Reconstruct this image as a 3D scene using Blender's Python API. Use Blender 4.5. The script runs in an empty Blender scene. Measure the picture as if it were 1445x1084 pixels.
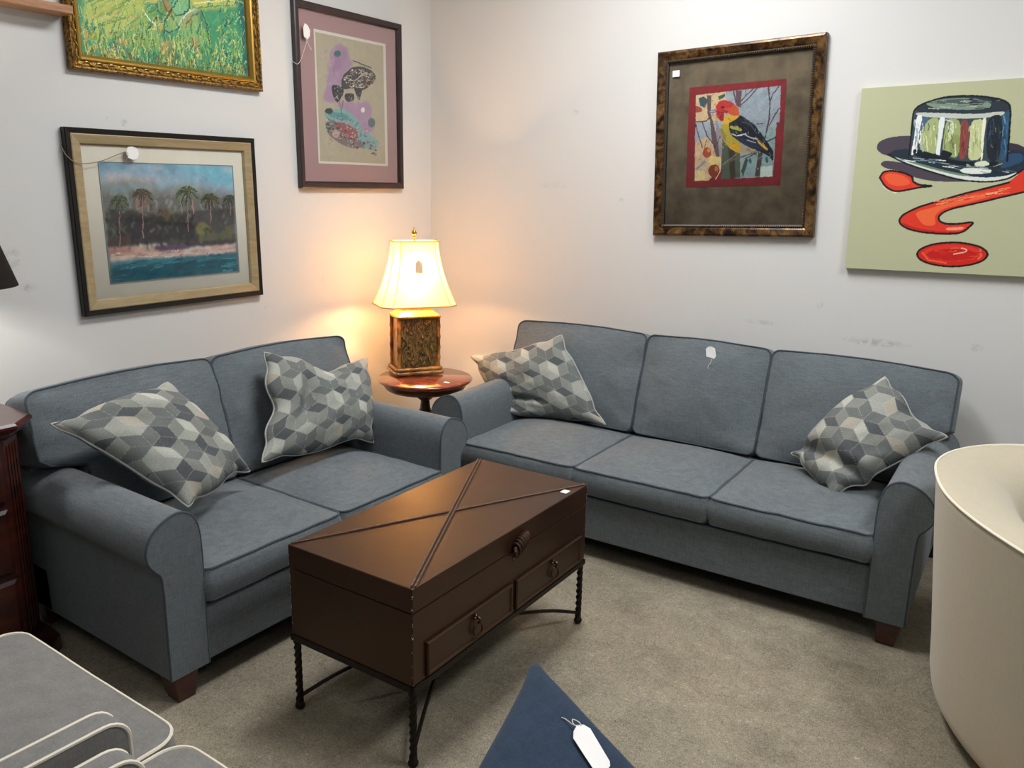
import bpy, math, random
import numpy as np
from mathutils import Vector, Matrix, noise
random.seed(3)
rng = np.random.default_rng(5)
SC = bpy.context.scene
COL = SC.collection
pi = math.pi

# ------------------------------------------------------------------ camera
CAM = Vector((3.302, -3.920, 1.600))
FOC = 1142.32
yaw, pit, rol = math.radians(34.2707), math.radians(13.5889), math.radians(1.2177)
Fv = Vector((-math.sin(yaw)*math.cos(pit), math.cos(yaw)*math.cos(pit), -math.sin(pit)))
R0 = Vector((math.cos(yaw), math.sin(yaw), 0)); U0 = R0.cross(Fv)
Rv = R0*math.cos(rol) + U0*math.sin(rol)
Uv = -R0*math.sin(rol) + U0*math.cos(rol)
cd = bpy.data.cameras.new('camera'); cam = bpy.data.objects.new('camera', cd); COL.objects.link(cam)
cd.sensor_fit = 'HORIZONTAL'; cd.sensor_width = 36.0; cd.lens = 36.0*FOC/1445.0
cd.clip_start = 0.05; cd.clip_end = 60
cam.matrix_world = Matrix(((Rv.x, Uv.x, -Fv.x, CAM.x), (Rv.y, Uv.y, -Fv.y, CAM.y), (Rv.z, Uv.z, -Fv.z, CAM.z), (0, 0, 0, 1)))
SC.camera = cam
# ------------------------------------------------------------------ world, big lights, exposure
w = bpy.data.worlds.new('world'); SC.world = w; w.use_nodes = True
w.node_tree.nodes['Background'].inputs[0].default_value = (0.86, 0.93, 1.0, 1)
w.node_tree.nodes['Background'].inputs[1].default_value = 0.13
def area_light(name, loc, sx, sy, power, col=(0.97, 0.985, 1.0)):
    l = bpy.data.lights.new(name, 'AREA'); l.shape = 'RECTANGLE'; l.size = sx; l.size_y = sy
    l.energy = power; l.color = col
    o = bpy.data.objects.new(name, l); COL.objects.link(o); o.location = loc
    return o
CEIL = 3.25
TROFFERS = [(1.75, -1.35, 56), (4.0, -1.8, 44), (1.9, -4.3, 6), (4.4, -4.6, 8)]
for i, (x, y, p) in enumerate(TROFFERS):
    area_light('troffer_light', (x, y, CEIL-0.09), 0.55, 1.15, p)
SC.view_settings.view_transform = 'Standard'; SC.view_settings.look = 'None'
SC.view_settings.gamma = 1.0; SC.view_settings.use_curve_mapping = False
SC.view_settings.exposure = 0.0

# ------------------------------------------------------------------ helpers
def s2l(c):
    return c/12.92 if c <= 0.04045 else ((c+0.055)/1.055)**2.4
def hexc(h):
    return tuple(s2l(int(h[i:i+2], 16)/255) for i in (0, 2, 4))
def link(name, me, mat=None, parent=None):
    o = bpy.data.objects.new(name, me); COL.objects.link(o)
    if mat is not None: me.materials.append(mat)
    if parent is not None: o.parent = parent
    return o
def tag(o, label=None, cat=None, group=None, kind=None):
    if label: o['label'] = label
    if cat: o['category'] = cat
    if group: o['group'] = group
    if kind: o['kind'] = kind
    return o
def empty(name, loc=(0, 0, 0), rz=0.0, label=None, cat=None, group=None):
    o = bpy.data.objects.new(name, None); COL.objects.link(o); o.empty_display_size = 0.1
    o.location = loc; o.rotation_euler = (0, 0, rz)
    return tag(o, label, cat, group)

class MB:
    def __init__(s): s.v = []; s.f = []; s.sm = []
    def add(s, vs, fs, smooth=False):
        b = len(s.v); s.v.extend([tuple(map(float, p)) for p in vs])
        for f in fs: s.f.append(tuple(i+b for i in f)); s.sm.append(smooth)
        return s
    def box(s, x0, x1, y0, y1, z0, z1):
        v = [(x0,y0,z0),(x1,y0,z0),(x1,y1,z0),(x0,y1,z0),(x0,y0,z1),(x1,y0,z1),(x1,y1,z1),(x0,y1,z1)]
        return s.add(v, [(0,3,2,1),(4,5,6,7),(0,1,5,4),(1,2,6,5),(2,3,7,6),(3,0,4,7)])
    def tube(s, pts, r, n=8, closed=False, cap=True):
        P = [Vector(p) for p in pts]; m = len(P)
        R = r if hasattr(r, '__len__') else [r]*m
        vs = []; prev = None
        for i in range(m):
            if closed: t = P[(i+1) % m]-P[i-1]
            else: t = P[min(i+1, m-1)]-P[max(i-1, 0)]
            if t.length < 1e-9: t = Vector((0, 0, 1))
            t.normalize()
            if prev is None:
                a = Vector((0, 0, 1)) if abs(t.z) < .9 else Vector((1, 0, 0))
                prev = t.cross(a).normalized()
            u = (prev - t*prev.dot(t))
            if u.length < 1e-6: u = t.orthogonal()
            u.normalize(); prev = u; wv = t.cross(u)
            for k in range(n):
                a = 2*pi*k/n
                vs.append(P[i]+(u*math.cos(a)+wv*math.sin(a))*R[i])
        fs = []
        for i in range(m if closed else m-1):
            j = (i+1) % m
            for k in range(n):
                k2 = (k+1) % n
                fs.append((i*n+k, i*n+k2, j*n+k2, j*n+k))
        if cap and not closed:
            fs.append(tuple(range(n))[::-1]); fs.append(tuple((m-1)*n+k for k in range(n)))
        return s.add(vs, fs, True)
    def lathe(s, prof, c=(0, 0, 0), n=32, cap=True):
        vs = []; m = len(prof)
        for r, z in prof:
            for k in range(n):
                a = 2*pi*k/n; vs.append((c[0]+r*math.cos(a), c[1]+r*math.sin(a), c[2]+z))
        fs = []
        for i in range(m-1):
            for k in range(n):
                k2 = (k+1) % n; fs.append((i*n+k, i*n+k2, (i+1)*n+k2, (i+1)*n+k))
        if cap: fs.append(tuple(range(n))[::-1]); fs.append(tuple((m-1)*n+k for k in range(n)))
        return s.add(vs, fs, True)
    def loft(s, rings, cap=True, smooth=True, closed=False):
        n = len(rings[0]); m = len(rings); vs = [p for r in rings for p in r]; fs = []
        for i in range(m if closed else m-1):
            j = (i+1) % m
            for k in range(n):
                k2 = (k+1) % n; fs.append((i*n+k, i*n+k2, j*n+k2, j*n+k))
        if cap and not closed: fs.append(tuple(range(n))[::-1]); fs.append(tuple((m-1)*n+k for k in range(n)))
        return s.add(vs, fs, smooth)
    def build(s, name, mat, parent=None, bevel=0, sharp=40, seg=2):
        me = bpy.data.meshes.new(name); me.from_pydata(s.v, [], s.f)
        me.polygons.foreach_set('use_smooth', s.sm); me.update()
        o = link(name, me, mat, parent)
        if any(s.sm) and sharp: me.set_sharp_from_angle(angle=math.radians(sharp))
        if bevel:
            md = o.modifiers.new('bevel', 'BEVEL'); md.width = bevel; md.segments = seg; md.limit_method = 'ANGLE'; md.angle_limit = math.radians(35)
        return o

def catmull(pts, n=6, closed=False):
    P = [Vector(p) for p in pts]; m = len(P); out = []
    for i in range(m if closed else m-1):
        p0 = P[(i-1) % m] if (closed or i > 0) else P[0]*2-P[1]
        p1 = P[i]; p2 = P[(i+1) % m]
        p3 = P[(i+2) % m] if (closed or i+2 < m) else P[-1]*2-P[-2]
        for k in range(n):
            t = k/n
            out.append(0.5*((2*p1)+(p2-p0)*t+(2*p0-5*p1+4*p2-p3)*t*t+(3*p1-p0-3*p2+p3)*t**3))
    if not closed: out.append(P[-1])
    return out

# ------------------------------------------------------------------ materials
class NT:
    def __init__(s, name):
        s.m = bpy.data.materials.new(name); s.m.use_nodes = True; s.t = s.m.node_tree; s.n = s.t.nodes
        s.b = s.n['Principled BSDF']; s.out = s.n['Material Output']; s.tc = None
    def node(s, typ, **kw):
        nd = s.n.new(typ)
        for k, v in kw.items(): setattr(nd, k, v)
        return nd
    def coord(s, scale=(1, 1, 1), kind='Object', rot=(0, 0, 0)):
        if s.tc is None: s.tc = s.node('ShaderNodeTexCoord')
        mp = s.node('ShaderNodeMapping'); mp.inputs['Scale'].default_value = scale; mp.inputs['Rotation'].default_value = rot
        s.t.links.new(s.tc.outputs[kind], mp.inputs[0]); return mp.outputs[0]
    def noise(s, scale, detail=3, rough=.5, vec=None, dist=0):
        nd = s.node('ShaderNodeTexNoise'); nd.inputs['Scale'].default_value = scale; nd.inputs['Detail'].default_value = detail
        nd.inputs['Roughness'].default_value = rough; nd.inputs['Distortion'].default_value = dist
        s.t.links.new(vec if vec is not None else s.coord(), nd.inputs['Vector']); return nd.outputs['Fac']
    def ramp(s, fac, stops):
        r = s.node('ShaderNodeValToRGB'); e = r.color_ramp.elements
        while len(e) < len(stops): e.new(0.5)
        for i, (p, c) in enumerate(stops):
            e[i].position = p; e[i].color = (*c, 1) if len(c) == 3 else c
        s.t.links.new(fac, r.inputs[0]); return r.outputs[0]
    def mix(s, fac, a, b, mode='MIX'):
        m = s.node('ShaderNodeMix', data_type='RGBA', blend_type=mode)
        for sock, v in ((m.inputs[0], fac), (m.inputs[6], a), (m.inputs[7], b)):
            if isinstance(v, (int, float)): sock.default_value = v
            elif isinstance(v, tuple): sock.default_value = (*v, 1)
            else: s.t.links.new(v, sock)
        return m.outputs[2]
    def math(s, op, a, b=0.0, c=0.0):
        m = s.node('ShaderNodeMath', operation=op)
        for sock, v in zip(m.inputs, (a, b, c)):
            if isinstance(v, (int, float)): sock.default_value = v
            else: s.t.links.new(v, sock)
        return m.outputs[0]
    def color(s, c):
        if isinstance(c, tuple): s.b.inputs['Base Color'].default_value = (*c, 1)
        else: s.t.links.new(c, s.b.inputs['Base Color'])
    def bump(s, h, strength=.3, dist=.002):
        b = s.node('ShaderNodeBump'); b.inputs['Strength'].default_value = strength; b.inputs['Distance'].default_value = dist
        s.t.links.new(h, b.inputs['Height']); s.t.links.new(b.outputs[0], s.b.inputs['Normal'])
    def rough(s, v):
        if isinstance(v, (int, float)): s.b.inputs['Roughness'].default_value = v
        else: s.t.links.new(v, s.b.inputs['Roughness'])
    def spec(s, v): s.b.inputs['Specular IOR Level'].default_value = v
    def metal(s, v): s.b.inputs['Metallic'].default_value = v

def fabric(name, base, var=.18, slub=(60, 60, 400), bump=.35, sheen=.15, rough=.95):
    m = NT(name); c = hexc(base)
    a = m.noise(9, 4, .6)
    th = m.noise(1, 2, .6, m.coord((150, 150, 900)))
    th2 = m.noise(1, 2, .6, m.coord((900, 900, 120)))
    dk = tuple(x*(1-var) for x in c); lt = tuple(min(1, x*(1+var)) for x in c)
    sl = m.math('ADD', m.noise(1, 3, .6, m.coord((25, 25, 260))), m.noise(1, 3, .6, m.coord((260, 260, 25))))
    f = m.math('MULTIPLY_ADD', m.math('ADD', th, th2), .22, m.math('MULTIPLY_ADD', sl, .28, m.math('MULTIPLY', m.math('SUBTRACT', a, .5), .10)))
    m.color(m.ramp(f, [(.40, dk), (.50, c), (.60, lt)]))
    m.rough(rough); m.spec(.15)
    m.b.inputs['Sheen Weight'].default_value = sheen; m.b.inputs['Sheen Roughness'].default_value = .5
    m.bump(m.math('ADD', th, th2), bump, .0012)
    return m.m
def plain(name, c, rough=.5, spec=.5, metal=0, bumpn=None):
    m = NT(name); m.color(hexc(c)); m.rough(rough); m.spec(spec); m.metal(metal)
    if bumpn: m.bump(m.noise(bumpn[0], 3), bumpn[1], bumpn[2])
    return m.m
def wood(name, dark, light, scale=(3, 3, 30), rough=.3, coat=.3, bump=.05):
    m = NT(name)
    n = m.noise(1, 4, .6, m.coord(scale), .6)
    n2 = m.noise(1, 2, .5, m.coord(tuple(x*6 for x in scale)), .2)
    f = m.math('MULTIPLY_ADD', n2, .3, m.math('MULTIPLY', n, .8))
    m.color(m.ramp(f, [(.38, hexc(dark)), (.72, hexc(light))])); m.rough(rough)
    m.b.inputs['Coat Weight'].default_value = coat; m.b.inputs['Coat Roughness'].default_value = .15
    m.bump(n2, bump, .001); return m.m
def vcol(name, rough=.6, spec=.3, bumps=None):
    m = NT(name); a = m.node('ShaderNodeAttribute', attribute_name='paint'); m.color(a.outputs['Color'])
    m.rough(rough); m.spec(spec)
    if bumps: m.bump(m.noise(bumps[0], 4, .6), bumps[1], bumps[2])
    return m.m

M = {}
M['sofa'] = fabric('slate_blue_fabric', '686f73', .26)
M['sofa_welt'] = fabric('slate_blue_welt', '464f56', bump=.2)
M['dust'] = plain('black_dust_cover', '101010', .95, .1)
M['cherry'] = wood('dark_cherry_wood', '1e0906', '4a1a10', (4, 4, 22), .28, .4)
M['leg'] = wood('stained_leg_wood', '2a0e09', '57231a', (10, 10, 40), .35, .3)
M['tabletop'] = wood('polished_table_wood', '5c2010', '8c3d1e', (3, 25, 3), .16, .8, .02)
M['oak'] = wood('oak_wood', '94603c', 'c08c62', (60, 4, 60), .5, .1)
M['iron'] = plain('wrought_iron', '2a201b', .5, .5, .6, (60, .3, .002))
M['brass'] = plain('antique_brass', '8a6c3c', .35, .5, .9)
M['bronze'] = plain('dark_bronze', '5a4436', .38, .5, .85)
M['paper'] = plain('white_paper', 'f2f0ee', .6, .3)
M['string'] = plain('white_string', 'e8e4da', .8, .2)
M['twine'] = plain('brown_twine', '9a8667', .8, .2)
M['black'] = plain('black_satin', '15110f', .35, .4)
M['navy'] = fabric('navy_fabric', '2c3b4e', .22)
M['grey'] = fabric('grey_fabric', '84827f', .16)
M['cream_welt'] = plain('cream_piping', 'ece4d2', .7, .2)
M['cream'] = fabric('cream_fabric', 'beb49d', .05, bump=.15, sheen=.3)
M['cream_base'] = plain('black_plinth', '141210', .6, .3)
M['pillow'] = None

# floor carpet
m = NT('carpet')
n1 = m.noise(2.2, 4, .6); n2 = m.noise(95, 3, .65, None, 1.5); n3 = m.noise(260, 2, .7); n4 = m.noise(9, 5, .65, None, .8)
v = m.math('ADD', m.math('MULTIPLY', n2, .45), m.math('MULTIPLY', n3, .45))
v = m.math('ADD', v, m.math('MULTIPLY', m.math('SUBTRACT', n4, .5), .22))
v = m.math('ADD', v, m.math('MULTIPLY', m.math('SUBTRACT', n1, .5), .22))
m.color(m.ramp(v, [(.26, hexc('5a5347')), (.42, hexc('8a8272')), (.55, hexc('a79d88')), (.66, hexc('d0c8b6'))]))
m.rough(.97); m.spec(.08); m.bump(v, .5, .004)
M['carpet'] = m.m
# painted wall with scuffs
def wall_mat(name, marks):
    m = NT(name); base = m.mix(m.noise(1.4, 3), hexc('d7d6d3'), hexc('dddcd9'))
    geo = m.node('ShaderNodeNewGeometry'); sp = m.node('ShaderNodeSeparateXYZ'); m.t.links.new(geo.outputs['Position'], sp.inputs[0])
    nz = m.noise(38, 4, .7)
    tot = None
    for ax, u, z, ru, rz, k in marks:
        du = m.math('DIVIDE', m.math('SUBTRACT', sp.outputs[ax], u), ru)
        dz = m.math('DIVIDE', m.math('SUBTRACT', sp.outputs[2], z), rz)
        d = m.math('ADD', m.math('MULTIPLY', du, du), m.math('MULTIPLY', dz, dz))
        f = m.math('MAXIMUM', m.math('SUBTRACT', 1.0, d), 0.0)
        f = m.math('MULTIPLY', f, k)
        tot = f if tot is None else m.math('ADD', tot, f)
    tot = m.math('MULTIPLY', tot, m.math('MAXIMUM', m.math('MULTIPLY', m.math('SUBTRACT', nz, .42), 4.0), 0.0))
    tot = m.math('MINIMUM', m.math('MULTIPLY', tot, .55), .4)
    m.color(m.mix(tot, base, hexc('8d8a86'))); m.rough(.55); m.spec(.35)
    m.bump(m.noise(120, 3, .6), .12, .001)
    return m.m
ART = {
 'bird': [
  ('p','a9b4bd',0,[-52,233,207,238,210,78,195,78,194,-163,33,-167,-32,-168]),
  ('p','9cb5b4',0,[86,36,196,69,194,-163,39,-164,36,-113,91,-54]),
  ('p','d9bf95',0,[-201,229,-52,233,-46,99,-197,106]),
  ('p','b3bcc6',0,[-197,106,-46,99,-58,13,-197,10]),
  ('p','e0c49c',0,[-196,10,-136,33,-60,-58,-57,-120,-121,-175,-191,-174]),
  ('p','edd9a0',0,[-192,-127,-140,-128,-138,-173,-191,-174]),
  ('p','a59da8',0,[-95,107,-59,44,-54,-58,-82,-57]),
  ('p','5d6657',0,[-58,13,32,-47,39,-164,-54,-170]),
  ('p','453f33',0,[-29,-8,5,-40,14,-166,-10,-168]),
  ('p','6d5a58',0,[-145,224,-123,223,-122,139,-86,25,-68,-63,-87,-62,-114,26,-123,99,-139,146]),
  ('p','46626a',0,[-187,215,-162,221,-138,201,-154,167,-179,179]),
  ('p','b5544f',0,[-199,180,-170,168,-164,152,-198,147]),
  ('p','3f6658',0,[-89,213,-57,225,-54,212,-83,197]),
  ('p','6a5358',0,[-5,233,25,233,24,154,2,166]),
  ('s','5b4248',1.6,[24,169,57,192,96,235]),
  ('s','5b4248',1.3,[23,184,50,212,83,238]),
  ('s','5b4248',1.6,[-1,181,-14,232]),
  ('s','6d5560',1.1,[44,234,43,207]),
  ('s','5e4449',2.2,[148,13,161,91,161,174,150,233]),
  ('s','5e4449',1.5,[161,174,174,207,198,236]),
  ('s','5e4449',1.5,[163,66,186,109,206,142]),
  ('s','4b4446',2,[141,-12,194,11]),
  ('p','54473f',0,[120,-56,141,-56,132,-162,108,-161]),
  ('s','4b4040',1.5,[-196,93,-176,30,-157,-18]),
  ('s','4b4040',1.5,[-162,101,-137,38,-89,-21]),
  ('s','3a3436',1.5,[-196,106,-140,105,-129,119]),
  ('s','5b4248',1.2,[-70,29,-82,-1]),
  ('p','b9543c',0,[-112,-43,-112,-51,-115,-58,-120,-63,-125,-66,-132,-67,-139,-66,-145,-62,-150,-56,-153,-49,-155,-42,-154,-34,-151,-27,-147,-22,-141,-18,-134,-18,-128,-19,-121,-23,-116,-28,-113,-36]),
  ('p','dca06a',0,[-117,-33,-117,-36,-118,-38,-120,-40,-122,-41,-125,-42,-127,-41,-129,-40,-131,-38,-132,-35,-133,-32,-133,-29,-132,-27,-130,-25,-128,-23,-126,-23,-123,-24,-121,-25,-119,-27,-118,-30]),
  ('s','a05a3a',1.2,[-145,-18,-138,17]),
  ('p','94a0a4',0,[-190,-116,-143,-76,-134,-87,-181,-124]),
  ('p','8a3f2c',0,[-64,-130,-64,-140,-68,-149,-74,-156,-82,-161,-91,-162,-100,-160,-108,-155,-115,-148,-120,-139,-122,-129,-121,-119,-117,-110,-111,-103,-103,-99,-94,-97,-85,-99,-77,-104,-70,-111,-65,-120]),
  ('p','c9784a',0,[-72,-120,-72,-124,-73,-128,-75,-131,-78,-133,-81,-133,-84,-132,-87,-130,-90,-127,-91,-124,-92,-119,-92,-115,-90,-111,-88,-108,-86,-107,-82,-106,-79,-107,-76,-109,-74,-112,-72,-116]),
  ('p','f0d58c',0,[-116,-56,-65,-68,-61,-94,-108,-103,-125,-87]),
  ('s','f6ecd0',1.2,[-62,-79,-62,-131,-82,-169]),
  ('p','3f5a4c',0,[42,-134,60,-73,72,-84,54,-160]),
  ('p','2f6a72',0,[90,-90,90,-94,89,-97,88,-100,86,-102,83,-102,81,-102,79,-100,77,-97,76,-93,75,-89,75,-85,76,-81,78,-78,80,-77,82,-76,84,-77,86,-79,88,-82,90,-86]),
  ('p','2f6a72',0,[168,-87,168,-92,167,-96,166,-99,164,-102,162,-102,160,-101,158,-99,157,-96,156,-92,155,-87,155,-82,156,-78,157,-75,159,-73,160,-72,162,-73,164,-75,166,-78,167,-83]),
  ('p','d6e4dc',0,[134,-116,189,-113,191,-163,134,-164]),
  ('s','6b6a55',2.2,[-57,-110,-4,-81,102,-52]),
  ('s','a7a489',1.1,[-52,-102,16,-54]),
  ('s','4a4536',1.6,[61,-78,112,-53]),
  ('p','cdbb4e',0,[-72,85,-24,98,10,60,36,-6,38,-50,16,-49,-17,-29,-52,8,-68,55]),
  ('p','e0a92c',0,[-19,1,28,-11,32,-49,11,-46,-18,-24]),
  ('p','bfae8a',0,[30,-11,112,-45,107,-54,32,-49]),
  ('p','9f8f4e',0,[-71,65,-58,64,-35,2,-52,13]),
  ('p','e4b645',0,[-58,125,18,130,14,105,-23,85,-56,84]),
  ('p','d8603c',0,[-61,185,-17,182,16,150,18,120,-14,122,-53,145]),
  ('p','c93a3c',0,[-98,168,-83,190,-61,196,-28,188,-6,171,-27,158,-54,160,-56,100,-70,100,-94,127]),
  ('p','a32838',0,[-94,148,-58,140,-56,100,-73,103]),
  ('p','2a1d22',0,[-55,162,-56,161,-57,159,-59,158,-61,158,-64,158,-66,158,-69,159,-71,160,-72,162,-73,164,-72,165,-71,167,-69,168,-67,168,-64,169,-62,168,-59,167,-57,166,-56,164]),
  ('p','b0324a',0,[-59,153,-32,143,-42,134,-58,138]),
  ('p','7b84a6',0,[-98,159,-131,150,-119,140,-96,142]),
  ('s','e8e8ee',0.6,[-128,147,-97,150]),
  ('p','23252e',0,[-29,90,8,106,23,122,56,102,95,75,128,34,162,-8,190,-48,190,-93,171,-72,133,-51,90,-34,46,-12,13,10,-15,32,-27,57]),
  ('p','2f3550',0,[-9,26,45,18,110,-15,159,-47,90,-29,36,-6]),
  ('p','c9c65e',0,[-25,75,10,75,40,54,27,49,-22,65]),
  ('s','e8eaee',1.7,[-13,39,12,29,55,35]),
  ('s','dfe3ea',1.3,[55,30,77,17,111,10]),
  ('s','cfd6de',1.1,[62,7,104,-7]),
  ('p','e3b34a',0,[106,15,131,-6,164,-37,161,-45,132,-24,112,-3]),
  ('s','5f6678',1,[30,89,74,77,107,35]),
  ('s','4a5064',1,[52,93,84,76]),
  ('p','3c2a38',0,[-14,-32,0,-40,-6,-48]),
  ('s','3e4450',1.1,[105,77,134,76]),
 ],
 'hat': [
  ('p','4d4450',0,[-470,134,-463,158,-429,176,-376,182,-323,182,-314,94,-398,96,-446,109]),
  ('p','4d4450',0,[-448,68,-432,82,-388,78,-248,45,-91,-6,-126,-10,-228,-7,-305,9,-361,38,-424,49]),
  ('p','3a3340',0,[9,143,50,137,77,124,99,114,116,84,103,62,43,86]),
  ('s','f4efe0',3.1,[-443,11,-416,-31,-373,-51]),
  ('p','e23b28',0,[-443,11,-431,35,-396,40,-349,30,-314,14,-309,-7,-286,-21,-226,-25,-278,-30,-373,-51,-417,-28]),
  ('p','f0603a',0,[-429,15,-407,31,-360,22,-327,4,-317,-17,-362,-27,-402,-18]),
  ('s','20161a',2.7,[-443,11,-431,35,-396,40,-349,30,-314,14,-309,-7,-286,-21,-226,-25,-278,-30,-373,-51,-417,-28,-443,11]),
  ('p','e23b28',0,[42,-13,103,56,175,83,203,60,198,1,151,-36,99,-50,35,-67,-73,-98,-143,-115,-181,-133,-197,-152,-191,-170,-164,-181,-121,-180,-56,-168,-102,-218,-175,-222,-250,-218,-305,-206,-339,-188,-348,-167,-331,-142,-276,-112,-204,-87,-120,-59,-38,-36]),
  ('p','f1683c',0,[-290,-133,-202,-108,-118,-79,31,-36,27,-55,-116,-99,-186,-119,-212,-148,-201,-188,-246,-190,-271,-165]),
  ('p','f7b089',0,[-36,-55,24,-36,19,-53,-27,-67]),
  ('p','f59a78',0,[-163,-196,-91,-190,-103,-204,-161,-208]),
  ('p','c2251f',0,[-339,-175,-282,-199,-190,-213,-102,-212,-131,-218,-250,-216,-313,-204]),
  ('s','20161a',2.7,[198,1,151,-36,99,-50,35,-67,-73,-98,-143,-115,-181,-133,-197,-152,-191,-170,-164,-181,-121,-180,-56,-168,-102,-218,-175,-222,-250,-218,-305,-206,-339,-188,-348,-167,-331,-142,-276,-112,-204,-87,-120,-59,-38,-36,42,-13]),
  ('p','d8281f',0,[2,-300,1,-309,-4,-317,-12,-326,-24,-333,-39,-340,-57,-346,-77,-350,-98,-354,-121,-356,-144,-356,-167,-355,-188,-352,-208,-348,-226,-343,-240,-336,-251,-329,-258,-320,-261,-312,-260,-303,-255,-294,-246,-286,-233,-278,-217,-271,-198,-265,-177,-261,-155,-258,-132,-256,-110,-256,-87,-258,-67,-261,-48,-265,-31,-270,-18,-277,-8,-284,-1,-292]),
  ('p','e2382a',0,[-21,-296,-23,-303,-29,-310,-39,-316,-53,-322,-71,-327,-92,-331,-114,-334,-136,-335,-159,-334,-181,-332,-200,-329,-217,-324,-229,-319,-237,-312,-241,-305,-239,-298,-232,-290,-221,-284,-206,-278,-188,-273,-167,-269,-144,-267,-121,-266,-99,-267,-78,-269,-59,-272,-44,-277,-32,-283,-24,-289]),
  ('p','c6201c',0,[-34,-303,-36,-308,-41,-313,-50,-318,-63,-322,-78,-326,-96,-329,-116,-331,-135,-332,-155,-331,-174,-330,-190,-328,-204,-325,-215,-321,-222,-316,-225,-311,-223,-306,-217,-300,-208,-296,-194,-291,-178,-288,-160,-285,-141,-283,-121,-282,-102,-282,-83,-284,-67,-286,-54,-289,-44,-293,-37,-298]),
  ('s','f7b6a0',1.8,[-121,-304,-79,-294,-74,-284,-95,-279]),
  ('s','ef6a45',2,[-241,-305,-215,-333,-146,-342]),
  ('s','ef6a45',2.5,[-27,-276,-20,-308,-29,-320]),
  ('s','20161a',2.7,[2,-300,1,-309,-4,-317,-12,-326,-24,-333,-39,-340,-57,-346,-77,-350,-98,-354,-121,-356,-144,-356,-167,-355,-188,-352,-208,-348,-226,-343,-240,-336,-251,-329,-258,-320,-261,-312,-260,-303,-255,-294,-246,-286,-233,-278,-217,-271,-198,-265,-177,-261,-155,-258,-132,-256,-110,-256,-87,-258,-67,-261,-48,-265,-31,-270,-18,-277,-8,-284,-1,-292,2,-300]),
  ('p','23303c',0,[-419,108,-401,124,-333,130,-237,76,-89,42,20,56,26,116,79,107,112,92,119,62,89,40,40,4,-28,-6,-127,2,-248,38,-357,75,-410,96]),
  ('p','dfe6e0',0,[-416,104,-358,85,-249,49,-129,16,-43,6,25,12,70,29,46,6,-13,-10,-84,-6,-171,8,-278,44,-373,77]),
  ('p','6f8a70',0,[-390,96,-312,74,-189,36,-86,15,-128,13,-233,40,-326,70]),
  ('p','2c4e6e',0,[28,101,75,100,85,70,34,48,1,41]),
  ('p','e8ece6',0,[-146,39,-90,50,-19,38,-31,22,-115,23]),
  ('s','10161c',2.2,[-419,108,-357,72,-247,33,-126,-4,-27,-11,40,1,89,40]),
  ('p','3a4a52',0,[-339,281,-314,306,-222,332,-109,328,-18,308,13,284,20,191,26,71,-20,49,-89,44,-191,60,-290,85,-337,102,-337,206]),
  ('p','2c3640',0,[-335,284,-314,310,-222,330,-108,327,-18,307,12,282,8,262,-73,257,-185,260,-295,268]),
  ('p','7f9482',0,[-303,310,-221,324,-122,320,-53,296,-61,274,-158,275,-260,288]),
  ('p','4c5d5c',0,[-285,311,-220,320,-121,316,-64,300,-119,296,-218,300]),
  ('p','c3cbc0',0,[-333,272,-281,272,-114,256,-6,263,-4,248,-71,240,-183,242,-316,258]),
  ('p','a9b47c',0,[-296,212,-271,250,-234,248,-226,108,-262,104,-302,125]),
  ('p','9fae70',0,[-212,247,-154,237,-147,82,-196,99,-213,123]),
  ('p','8f9a60',0,[-197,177,-155,183,-148,90,-182,106]),
  ('p','c8cf9a',0,[-119,235,-70,236,-62,80,-114,74,-117,159]),
  ('p','8a4640',0,[-157,235,-131,236,-118,166,-125,78,-147,82,-152,160]),
  ('p','eef2ef',0,[-324,264,-300,263,-304,181,-318,102,-330,102,-323,182]),
  ('p','e8eef0',0,[-238,252,-213,251,-219,178,-219,80,-234,80,-234,178]),
  ('p','f0efd8',0,[-81,241,-65,240,-66,172,-61,73,-68,73]),
  ('p','1d2630',0,[-64,240,-18,256,-4,192,-1,87,-22,64,-49,88]),
  ('p','2f5878',0,[-14,249,13,266,20,169,20,79,1,72,-1,170]),
  ('p','46688a',0,[-301,255,-271,254,-296,212,-308,181]),
  ('p','151d26',0,[-321,130,-279,117,-225,100,-150,74,-57,69,4,70,-20,49,-133,55,-252,80,-322,102]),
  ('p','dfe6c8',0,[-92,66,-51,76,-28,57,-76,48]),
  ('p','151d26',0,[-213,123,-168,106,-187,83,-217,92]),
  ('s','c9d8ec',1.5,[-211,239,-182,230,-201,208,-177,192]),
  ('s','10161c',2.2,[-336,102,-337,206,-339,281,-314,306,-222,332,-109,328,-18,308,13,284,20,191,26,71]),
  ('s','dfe8ea',1.4,[-317,176,-311,156,-314,136]),
  ('s','f4f7f5',0.6,[-299,231,-294,214,-297,196]),
  ('s','f4f7f5',1,[-317,169,-310,143,-308,117]),
  ('s','dfe8ea',1.3,[-313,203,-309,176,-302,150]),
  ('s','f4f7f5',1.1,[-321,171,-320,163,-321,155]),
  ('s','9fb4c4',0.7,[-314,231,-316,225,-310,218]),
  ('s','f4f7f5',0.7,[-299,179,-296,152,-289,126]),
  ('s','dfe8ea',0.9,[-314,150,-307,125,-309,110]),
  ('s','f4f7f5',0.8,[-315,199,-312,187,-307,175]),
  ('s','9fb4c4',1.2,[-330,245,-329,226,-320,207]),
  ('s','4a6a84',1,[-319,178,-316,159,-317,139]),
  ('s','dfe8ea',1,[-327,245,-322,222,-320,198]),
  ('s','9fb4c4',1.6,[-292,146,-290,131,-284,116]),
  ('s','9fb4c4',0.8,[-311,211,-314,199,-305,188]),
  ('s','f4f7f5',1.4,[-302,198,-298,174,-302,150]),
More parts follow.
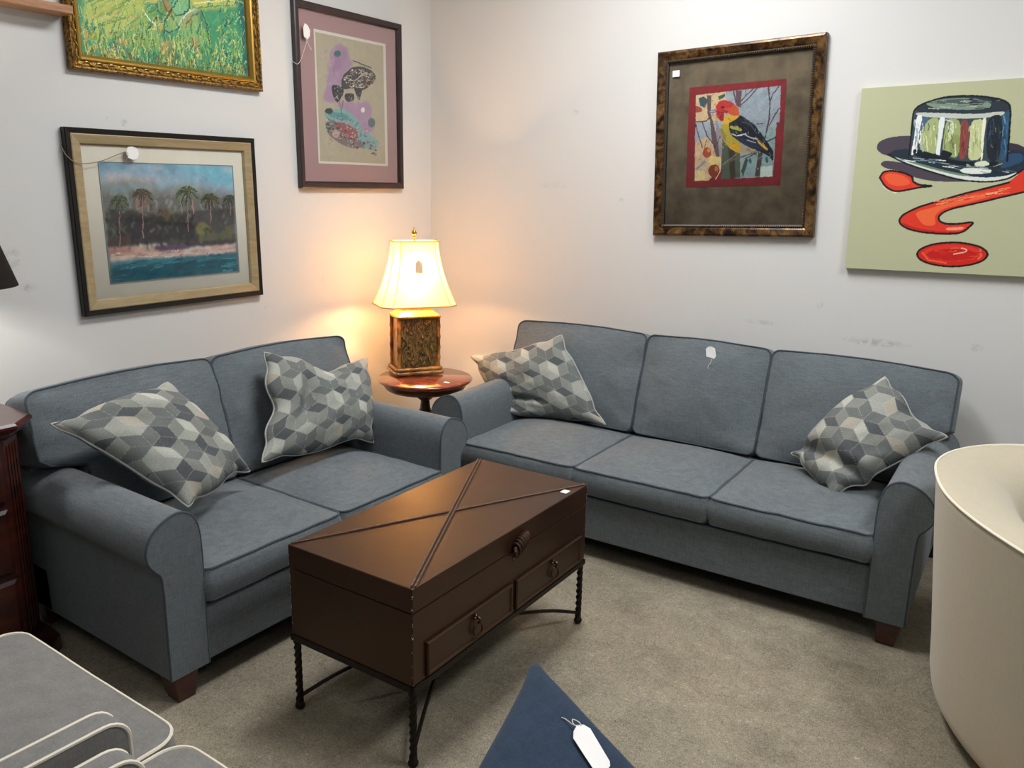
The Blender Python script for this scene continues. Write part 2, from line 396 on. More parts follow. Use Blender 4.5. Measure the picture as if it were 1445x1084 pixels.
  ('s','9fb4c4',1.6,[-318,209,-314,184,-313,159]),
  ('s','dfe6c0',1.1,[-275,152,-269,135,-266,117]),
  ('s','3f5a50',1.1,[-276,228,-271,214,-274,200]),
  ('s','dfe6c0',0.6,[-285,188,-283,178,-278,169]),
  ('s','ccd6a0',1,[-292,187,-288,167,-285,147]),
  ('s','3f5a50',0.7,[-250,228,-253,220,-249,210]),
  ('s','8fa05c',0.9,[-282,161,-276,141,-279,121]),
  ('s','3f5a50',0.8,[-241,183,-238,173,-236,163]),
  ('s','b9c488',1.4,[-259,194,-261,172,-254,150]),
  ('s','dfe6c0',0.8,[-288,171,-283,161,-285,152]),
  ('s','dfe6c0',1.5,[-253,218,-254,209,-251,200]),
  ('s','ccd6a0',0.7,[-257,153,-256,144,-258,137]),
  ('s','ccd6a0',0.8,[-266,215,-263,195,-264,176]),
  ('s','3f5a50',0.7,[-287,237,-289,217,-288,197]),
  ('s','ccd6a0',1.5,[-244,170,-240,154,-238,139]),
  ('s','b9c488',0.8,[-266,194,-268,169,-262,144]),
  ('s','dfe6c0',1,[-278,176,-272,153,-274,129]),
  ('s','e2e8c8',0.7,[-199,211,-196,186,-193,160]),
  ('s','e2e8c8',1.2,[-167,141,-164,118,-160,98]),
  ('s','5d6e44',1.5,[-175,148,-175,137,-171,126]),
  ('s','a9b87c',0.8,[-160,133,-159,106,-152,98]),
  ('s','cfd8a8',0.9,[-177,224,-172,215,-172,205]),
  ('s','e2e8c8',1,[-192,223,-188,197,-188,171]),
  ('s','a9b87c',0.9,[-184,215,-185,207,-178,199]),
  ('s','cfd8a8',1.3,[-204,164,-201,154,-206,144]),
  ('s','e2e8c8',0.9,[-193,193,-194,177,-191,162]),
  ('s','a9b87c',1,[-203,216,-199,189,-193,163]),
  ('s','5d6e44',1.2,[-198,227,-195,209,-197,191]),
  ('s','7f9050',0.8,[-215,179,-215,171,-219,163]),
  ('s','5d6e44',1.1,[-205,176,-206,150,-203,125]),
  ('s','cfd8a8',1.5,[-191,177,-186,166,-194,156]),
  ('s','e2e8c8',1.6,[-185,226,-181,201,-184,176]),
  ('s','5d6e44',1.1,[-185,180,-180,162,-183,145]),
  ('s','6a2f30',0.6,[-147,191,-143,179,-142,167]),
  ('s','9a5a50',0.9,[-152,218,-153,195,-152,172]),
  ('s','7d3c38',0.6,[-136,155,-136,136,-133,116]),
  ('s','6a2f30',1,[-149,208,-150,198,-150,188]),
  ('s','6a2f30',1.2,[-136,150,-136,132,-129,113]),
  ('s','7d3c38',1.5,[-143,211,-138,187,-140,164]),
  ('s','7d3c38',1.6,[-126,131,-124,114,-116,96]),
  ('s','9a5a50',0.8,[-122,143,-124,137,-126,131]),
  ('s','6a2f30',1.1,[-139,148,-138,138,-140,129]),
  ('s','9a5a50',1.5,[-141,198,-141,183,-136,167]),
  ('s','6a2f30',0.7,[-140,156,-142,132,-136,108]),
  ('s','7d3c38',1.3,[-142,226,-142,206,-137,186]),
  ('s','7d3c38',0.8,[-136,122,-135,110,-132,97]),
  ('s','9a5a50',0.8,[-128,147,-122,128,-126,108]),
  ('s','7d3c38',0.6,[-145,224,-139,200,-138,176]),
  ('s','7d3c38',1,[-127,149,-125,128,-128,106]),
  ('s','9aa868',0.8,[-90,166,-90,148,-83,130]),
  ('s','e8ead0',1.5,[-85,177,-87,170,-85,163]),
  ('s','d8deb0',1.5,[-103,168,-99,153,-101,138]),
  ('s','b9c488',1.2,[-104,144,-103,122,-95,99]),
  ('s','e8ead0',0.7,[-91,203,-89,194,-87,186]),
  ('s','9aa868',0.8,[-102,216,-98,194,-98,172]),
  ('s','b9c488',0.9,[-93,190,-94,180,-87,170]),
  ('s','d8deb0',1.6,[-113,147,-113,129,-106,110]),
  ('s','9aa868',1.2,[-98,171,-94,154,-95,136]),
  ('s','9aa868',1.3,[-101,147,-98,128,-97,109]),
  ('s','b9c488',1.4,[-104,136,-98,111,-96,89]),
  ('s','e8ead0',0.9,[-109,214,-109,208,-110,202]),
  ('s','b9c488',1.4,[-121,211,-122,202,-123,193]),
  ('s','d8deb0',0.8,[-101,218,-98,203,-97,189]),
  ('s','d8deb0',0.9,[-118,204,-117,186,-111,168]),
  ('s','9aa868',0.9,[-77,152,-76,130,-67,107]),
  ('s','8a9048',0.7,[-36,138,-36,132,-31,125]),
  ('s','35506a',1.4,[-42,234,-38,215,-37,196]),
  ('s','35506a',1,[-50,196,-46,176,-51,157]),
  ('s','2c3a4a',1.4,[-49,228,-50,216,-48,203]),
  ('s','2c3a4a',0.7,[-48,154,-44,139,-40,124]),
  ('s','2c3a4a',1.2,[-40,225,-38,200,-37,174]),
  ('s','2c3a4a',1.4,[-37,200,-40,188,-34,175]),
  ('s','35506a',0.6,[-52,212,-49,202,-46,193]),
  ('s','8a9048',0.8,[-19,206,-16,193,-11,180]),
  ('s','35506a',1.5,[-49,192,-45,183,-51,175]),
  ('s','0f1620',1.5,[-22,139,-22,120,-12,100]),
  ('s','2c3a4a',1.3,[-43,190,-44,165,-36,138]),
  ('s','2c3a4a',1.4,[-21,211,-15,185,-11,159]),
  ('s','2c3a4a',1.6,[-13,113,-10,96,-10,80]),
  ('s','8a9048',0.7,[-30,201,-28,192,-26,184]),
  ('s','0f1620',1.2,[-54,225,-55,210,-50,194]),
  ('s','1c3048',1.4,[0,191,6,171,6,150]),
  ('s','7fa0b4',1.1,[-7,244,-2,230,1,216]),
  ('s','7fa0b4',0.8,[-2,203,-3,186,-2,170]),
  ('s','4a7898',0.8,[8,225,10,199,11,174]),
  ('s','2a4a68',1.4,[-1,148,3,139,3,130]),
  ('s','7fa0b4',1,[2,153,1,146,6,138]),
  ('s','4a7898',0.9,[7,149,7,137,8,126]),
  ('s','4a7898',1.2,[10,139,16,113,15,94]),
  ('s','1c3048',1.6,[17,132,22,122,24,113]),
  ('s','2a4a68',1.4,[-1,159,4,143,4,127]),
  ('s','2a4a68',1.3,[-2,153,-3,127,9,100]),
  ('s','4a7898',1.2,[22,126,24,100,27,94]),
  ('s','2a4a68',1.2,[2,192,6,170,13,149]),
  ('s','1c3048',1.3,[7,133,9,124,12,116]),
  ('s','4a7898',1.5,[7,155,10,142,14,128]),
  ('s','2a4a68',1.3,[4,188,6,172,11,155]),
  ('s','1a232c',1.1,[-134,304,-103,302]),
  ('s','5c6f6a',0.8,[-245,284,-224,283]),
  ('s','8fa292',0.8,[-68,306,-28,305]),
  ('s','5c6f6a',0.7,[-171,309,-135,304]),
  ('s','1a232c',1.4,[-76,277,-55,276]),
  ('s','1a232c',1,[-130,295,-88,292]),
  ('s','b4c0ac',0.8,[-143,287,-104,286]),
  ('s','b4c0ac',1,[-303,314,-256,310]),
  ('s','b4c0ac',1,[-238,292,-202,287]),
  ('s','5c6f6a',1.4,[-292,311,-257,309]),
  ('s','8fa292',1.4,[-240,317,-222,314]),
  ('s','1a232c',0.8,[-80,307,-46,303]),
  ('s','2a3640',1.3,[-138,314,-106,309]),
  ('s','b4c0ac',0.9,[-155,311,-130,308]),
  ('s','1a232c',0.9,[-62,307,-28,307]),
  ('s','2a3640',1.2,[-105,299,-84,298]),
  ('s','5c6f6a',0.6,[-262,320,-212,315]),
  ('s','b4c0ac',0.8,[-220,305,-176,299]),
  ('s','1a232c',1.1,[-291,292,-271,291]),
  ('s','b4c0ac',1,[-282,288,-242,284]),
  ('s','2a3640',1,[-112,278,-76,279]),
  ('s','5c6f6a',0.8,[-105,285,-82,283]),
  ('s','b4c0ac',0.9,[-165,309,-139,304]),
  ('s','5c6f6a',1.3,[-81,306,-57,302]),
  ('s','2a3640',1.5,[-135,316,-119,318]),
  ('s','5c6f6a',1.3,[-178,291,-130,290]),
  ('s','5f8098',0.7,[-280,84,-243,81]),
  ('s','88a090',1.3,[-211,68,-181,63]),
  ('s','5f8098',0.7,[28,36,60,28]),
  ('s','5f8098',0.9,[-52,28,-31,24]),
  ('s','1a242e',0.8,[-290,88,-265,83]),
  ('s','c8d4d4',1.3,[-62,46,-40,44]),
  ('s','c8d4d4',1.1,[-114,54,-76,50]),
  ('s','2a3c50',0.7,[-158,59,-115,52]),
  ('s','5f8098',0.6,[-259,86,-229,78]),
  ('s','eef2ee',1.1,[-202,54,-161,48]),
  ('s','c8d4d4',0.8,[-259,72,-234,68]),
  ('s','5f8098',1,[-369,83,-327,77]),
  ('s','5f8098',1.2,[-311,81,-266,77]),
  ('s','88a090',0.9,[-62,33,-34,26]),
  ('s','1a242e',1.2,[-268,77,-243,71]),
  ('s','eef2ee',1.1,[-229,81,-195,76]),
  ('s','c8d4d4',1,[-116,60,-93,53]),
  ('s','c8d4d4',0.7,[-320,91,-277,85]),
  ('s','5f8098',0.8,[-161,54,-135,49]),
  ('s','1a242e',0.9,[-366,102,-337,94]),
  ('s','5f8098',1.3,[-246,75,-212,67]),
  ('s','c8d4d4',1.3,[15,32,36,27]),
  ('s','eef2ee',0.8,[-89,42,-57,38]),
  ('s','c8d4d4',1,[-127,46,-90,42]),
  ('s','88a090',0.7,[-72,42,-31,38]),
  ('s','88a090',1.3,[-68,47,-39,44]),
  ('s','88a090',0.9,[-158,46,-136,39]),
  ('s','5f8098',0.8,[-253,85,-214,81]),
  ('s','1a242e',0.9,[-231,70,-211,64]),
  ('s','eef2ee',0.8,[-180,56,-146,53]),
  ('s','88a090',1,[-104,53,-73,49]),
  ('s','eef2ee',1.2,[-352,82,-310,76]),
  ('s','2a3c50',0.7,[66,46,90,41]),
  ('s','2a3c50',0.9,[-8,38,25,31]),
  ('s','1a242e',1.2,[-106,58,-81,54]),
  ('s','1a242e',1.1,[-18,30,-2,26]),
  ('s','c8d4d4',1.3,[-61,30,-28,27]),
  ('s','88a090',0.7,[-291,82,-249,76]),
  ('s','1a242e',0.9,[-100,55,-70,52]),
  ('s','c8d4d4',1,[-84,55,-51,51]),
  ('s','ee5a38',1.9,[-21,-52,12,-43]),
  ('s','f4936a',1.2,[-87,-66,-63,-58]),
  ('s','f4936a',1.3,[-151,-85,-110,-81]),
  ('s','d02c22',1.8,[-161,-78,-129,-71]),
  ('s','ee5a38',1.2,[-197,-97,-162,-90]),
  ('s','d02c22',1,[-194,-101,-172,-94]),
  ('s','f47a4a',1.8,[-192,-101,-174,-93]),
  ('s','e8402a',1.7,[-106,-82,-83,-75]),
  ('s','e8402a',0.9,[-191,-90,-172,-83]),
  ('s','ee5a38',0.9,[-55,-69,-29,-62]),
  ('s','d02c22',0.8,[-179,-100,-163,-91]),
  ('s','f47a4a',1,[-53,-70,-34,-63]),
  ('s','d02c22',0.8,[15,-42,36,-35]),
  ('s','f4936a',0.8,[-24,-55,12,-46]),
  ('s','f4936a',1.4,[-149,-82,-116,-72]),
  ('s','e8402a',0.8,[-16,-64,19,-57]),
  ('s','ee5a38',1.9,[-36,-52,-1,-46]),
  ('s','f47a4a',0.8,[-188,-86,-174,-76]),
  ('s','f4936a',1.7,[-132,-71,-102,-65]),
  ('s','f47a4a',1.8,[-87,-70,-66,-60]),
  ('s','ee5a38',1.5,[-18,-46,19,-39]),
  ('s','f4936a',0.8,[12,-58,48,-52]),
  ('s','e8402a',1.3,[-85,-69,-67,-64]),
  ('s','e8402a',0.9,[10,-55,30,-46]),
  ('s','ee5a38',1.3,[-170,-86,-156,-79]),
  ('s','f47a4a',1.3,[-4,-50,19,-44]),
  ('s','ee5a38',1.6,[-159,-86,-130,-81]),
  ('s','f47a4a',1.4,[-208,-88,-167,-84]),
  ('s','d02c22',1.1,[-18,-49,11,-41]),
  ('s','ee5a38',1.1,[15,-52,46,-43]),
  ('s','f4936a',1.3,[-219,-90,-202,-82]),
  ('s','f47a4a',1.9,[-190,-89,-163,-81]),
  ('s','e8402a',0.8,[-116,-68,-99,-58]),
  ('s','f4936a',1.5,[-209,-101,-167,-91]),
  ('s','f4936a',1.6,[-116,-75,-78,-70]),
  ('s','e8402a',1.4,[19,-40,48,-35]),
  ('s','e8402a',1.6,[-154,-82,-139,-78]),
  ('s','f47a4a',1.9,[-160,-84,-140,-76]),
  ('s','e8402a',0.9,[-109,-81,-93,-74]),
  ('s','e8402a',1.9,[28,-36,43,-26]),
  ('s','f47a4a',1.5,[24,-45,38,-38]),
  ('s','f47a4a',1,[-148,-77,-113,-67]),
  ('s','d02c22',1.5,[-31,-65,-3,-59]),
  ('s','f4936a',1.1,[12,-39,49,-32]),
  ('s','ee5a38',1.9,[-101,-68,-71,-58]),
  ('s','d02c22',1.1,[7,-53,33,-45]),
  ('s','f47a4a',1.8,[-74,-67,-39,-62]),
  ('s','d02c22',1.1,[-132,-72,-107,-65]),
  ('s','ee5a38',1.9,[-80,-61,-45,-55]),
  ('s','ee5a38',1.7,[-143,-82,-112,-76]),
  ('s','d8281f',0.9,[-101,-323,-72,-322]),
  ('s','d8281f',0.9,[-201,-291,-193,-288]),
  ('s','d8281f',1.5,[-169,-305,-154,-304]),
  ('s','e8402a',1.5,[-53,-321,-45,-319]),
  ('s','e8402a',1,[-173,-295,-160,-295]),
  ('s','c4221c',1.3,[-155,-319,-142,-317]),
  ('s','d8281f',1.4,[-186,-328,-161,-327]),
  ('s','e8402a',1,[-57,-310,-34,-308]),
  ('s','c4221c',0.9,[-111,-332,-96,-332]),
  ('s','d8281f',1.5,[-173,-302,-144,-298]),
  ('s','e8402a',0.8,[-62,-311,-45,-310]),
  ('s','c4221c',0.7,[-81,-301,-70,-301]),
  ('s','f06040',1.2,[-122,-278,-105,-279]),
  ('s','d8281f',1.4,[-159,-296,-142,-298]),
  ('s','c4221c',1,[-40,-296,-18,-294]),
  ('s','f06040',1.5,[-135,-281,-119,-278]),
  ('s','f06040',1.7,[-124,-291,-113,-290]),
  ('s','e8402a',1.6,[-138,-293,-117,-294]),
  ('s','e8402a',1.6,[-54,-311,-30,-309]),
  ('s','e8402a',1.7,[-194,-293,-176,-294]),
  ('s','c4221c',1,[-130,-289,-122,-290]),
  ('s','e8402a',1.7,[-107,-332,-96,-331]),
  ('s','c4221c',1.1,[-114,-285,-101,-284]),
  ('s','d8281f',1.3,[-130,-326,-119,-326]),
  ('s','10161c',2,[-336,102,-337,206,-339,281,-314,306,-222,332,-109,328,-18,308,13,284,20,191,26,71]),
 ],
 'beach': [
  ('p','7fa3b4',0,[-314,244,333,243,327,103,-316,159]),
  ('p','a9b9c6',0,[-303,204,-96,208,27,178,320,146,321,95,-310,137]),
  ('p','c9bdbd',0,[-301,189,-182,198,-47,169,-170,152,-300,159]),
  ('p','86bccb',0,[33,242,327,239,323,146,199,171,85,194]),
  ('p','8e9490',0,[-308,163,-167,176,-48,153,82,162,177,146,323,121,313,-142,-309,-106]),
  ('p','75756f',0,[-304,107,-190,122,2,113,175,121,321,95,323,-19,-305,1]),
  ('p','4f4b49',0,[-304,46,-197,52,-61,26,70,39,318,51,317,-134,-308,-99]),
  ('p','3f3b3d',0,[-200,29,-61,17,107,22,97,-88,-193,-74,-300,-61]),
  ('p','6b6a4c',0,[111,-46,143,-13,192,-32,219,-67,307,-18,317,-89,116,-97]),
  ('p','8b8554',0,[173,-40,170,-49,165,-56,158,-63,148,-66,138,-67,129,-66,120,-61,114,-54,110,-46,110,-37,112,-29,117,-21,125,-15,134,-11,144,-10,153,-12,162,-16,168,-22,172,-31]),
  ('p','6d6243',0,[-10,24,-12,16,-16,8,-22,2,-29,-2,-36,-3,-43,-1,-50,3,-54,9,-57,17,-57,25,-55,34,-51,41,-45,47,-38,51,-31,52,-24,51,-17,47,-13,40,-10,33]),
  ('p','5b4a44',0,[-302,-45,-267,-62,-216,-49,-186,-90,-307,-99]),
  ('p','d8b6a8',0,[-308,-100,-72,-97,114,-122,315,-114,315,-153,52,-157,-305,-157]),
  ('p','e6ccc0',0,[-308,-134,-76,-136,92,-147,315,-142,314,-155,52,-157,-302,-158]),
  ('p','c48f80',0,[-306,-107,-214,-106,-198,-126,-306,-128]),
  ('p','6e5a72',0,[-100,-102,96,-104,55,-127,-58,-129,-102,-122]),
  ('s','f0e4dc',2.2,[-170,-98,-46,-101]),
  ('s','f2e8e2',2.5,[46,-127,114,-122,174,-126]),
  ('s','f2e8e2',2,[235,-129,315,-117]),
  ('p','3f7f8c',0,[-305,-157,-132,-151,111,-155,317,-153,321,-246,-312,-247]),
  ('p','2c6878',0,[-307,-184,-81,-181,317,-187,318,-223,-85,-226,-309,-224]),
  ('p','4d96a2',0,[-303,-161,-78,-157,52,-159,-80,-173,-304,-173]),
  ('p','2f6f7c',0,[-310,-227,-85,-226,320,-228,321,-246,-312,-247]),
  ('p','7aa0a0',0,[-304,-156,-132,-151,-4,-156,-132,-159,-304,-163]),
  ('s','a58078',2,[-241,91,-258,-102]),
  ('s','4b5145',2.8,[-241,91,-260,97,-280,84]),
  ('s','6b7355',2.8,[-241,91,-256,103,-273,95]),
  ('s','4b5145',2.8,[-241,91,-250,107,-261,103]),
  ('s','6b7355',2.8,[-241,91,-242,109,-245,107]),
  ('s','4b5145',2.8,[-241,91,-234,108,-229,106]),
  ('s','6b7355',2.8,[-241,91,-227,105,-215,101]),
  ('s','4b5145',2.8,[-241,91,-222,101,-206,91]),
  ('s','6b7355',2.8,[-241,91,-221,95,-203,79]),
  ('s','4b5145',2.8,[-241,91,-221,88,-203,66]),
  ('s','6b7355',2.8,[-241,91,-227,82,-215,54]),
  ('s','4b5145',2.8,[-241,91,-235,79,-231,48]),
  ('s','6b7355',2.8,[-241,91,-244,78,-249,46]),
  ('s','4b5145',2.8,[-241,91,-252,80,-266,50]),
  ('s','6b7355',2.8,[-241,91,-259,84,-279,59]),
  ('s','4b5145',2.8,[-241,91,-260,91,-281,72]),
  ('s','4b5145',3.2,[-244,91,-249,47]),
  ('s','a58078',2,[-138,118,-152,-68]),
  ('s','54473f',2.8,[-138,118,-159,124,-182,109]),
  ('s','6f6650',2.8,[-138,118,-155,130,-174,122]),
  ('s','54473f',2.8,[-138,118,-148,135,-160,131]),
  ('s','6f6650',2.8,[-138,118,-139,137,-142,136]),
  ('s','54473f',2.8,[-138,118,-130,137,-124,135]),
  ('s','6f6650',2.8,[-138,118,-122,133,-108,128]),
  ('s','54473f',2.8,[-138,118,-116,128,-97,118]),
  ('s','6f6650',2.8,[-138,118,-115,122,-94,104]),
  ('s','54473f',2.8,[-138,118,-115,114,-94,90]),
  ('s','6f6650',2.8,[-138,118,-121,108,-107,77]),
  ('s','54473f',2.8,[-138,118,-130,104,-126,70]),
  ('s','6f6650',2.8,[-138,118,-141,103,-146,68]),
  ('s','54473f',2.8,[-138,118,-150,105,-165,72]),
  ('s','6f6650',2.8,[-138,118,-158,110,-180,82]),
  ('s','54473f',2.8,[-138,118,-159,117,-183,96]),
  ('s','54473f',3.2,[-140,118,-146,69]),
  ('s','b07a68',3.7,[-159,90,-167,52]),
  ('s','a86f5e',3.7,[-126,90,-128,59]),
  ('s','a58078',2,[78,125,68,-44]),
  ('s','4a4f3e',2.8,[78,125,52,132,24,115]),
  ('s','6f7a55',2.8,[78,125,57,140,34,130]),
  ('s','4a4f3e',2.8,[78,125,66,145,51,141]),
  ('s','6f7a55',2.8,[78,125,76,148,72,146]),
  ('s','4a4f3e',2.8,[78,125,88,148,95,145]),
  ('s','6f7a55',2.8,[78,125,98,144,115,138]),
  ('s','4a4f3e',2.8,[78,125,104,138,128,125]),
  ('s','6f7a55',2.8,[78,125,106,130,132,110]),
  ('s','4a4f3e',2.8,[78,125,106,121,132,92]),
  ('s','6f7a55',2.8,[78,125,98,114,116,78]),
  ('s','4a4f3e',2.8,[78,125,87,110,94,69]),
  ('s','6f7a55',2.8,[78,125,75,108,69,67]),
  ('s','4a4f3e',2.8,[78,125,63,111,45,72]),
  ('s','6f7a55',2.8,[78,125,54,116,27,83]),
  ('s','4a4f3e',2.8,[78,125,52,125,23,100]),
  ('s','4a4f3e',3.2,[75,125,69,68]),
  ('s','a58078',2,[192,96,188,-15]),
  ('s','4b4a3c',2.8,[192,96,170,102,147,88]),
  ('s','6e6e4c',2.8,[192,96,175,108,155,100]),
  ('s','4b4a3c',2.8,[192,96,182,112,169,108]),
  ('s','6e6e4c',2.8,[192,96,191,114,188,113]),
  ('s','4b4a3c',2.8,[192,96,200,114,207,112]),
  ('s','6e6e4c',2.8,[192,96,209,111,223,106]),
  ('s','4b4a3c',2.8,[192,96,214,106,234,95]),
  ('s','6e6e4c',2.8,[192,96,216,99,238,83]),
  ('s','4b4a3c',2.8,[192,96,216,92,238,69]),
  ('s','6e6e4c',2.8,[192,96,209,86,225,57]),
  ('s','4b4a3c',2.8,[192,96,200,83,206,50]),
  ('s','6e6e4c',2.8,[192,96,190,82,185,48]),
  ('s','4b4a3c',2.8,[192,96,180,84,165,52]),
  ('s','6e6e4c',2.8,[192,96,172,89,150,62]),
  ('s','4b4a3c',2.8,[192,96,170,95,146,75]),
  ('s','4b4a3c',3.2,[190,96,184,49]),
  ('s','a58078',2,[300,95,299,17]),
  ('s','4a4c44',2.8,[300,95,283,100,265,89]),
  ('s','5f6350',2.8,[300,95,286,104,271,98]),
  ('s','4a4c44',2.8,[300,95,292,107,282,105]),
  ('s','5f6350',2.8,[300,95,299,109,296,108]),
  ('s','4a4c44',2.8,[300,95,306,109,311,107]),
  ('s','5f6350',2.8,[300,95,312,106,324,102]),
  ('s','4a4c44',2.8,[300,95,317,102,332,95]),
  ('s','5f6350',2.8,[300,95,318,98,335,85]),
  ('s','4a4c44',2.8,[300,95,318,92,335,74]),
  ('s','5f6350',2.8,[300,95,313,88,325,66]),
  ('s','4a4c44',2.8,[300,95,306,85,311,60]),
  ('s','5f6350',2.8,[300,95,298,84,294,59]),
  ('s','4a4c44',2.8,[300,95,290,86,279,62]),
  ('s','5f6350',2.8,[300,95,284,90,267,69]),
  ('s','4a4c44',2.8,[300,95,283,95,264,79]),
  ('s','4a4c44',3.2,[297,95,293,60]),
  ('s','b98a84',2.7,[99,88,103,30]),
  ('s','8b9470',2.7,[43,97,43,31]),
 ],
 'fish': [
  ('p','a989a0',0,[-152,235,-76,289,-18,270,-11,218,25,200,-71,121,-73,76,-127,25,-115,-10,-186,-16,-206,9,-175,65,-171,110,-143,166]),
  ('p','a989a0',0,[-128,7,44,-5,114,24,155,-25,139,-83,181,-119,108,-166,39,-128,-27,-85,-78,-43]),
  ('p','9c7c96',0,[-136,228,-38,268,-27,216,-82,155,-134,132]),
  ('p','7fa6a4',0,[-196,-48,-143,-48,-51,-32,55,-89,66,-145,151,-159,208,-195,162,-246,64,-221,-18,-187,-121,-138,-196,-88]),
  ('p','5d908e',0,[-194,-52,-137,-57,-52,-59,-13,-84,-80,-98,-157,-86]),
  ('p','7c6a66',0,[-203,-116,-132,-93,-82,-135,37,-184,106,-219,8,-238,-86,-219,-175,-177]),
  ('p','9a4f52',0,[-133,-106,-54,-106,39,-137,37,-184,-31,-193,-96,-154]),
  ('p','b59a92',0,[-96,-164,-98,-171,-102,-177,-108,-182,-116,-186,-124,-187,-132,-187,-139,-184,-144,-179,-148,-174,-148,-167,-147,-160,-143,-154,-137,-148,-130,-145,-122,-143,-114,-144,-106,-146,-101,-151,-97,-157]),
  ('p','4c4644',0,[-152,-130,-153,-137,-156,-142,-160,-147,-165,-150,-171,-152,-176,-151,-181,-148,-185,-144,-187,-139,-188,-133,-186,-126,-184,-121,-180,-116,-174,-113,-169,-112,-163,-112,-158,-115,-155,-119,-152,-124]),
  ('p','3f6663',0,[-68,235,-70,230,-74,226,-79,222,-87,219,-95,217,-103,216,-110,218,-115,220,-119,224,-120,229,-118,233,-114,238,-108,242,-101,245,-93,247,-85,247,-78,246,-73,244,-69,240]),
  ('p','2c3f40',0,[-138,-53,-140,-58,-144,-62,-150,-66,-158,-69,-167,-70,-176,-70,-183,-68,-189,-66,-193,-62,-194,-58,-192,-53,-188,-49,-182,-45,-174,-42,-165,-41,-157,-41,-149,-42,-143,-45,-139,-49]),
  ('p','e8dccb',0,[97,-29,96,-33,94,-37,90,-40,86,-43,81,-44,77,-43,72,-42,69,-39,67,-36,66,-32,67,-28,70,-24,73,-20,78,-18,82,-17,87,-17,91,-19,94,-22,96,-25]),
  ('p','5b6c6b',0,[174,-90,173,-98,168,-105,162,-111,154,-115,145,-117,136,-116,128,-114,122,-108,118,-102,117,-94,119,-86,123,-79,130,-73,138,-69,147,-67,155,-68,163,-71,170,-76,173,-83]),
  ('s','5a4a50',1,[-89,-3,-73,-79]),
  ('s','5a4a50',1,[-63,4,-75,-43]),
  ('p','38383a',0,[-71,103,-50,136,4,174,65,189,134,185,183,162,189,144,160,113,117,85,74,67,20,76,-54,59,-73,76]),
  ('p','2c2c2f',0,[-143,77,-66,76,-54,50,-75,21,-103,-13,-128,7,-141,42]),
  ('p','2c2c2f',0,[-54,41,19,48,18,16,-23,-2,-49,10]),
  ('p','2c2c2f',0,[28,99,76,109,81,72,59,14,45,23,20,66]),
  ('s','4a4440',1.8,[19,212,66,204,155,192]),
  ('s','b9a38c',1.2,[22,112,77,142,147,163]),
  ('s','d8c8b0',0.7,[160,127,190,154]),
  ('p','b98f6a',0,[5,156,3,154,-1,153,-6,153,-8,154,-6,156,-1,157,3,157]),
  ('p','d5cdbf',0,[-39,111,-42,108,-48,106,-53,106,-56,109,-53,112,-47,114,-42,113]),
  ('p','d5cdbf',0,[2,116,0,113,-6,111,-12,112,-14,114,-12,118,-6,120,0,119]),
  ('p','b8b2a8',0,[9,80,7,77,1,75,-5,76,-8,78,-5,81,1,83,7,82]),
  ('p','d5cdbf',0,[124,161,122,158,118,156,114,157,112,160,114,163,118,165,122,164]),
  ('p','d5cdbf',0,[156,103,154,101,151,99,147,100,146,102,148,105,151,106,154,106]),
  ('p','8f8a84',0,[95,129,93,127,89,126,85,126,84,128,85,130,89,131,93,131]),
  ('p','d5cdbf',0,[152,106,150,104,147,103,144,103,143,105,144,107,148,108,150,108]),
  ('p','8f8a84',0,[103,148,102,145,97,144,92,144,90,146,92,149,97,151,102,150]),
  ('p','d5cdbf',0,[45,155,43,152,39,150,35,151,34,154,36,157,39,159,43,158]),
  ('p','d5cdbf',0,[-28,120,-30,117,-35,115,-40,116,-41,118,-39,121,-34,123,-30,122]),
  ('p','8f8a84',0,[101,163,100,160,96,158,93,159,92,162,94,165,97,167,100,166]),
  ('p','8f8a84',0,[88,134,86,131,81,130,77,130,75,133,77,136,82,138,86,137]),
  ('p','d5cdbf',0,[19,116,18,114,15,114,11,114,10,115,11,117,15,118,18,117]),
  ('p','8f8a84',0,[-1,95,-2,92,-6,90,-9,91,-10,94,-8,97,-5,99,-2,98]),
  ('p','d5cdbf',0,[18,164,16,161,10,159,5,160,3,163,5,166,11,168,16,167]),
  ('p','d5cdbf',0,[154,114,153,112,150,111,147,111,146,113,147,115,150,116,153,116]),
  ('p','b98f6a',0,[161,111,159,108,152,106,146,106,143,109,146,112,152,114,159,114]),
  ('p','8f8a84',0,[102,169,99,167,92,166,86,166,83,167,86,170,92,171,99,171]),
  ('p','8f8a84',0,[6,111,4,109,0,108,-4,109,-6,110,-4,111,0,112,4,112]),
  ('p','d5cdbf',0,[121,145,119,143,114,141,108,142,106,144,109,146,114,147,119,147]),
  ('p','b8b2a8',0,[-6,81,-7,79,-10,78,-14,79,-15,80,-13,81,-10,82,-7,82]),
  ('p','8f8a84',0,[-10,102,-12,100,-18,98,-23,98,-25,101,-22,103,-17,105,-12,104]),
  ('p','b8b2a8',0,[76,144,74,142,71,140,67,141,66,143,68,145,71,147,74,146]),
  ('p','8f8a84',0,[118,140,116,138,111,137,107,138,105,139,107,141,112,142,116,142]),
  ('p','b98f6a',0,[42,166,40,164,35,162,31,162,29,165,31,168,36,169,40,169]),
  ('p','8f8a84',0,[43,150,41,148,38,147,35,147,34,149,35,151,38,152,41,152]),
  ('p','8f8a84',0,[6,147,4,144,0,143,-5,144,-7,145,-5,147,0,148,4,148]),
  ('p','d5cdbf',0,[21,86,19,82,14,80,9,81,7,84,9,88,14,90,20,89]),
  ('p','b8b2a8',0,[37,86,35,85,31,84,26,84,24,85,26,87,31,88,36,88]),
  ('p','8f8a84',0,[-4,85,-5,82,-10,81,-14,81,-15,84,-13,86,-9,88,-5,87]),
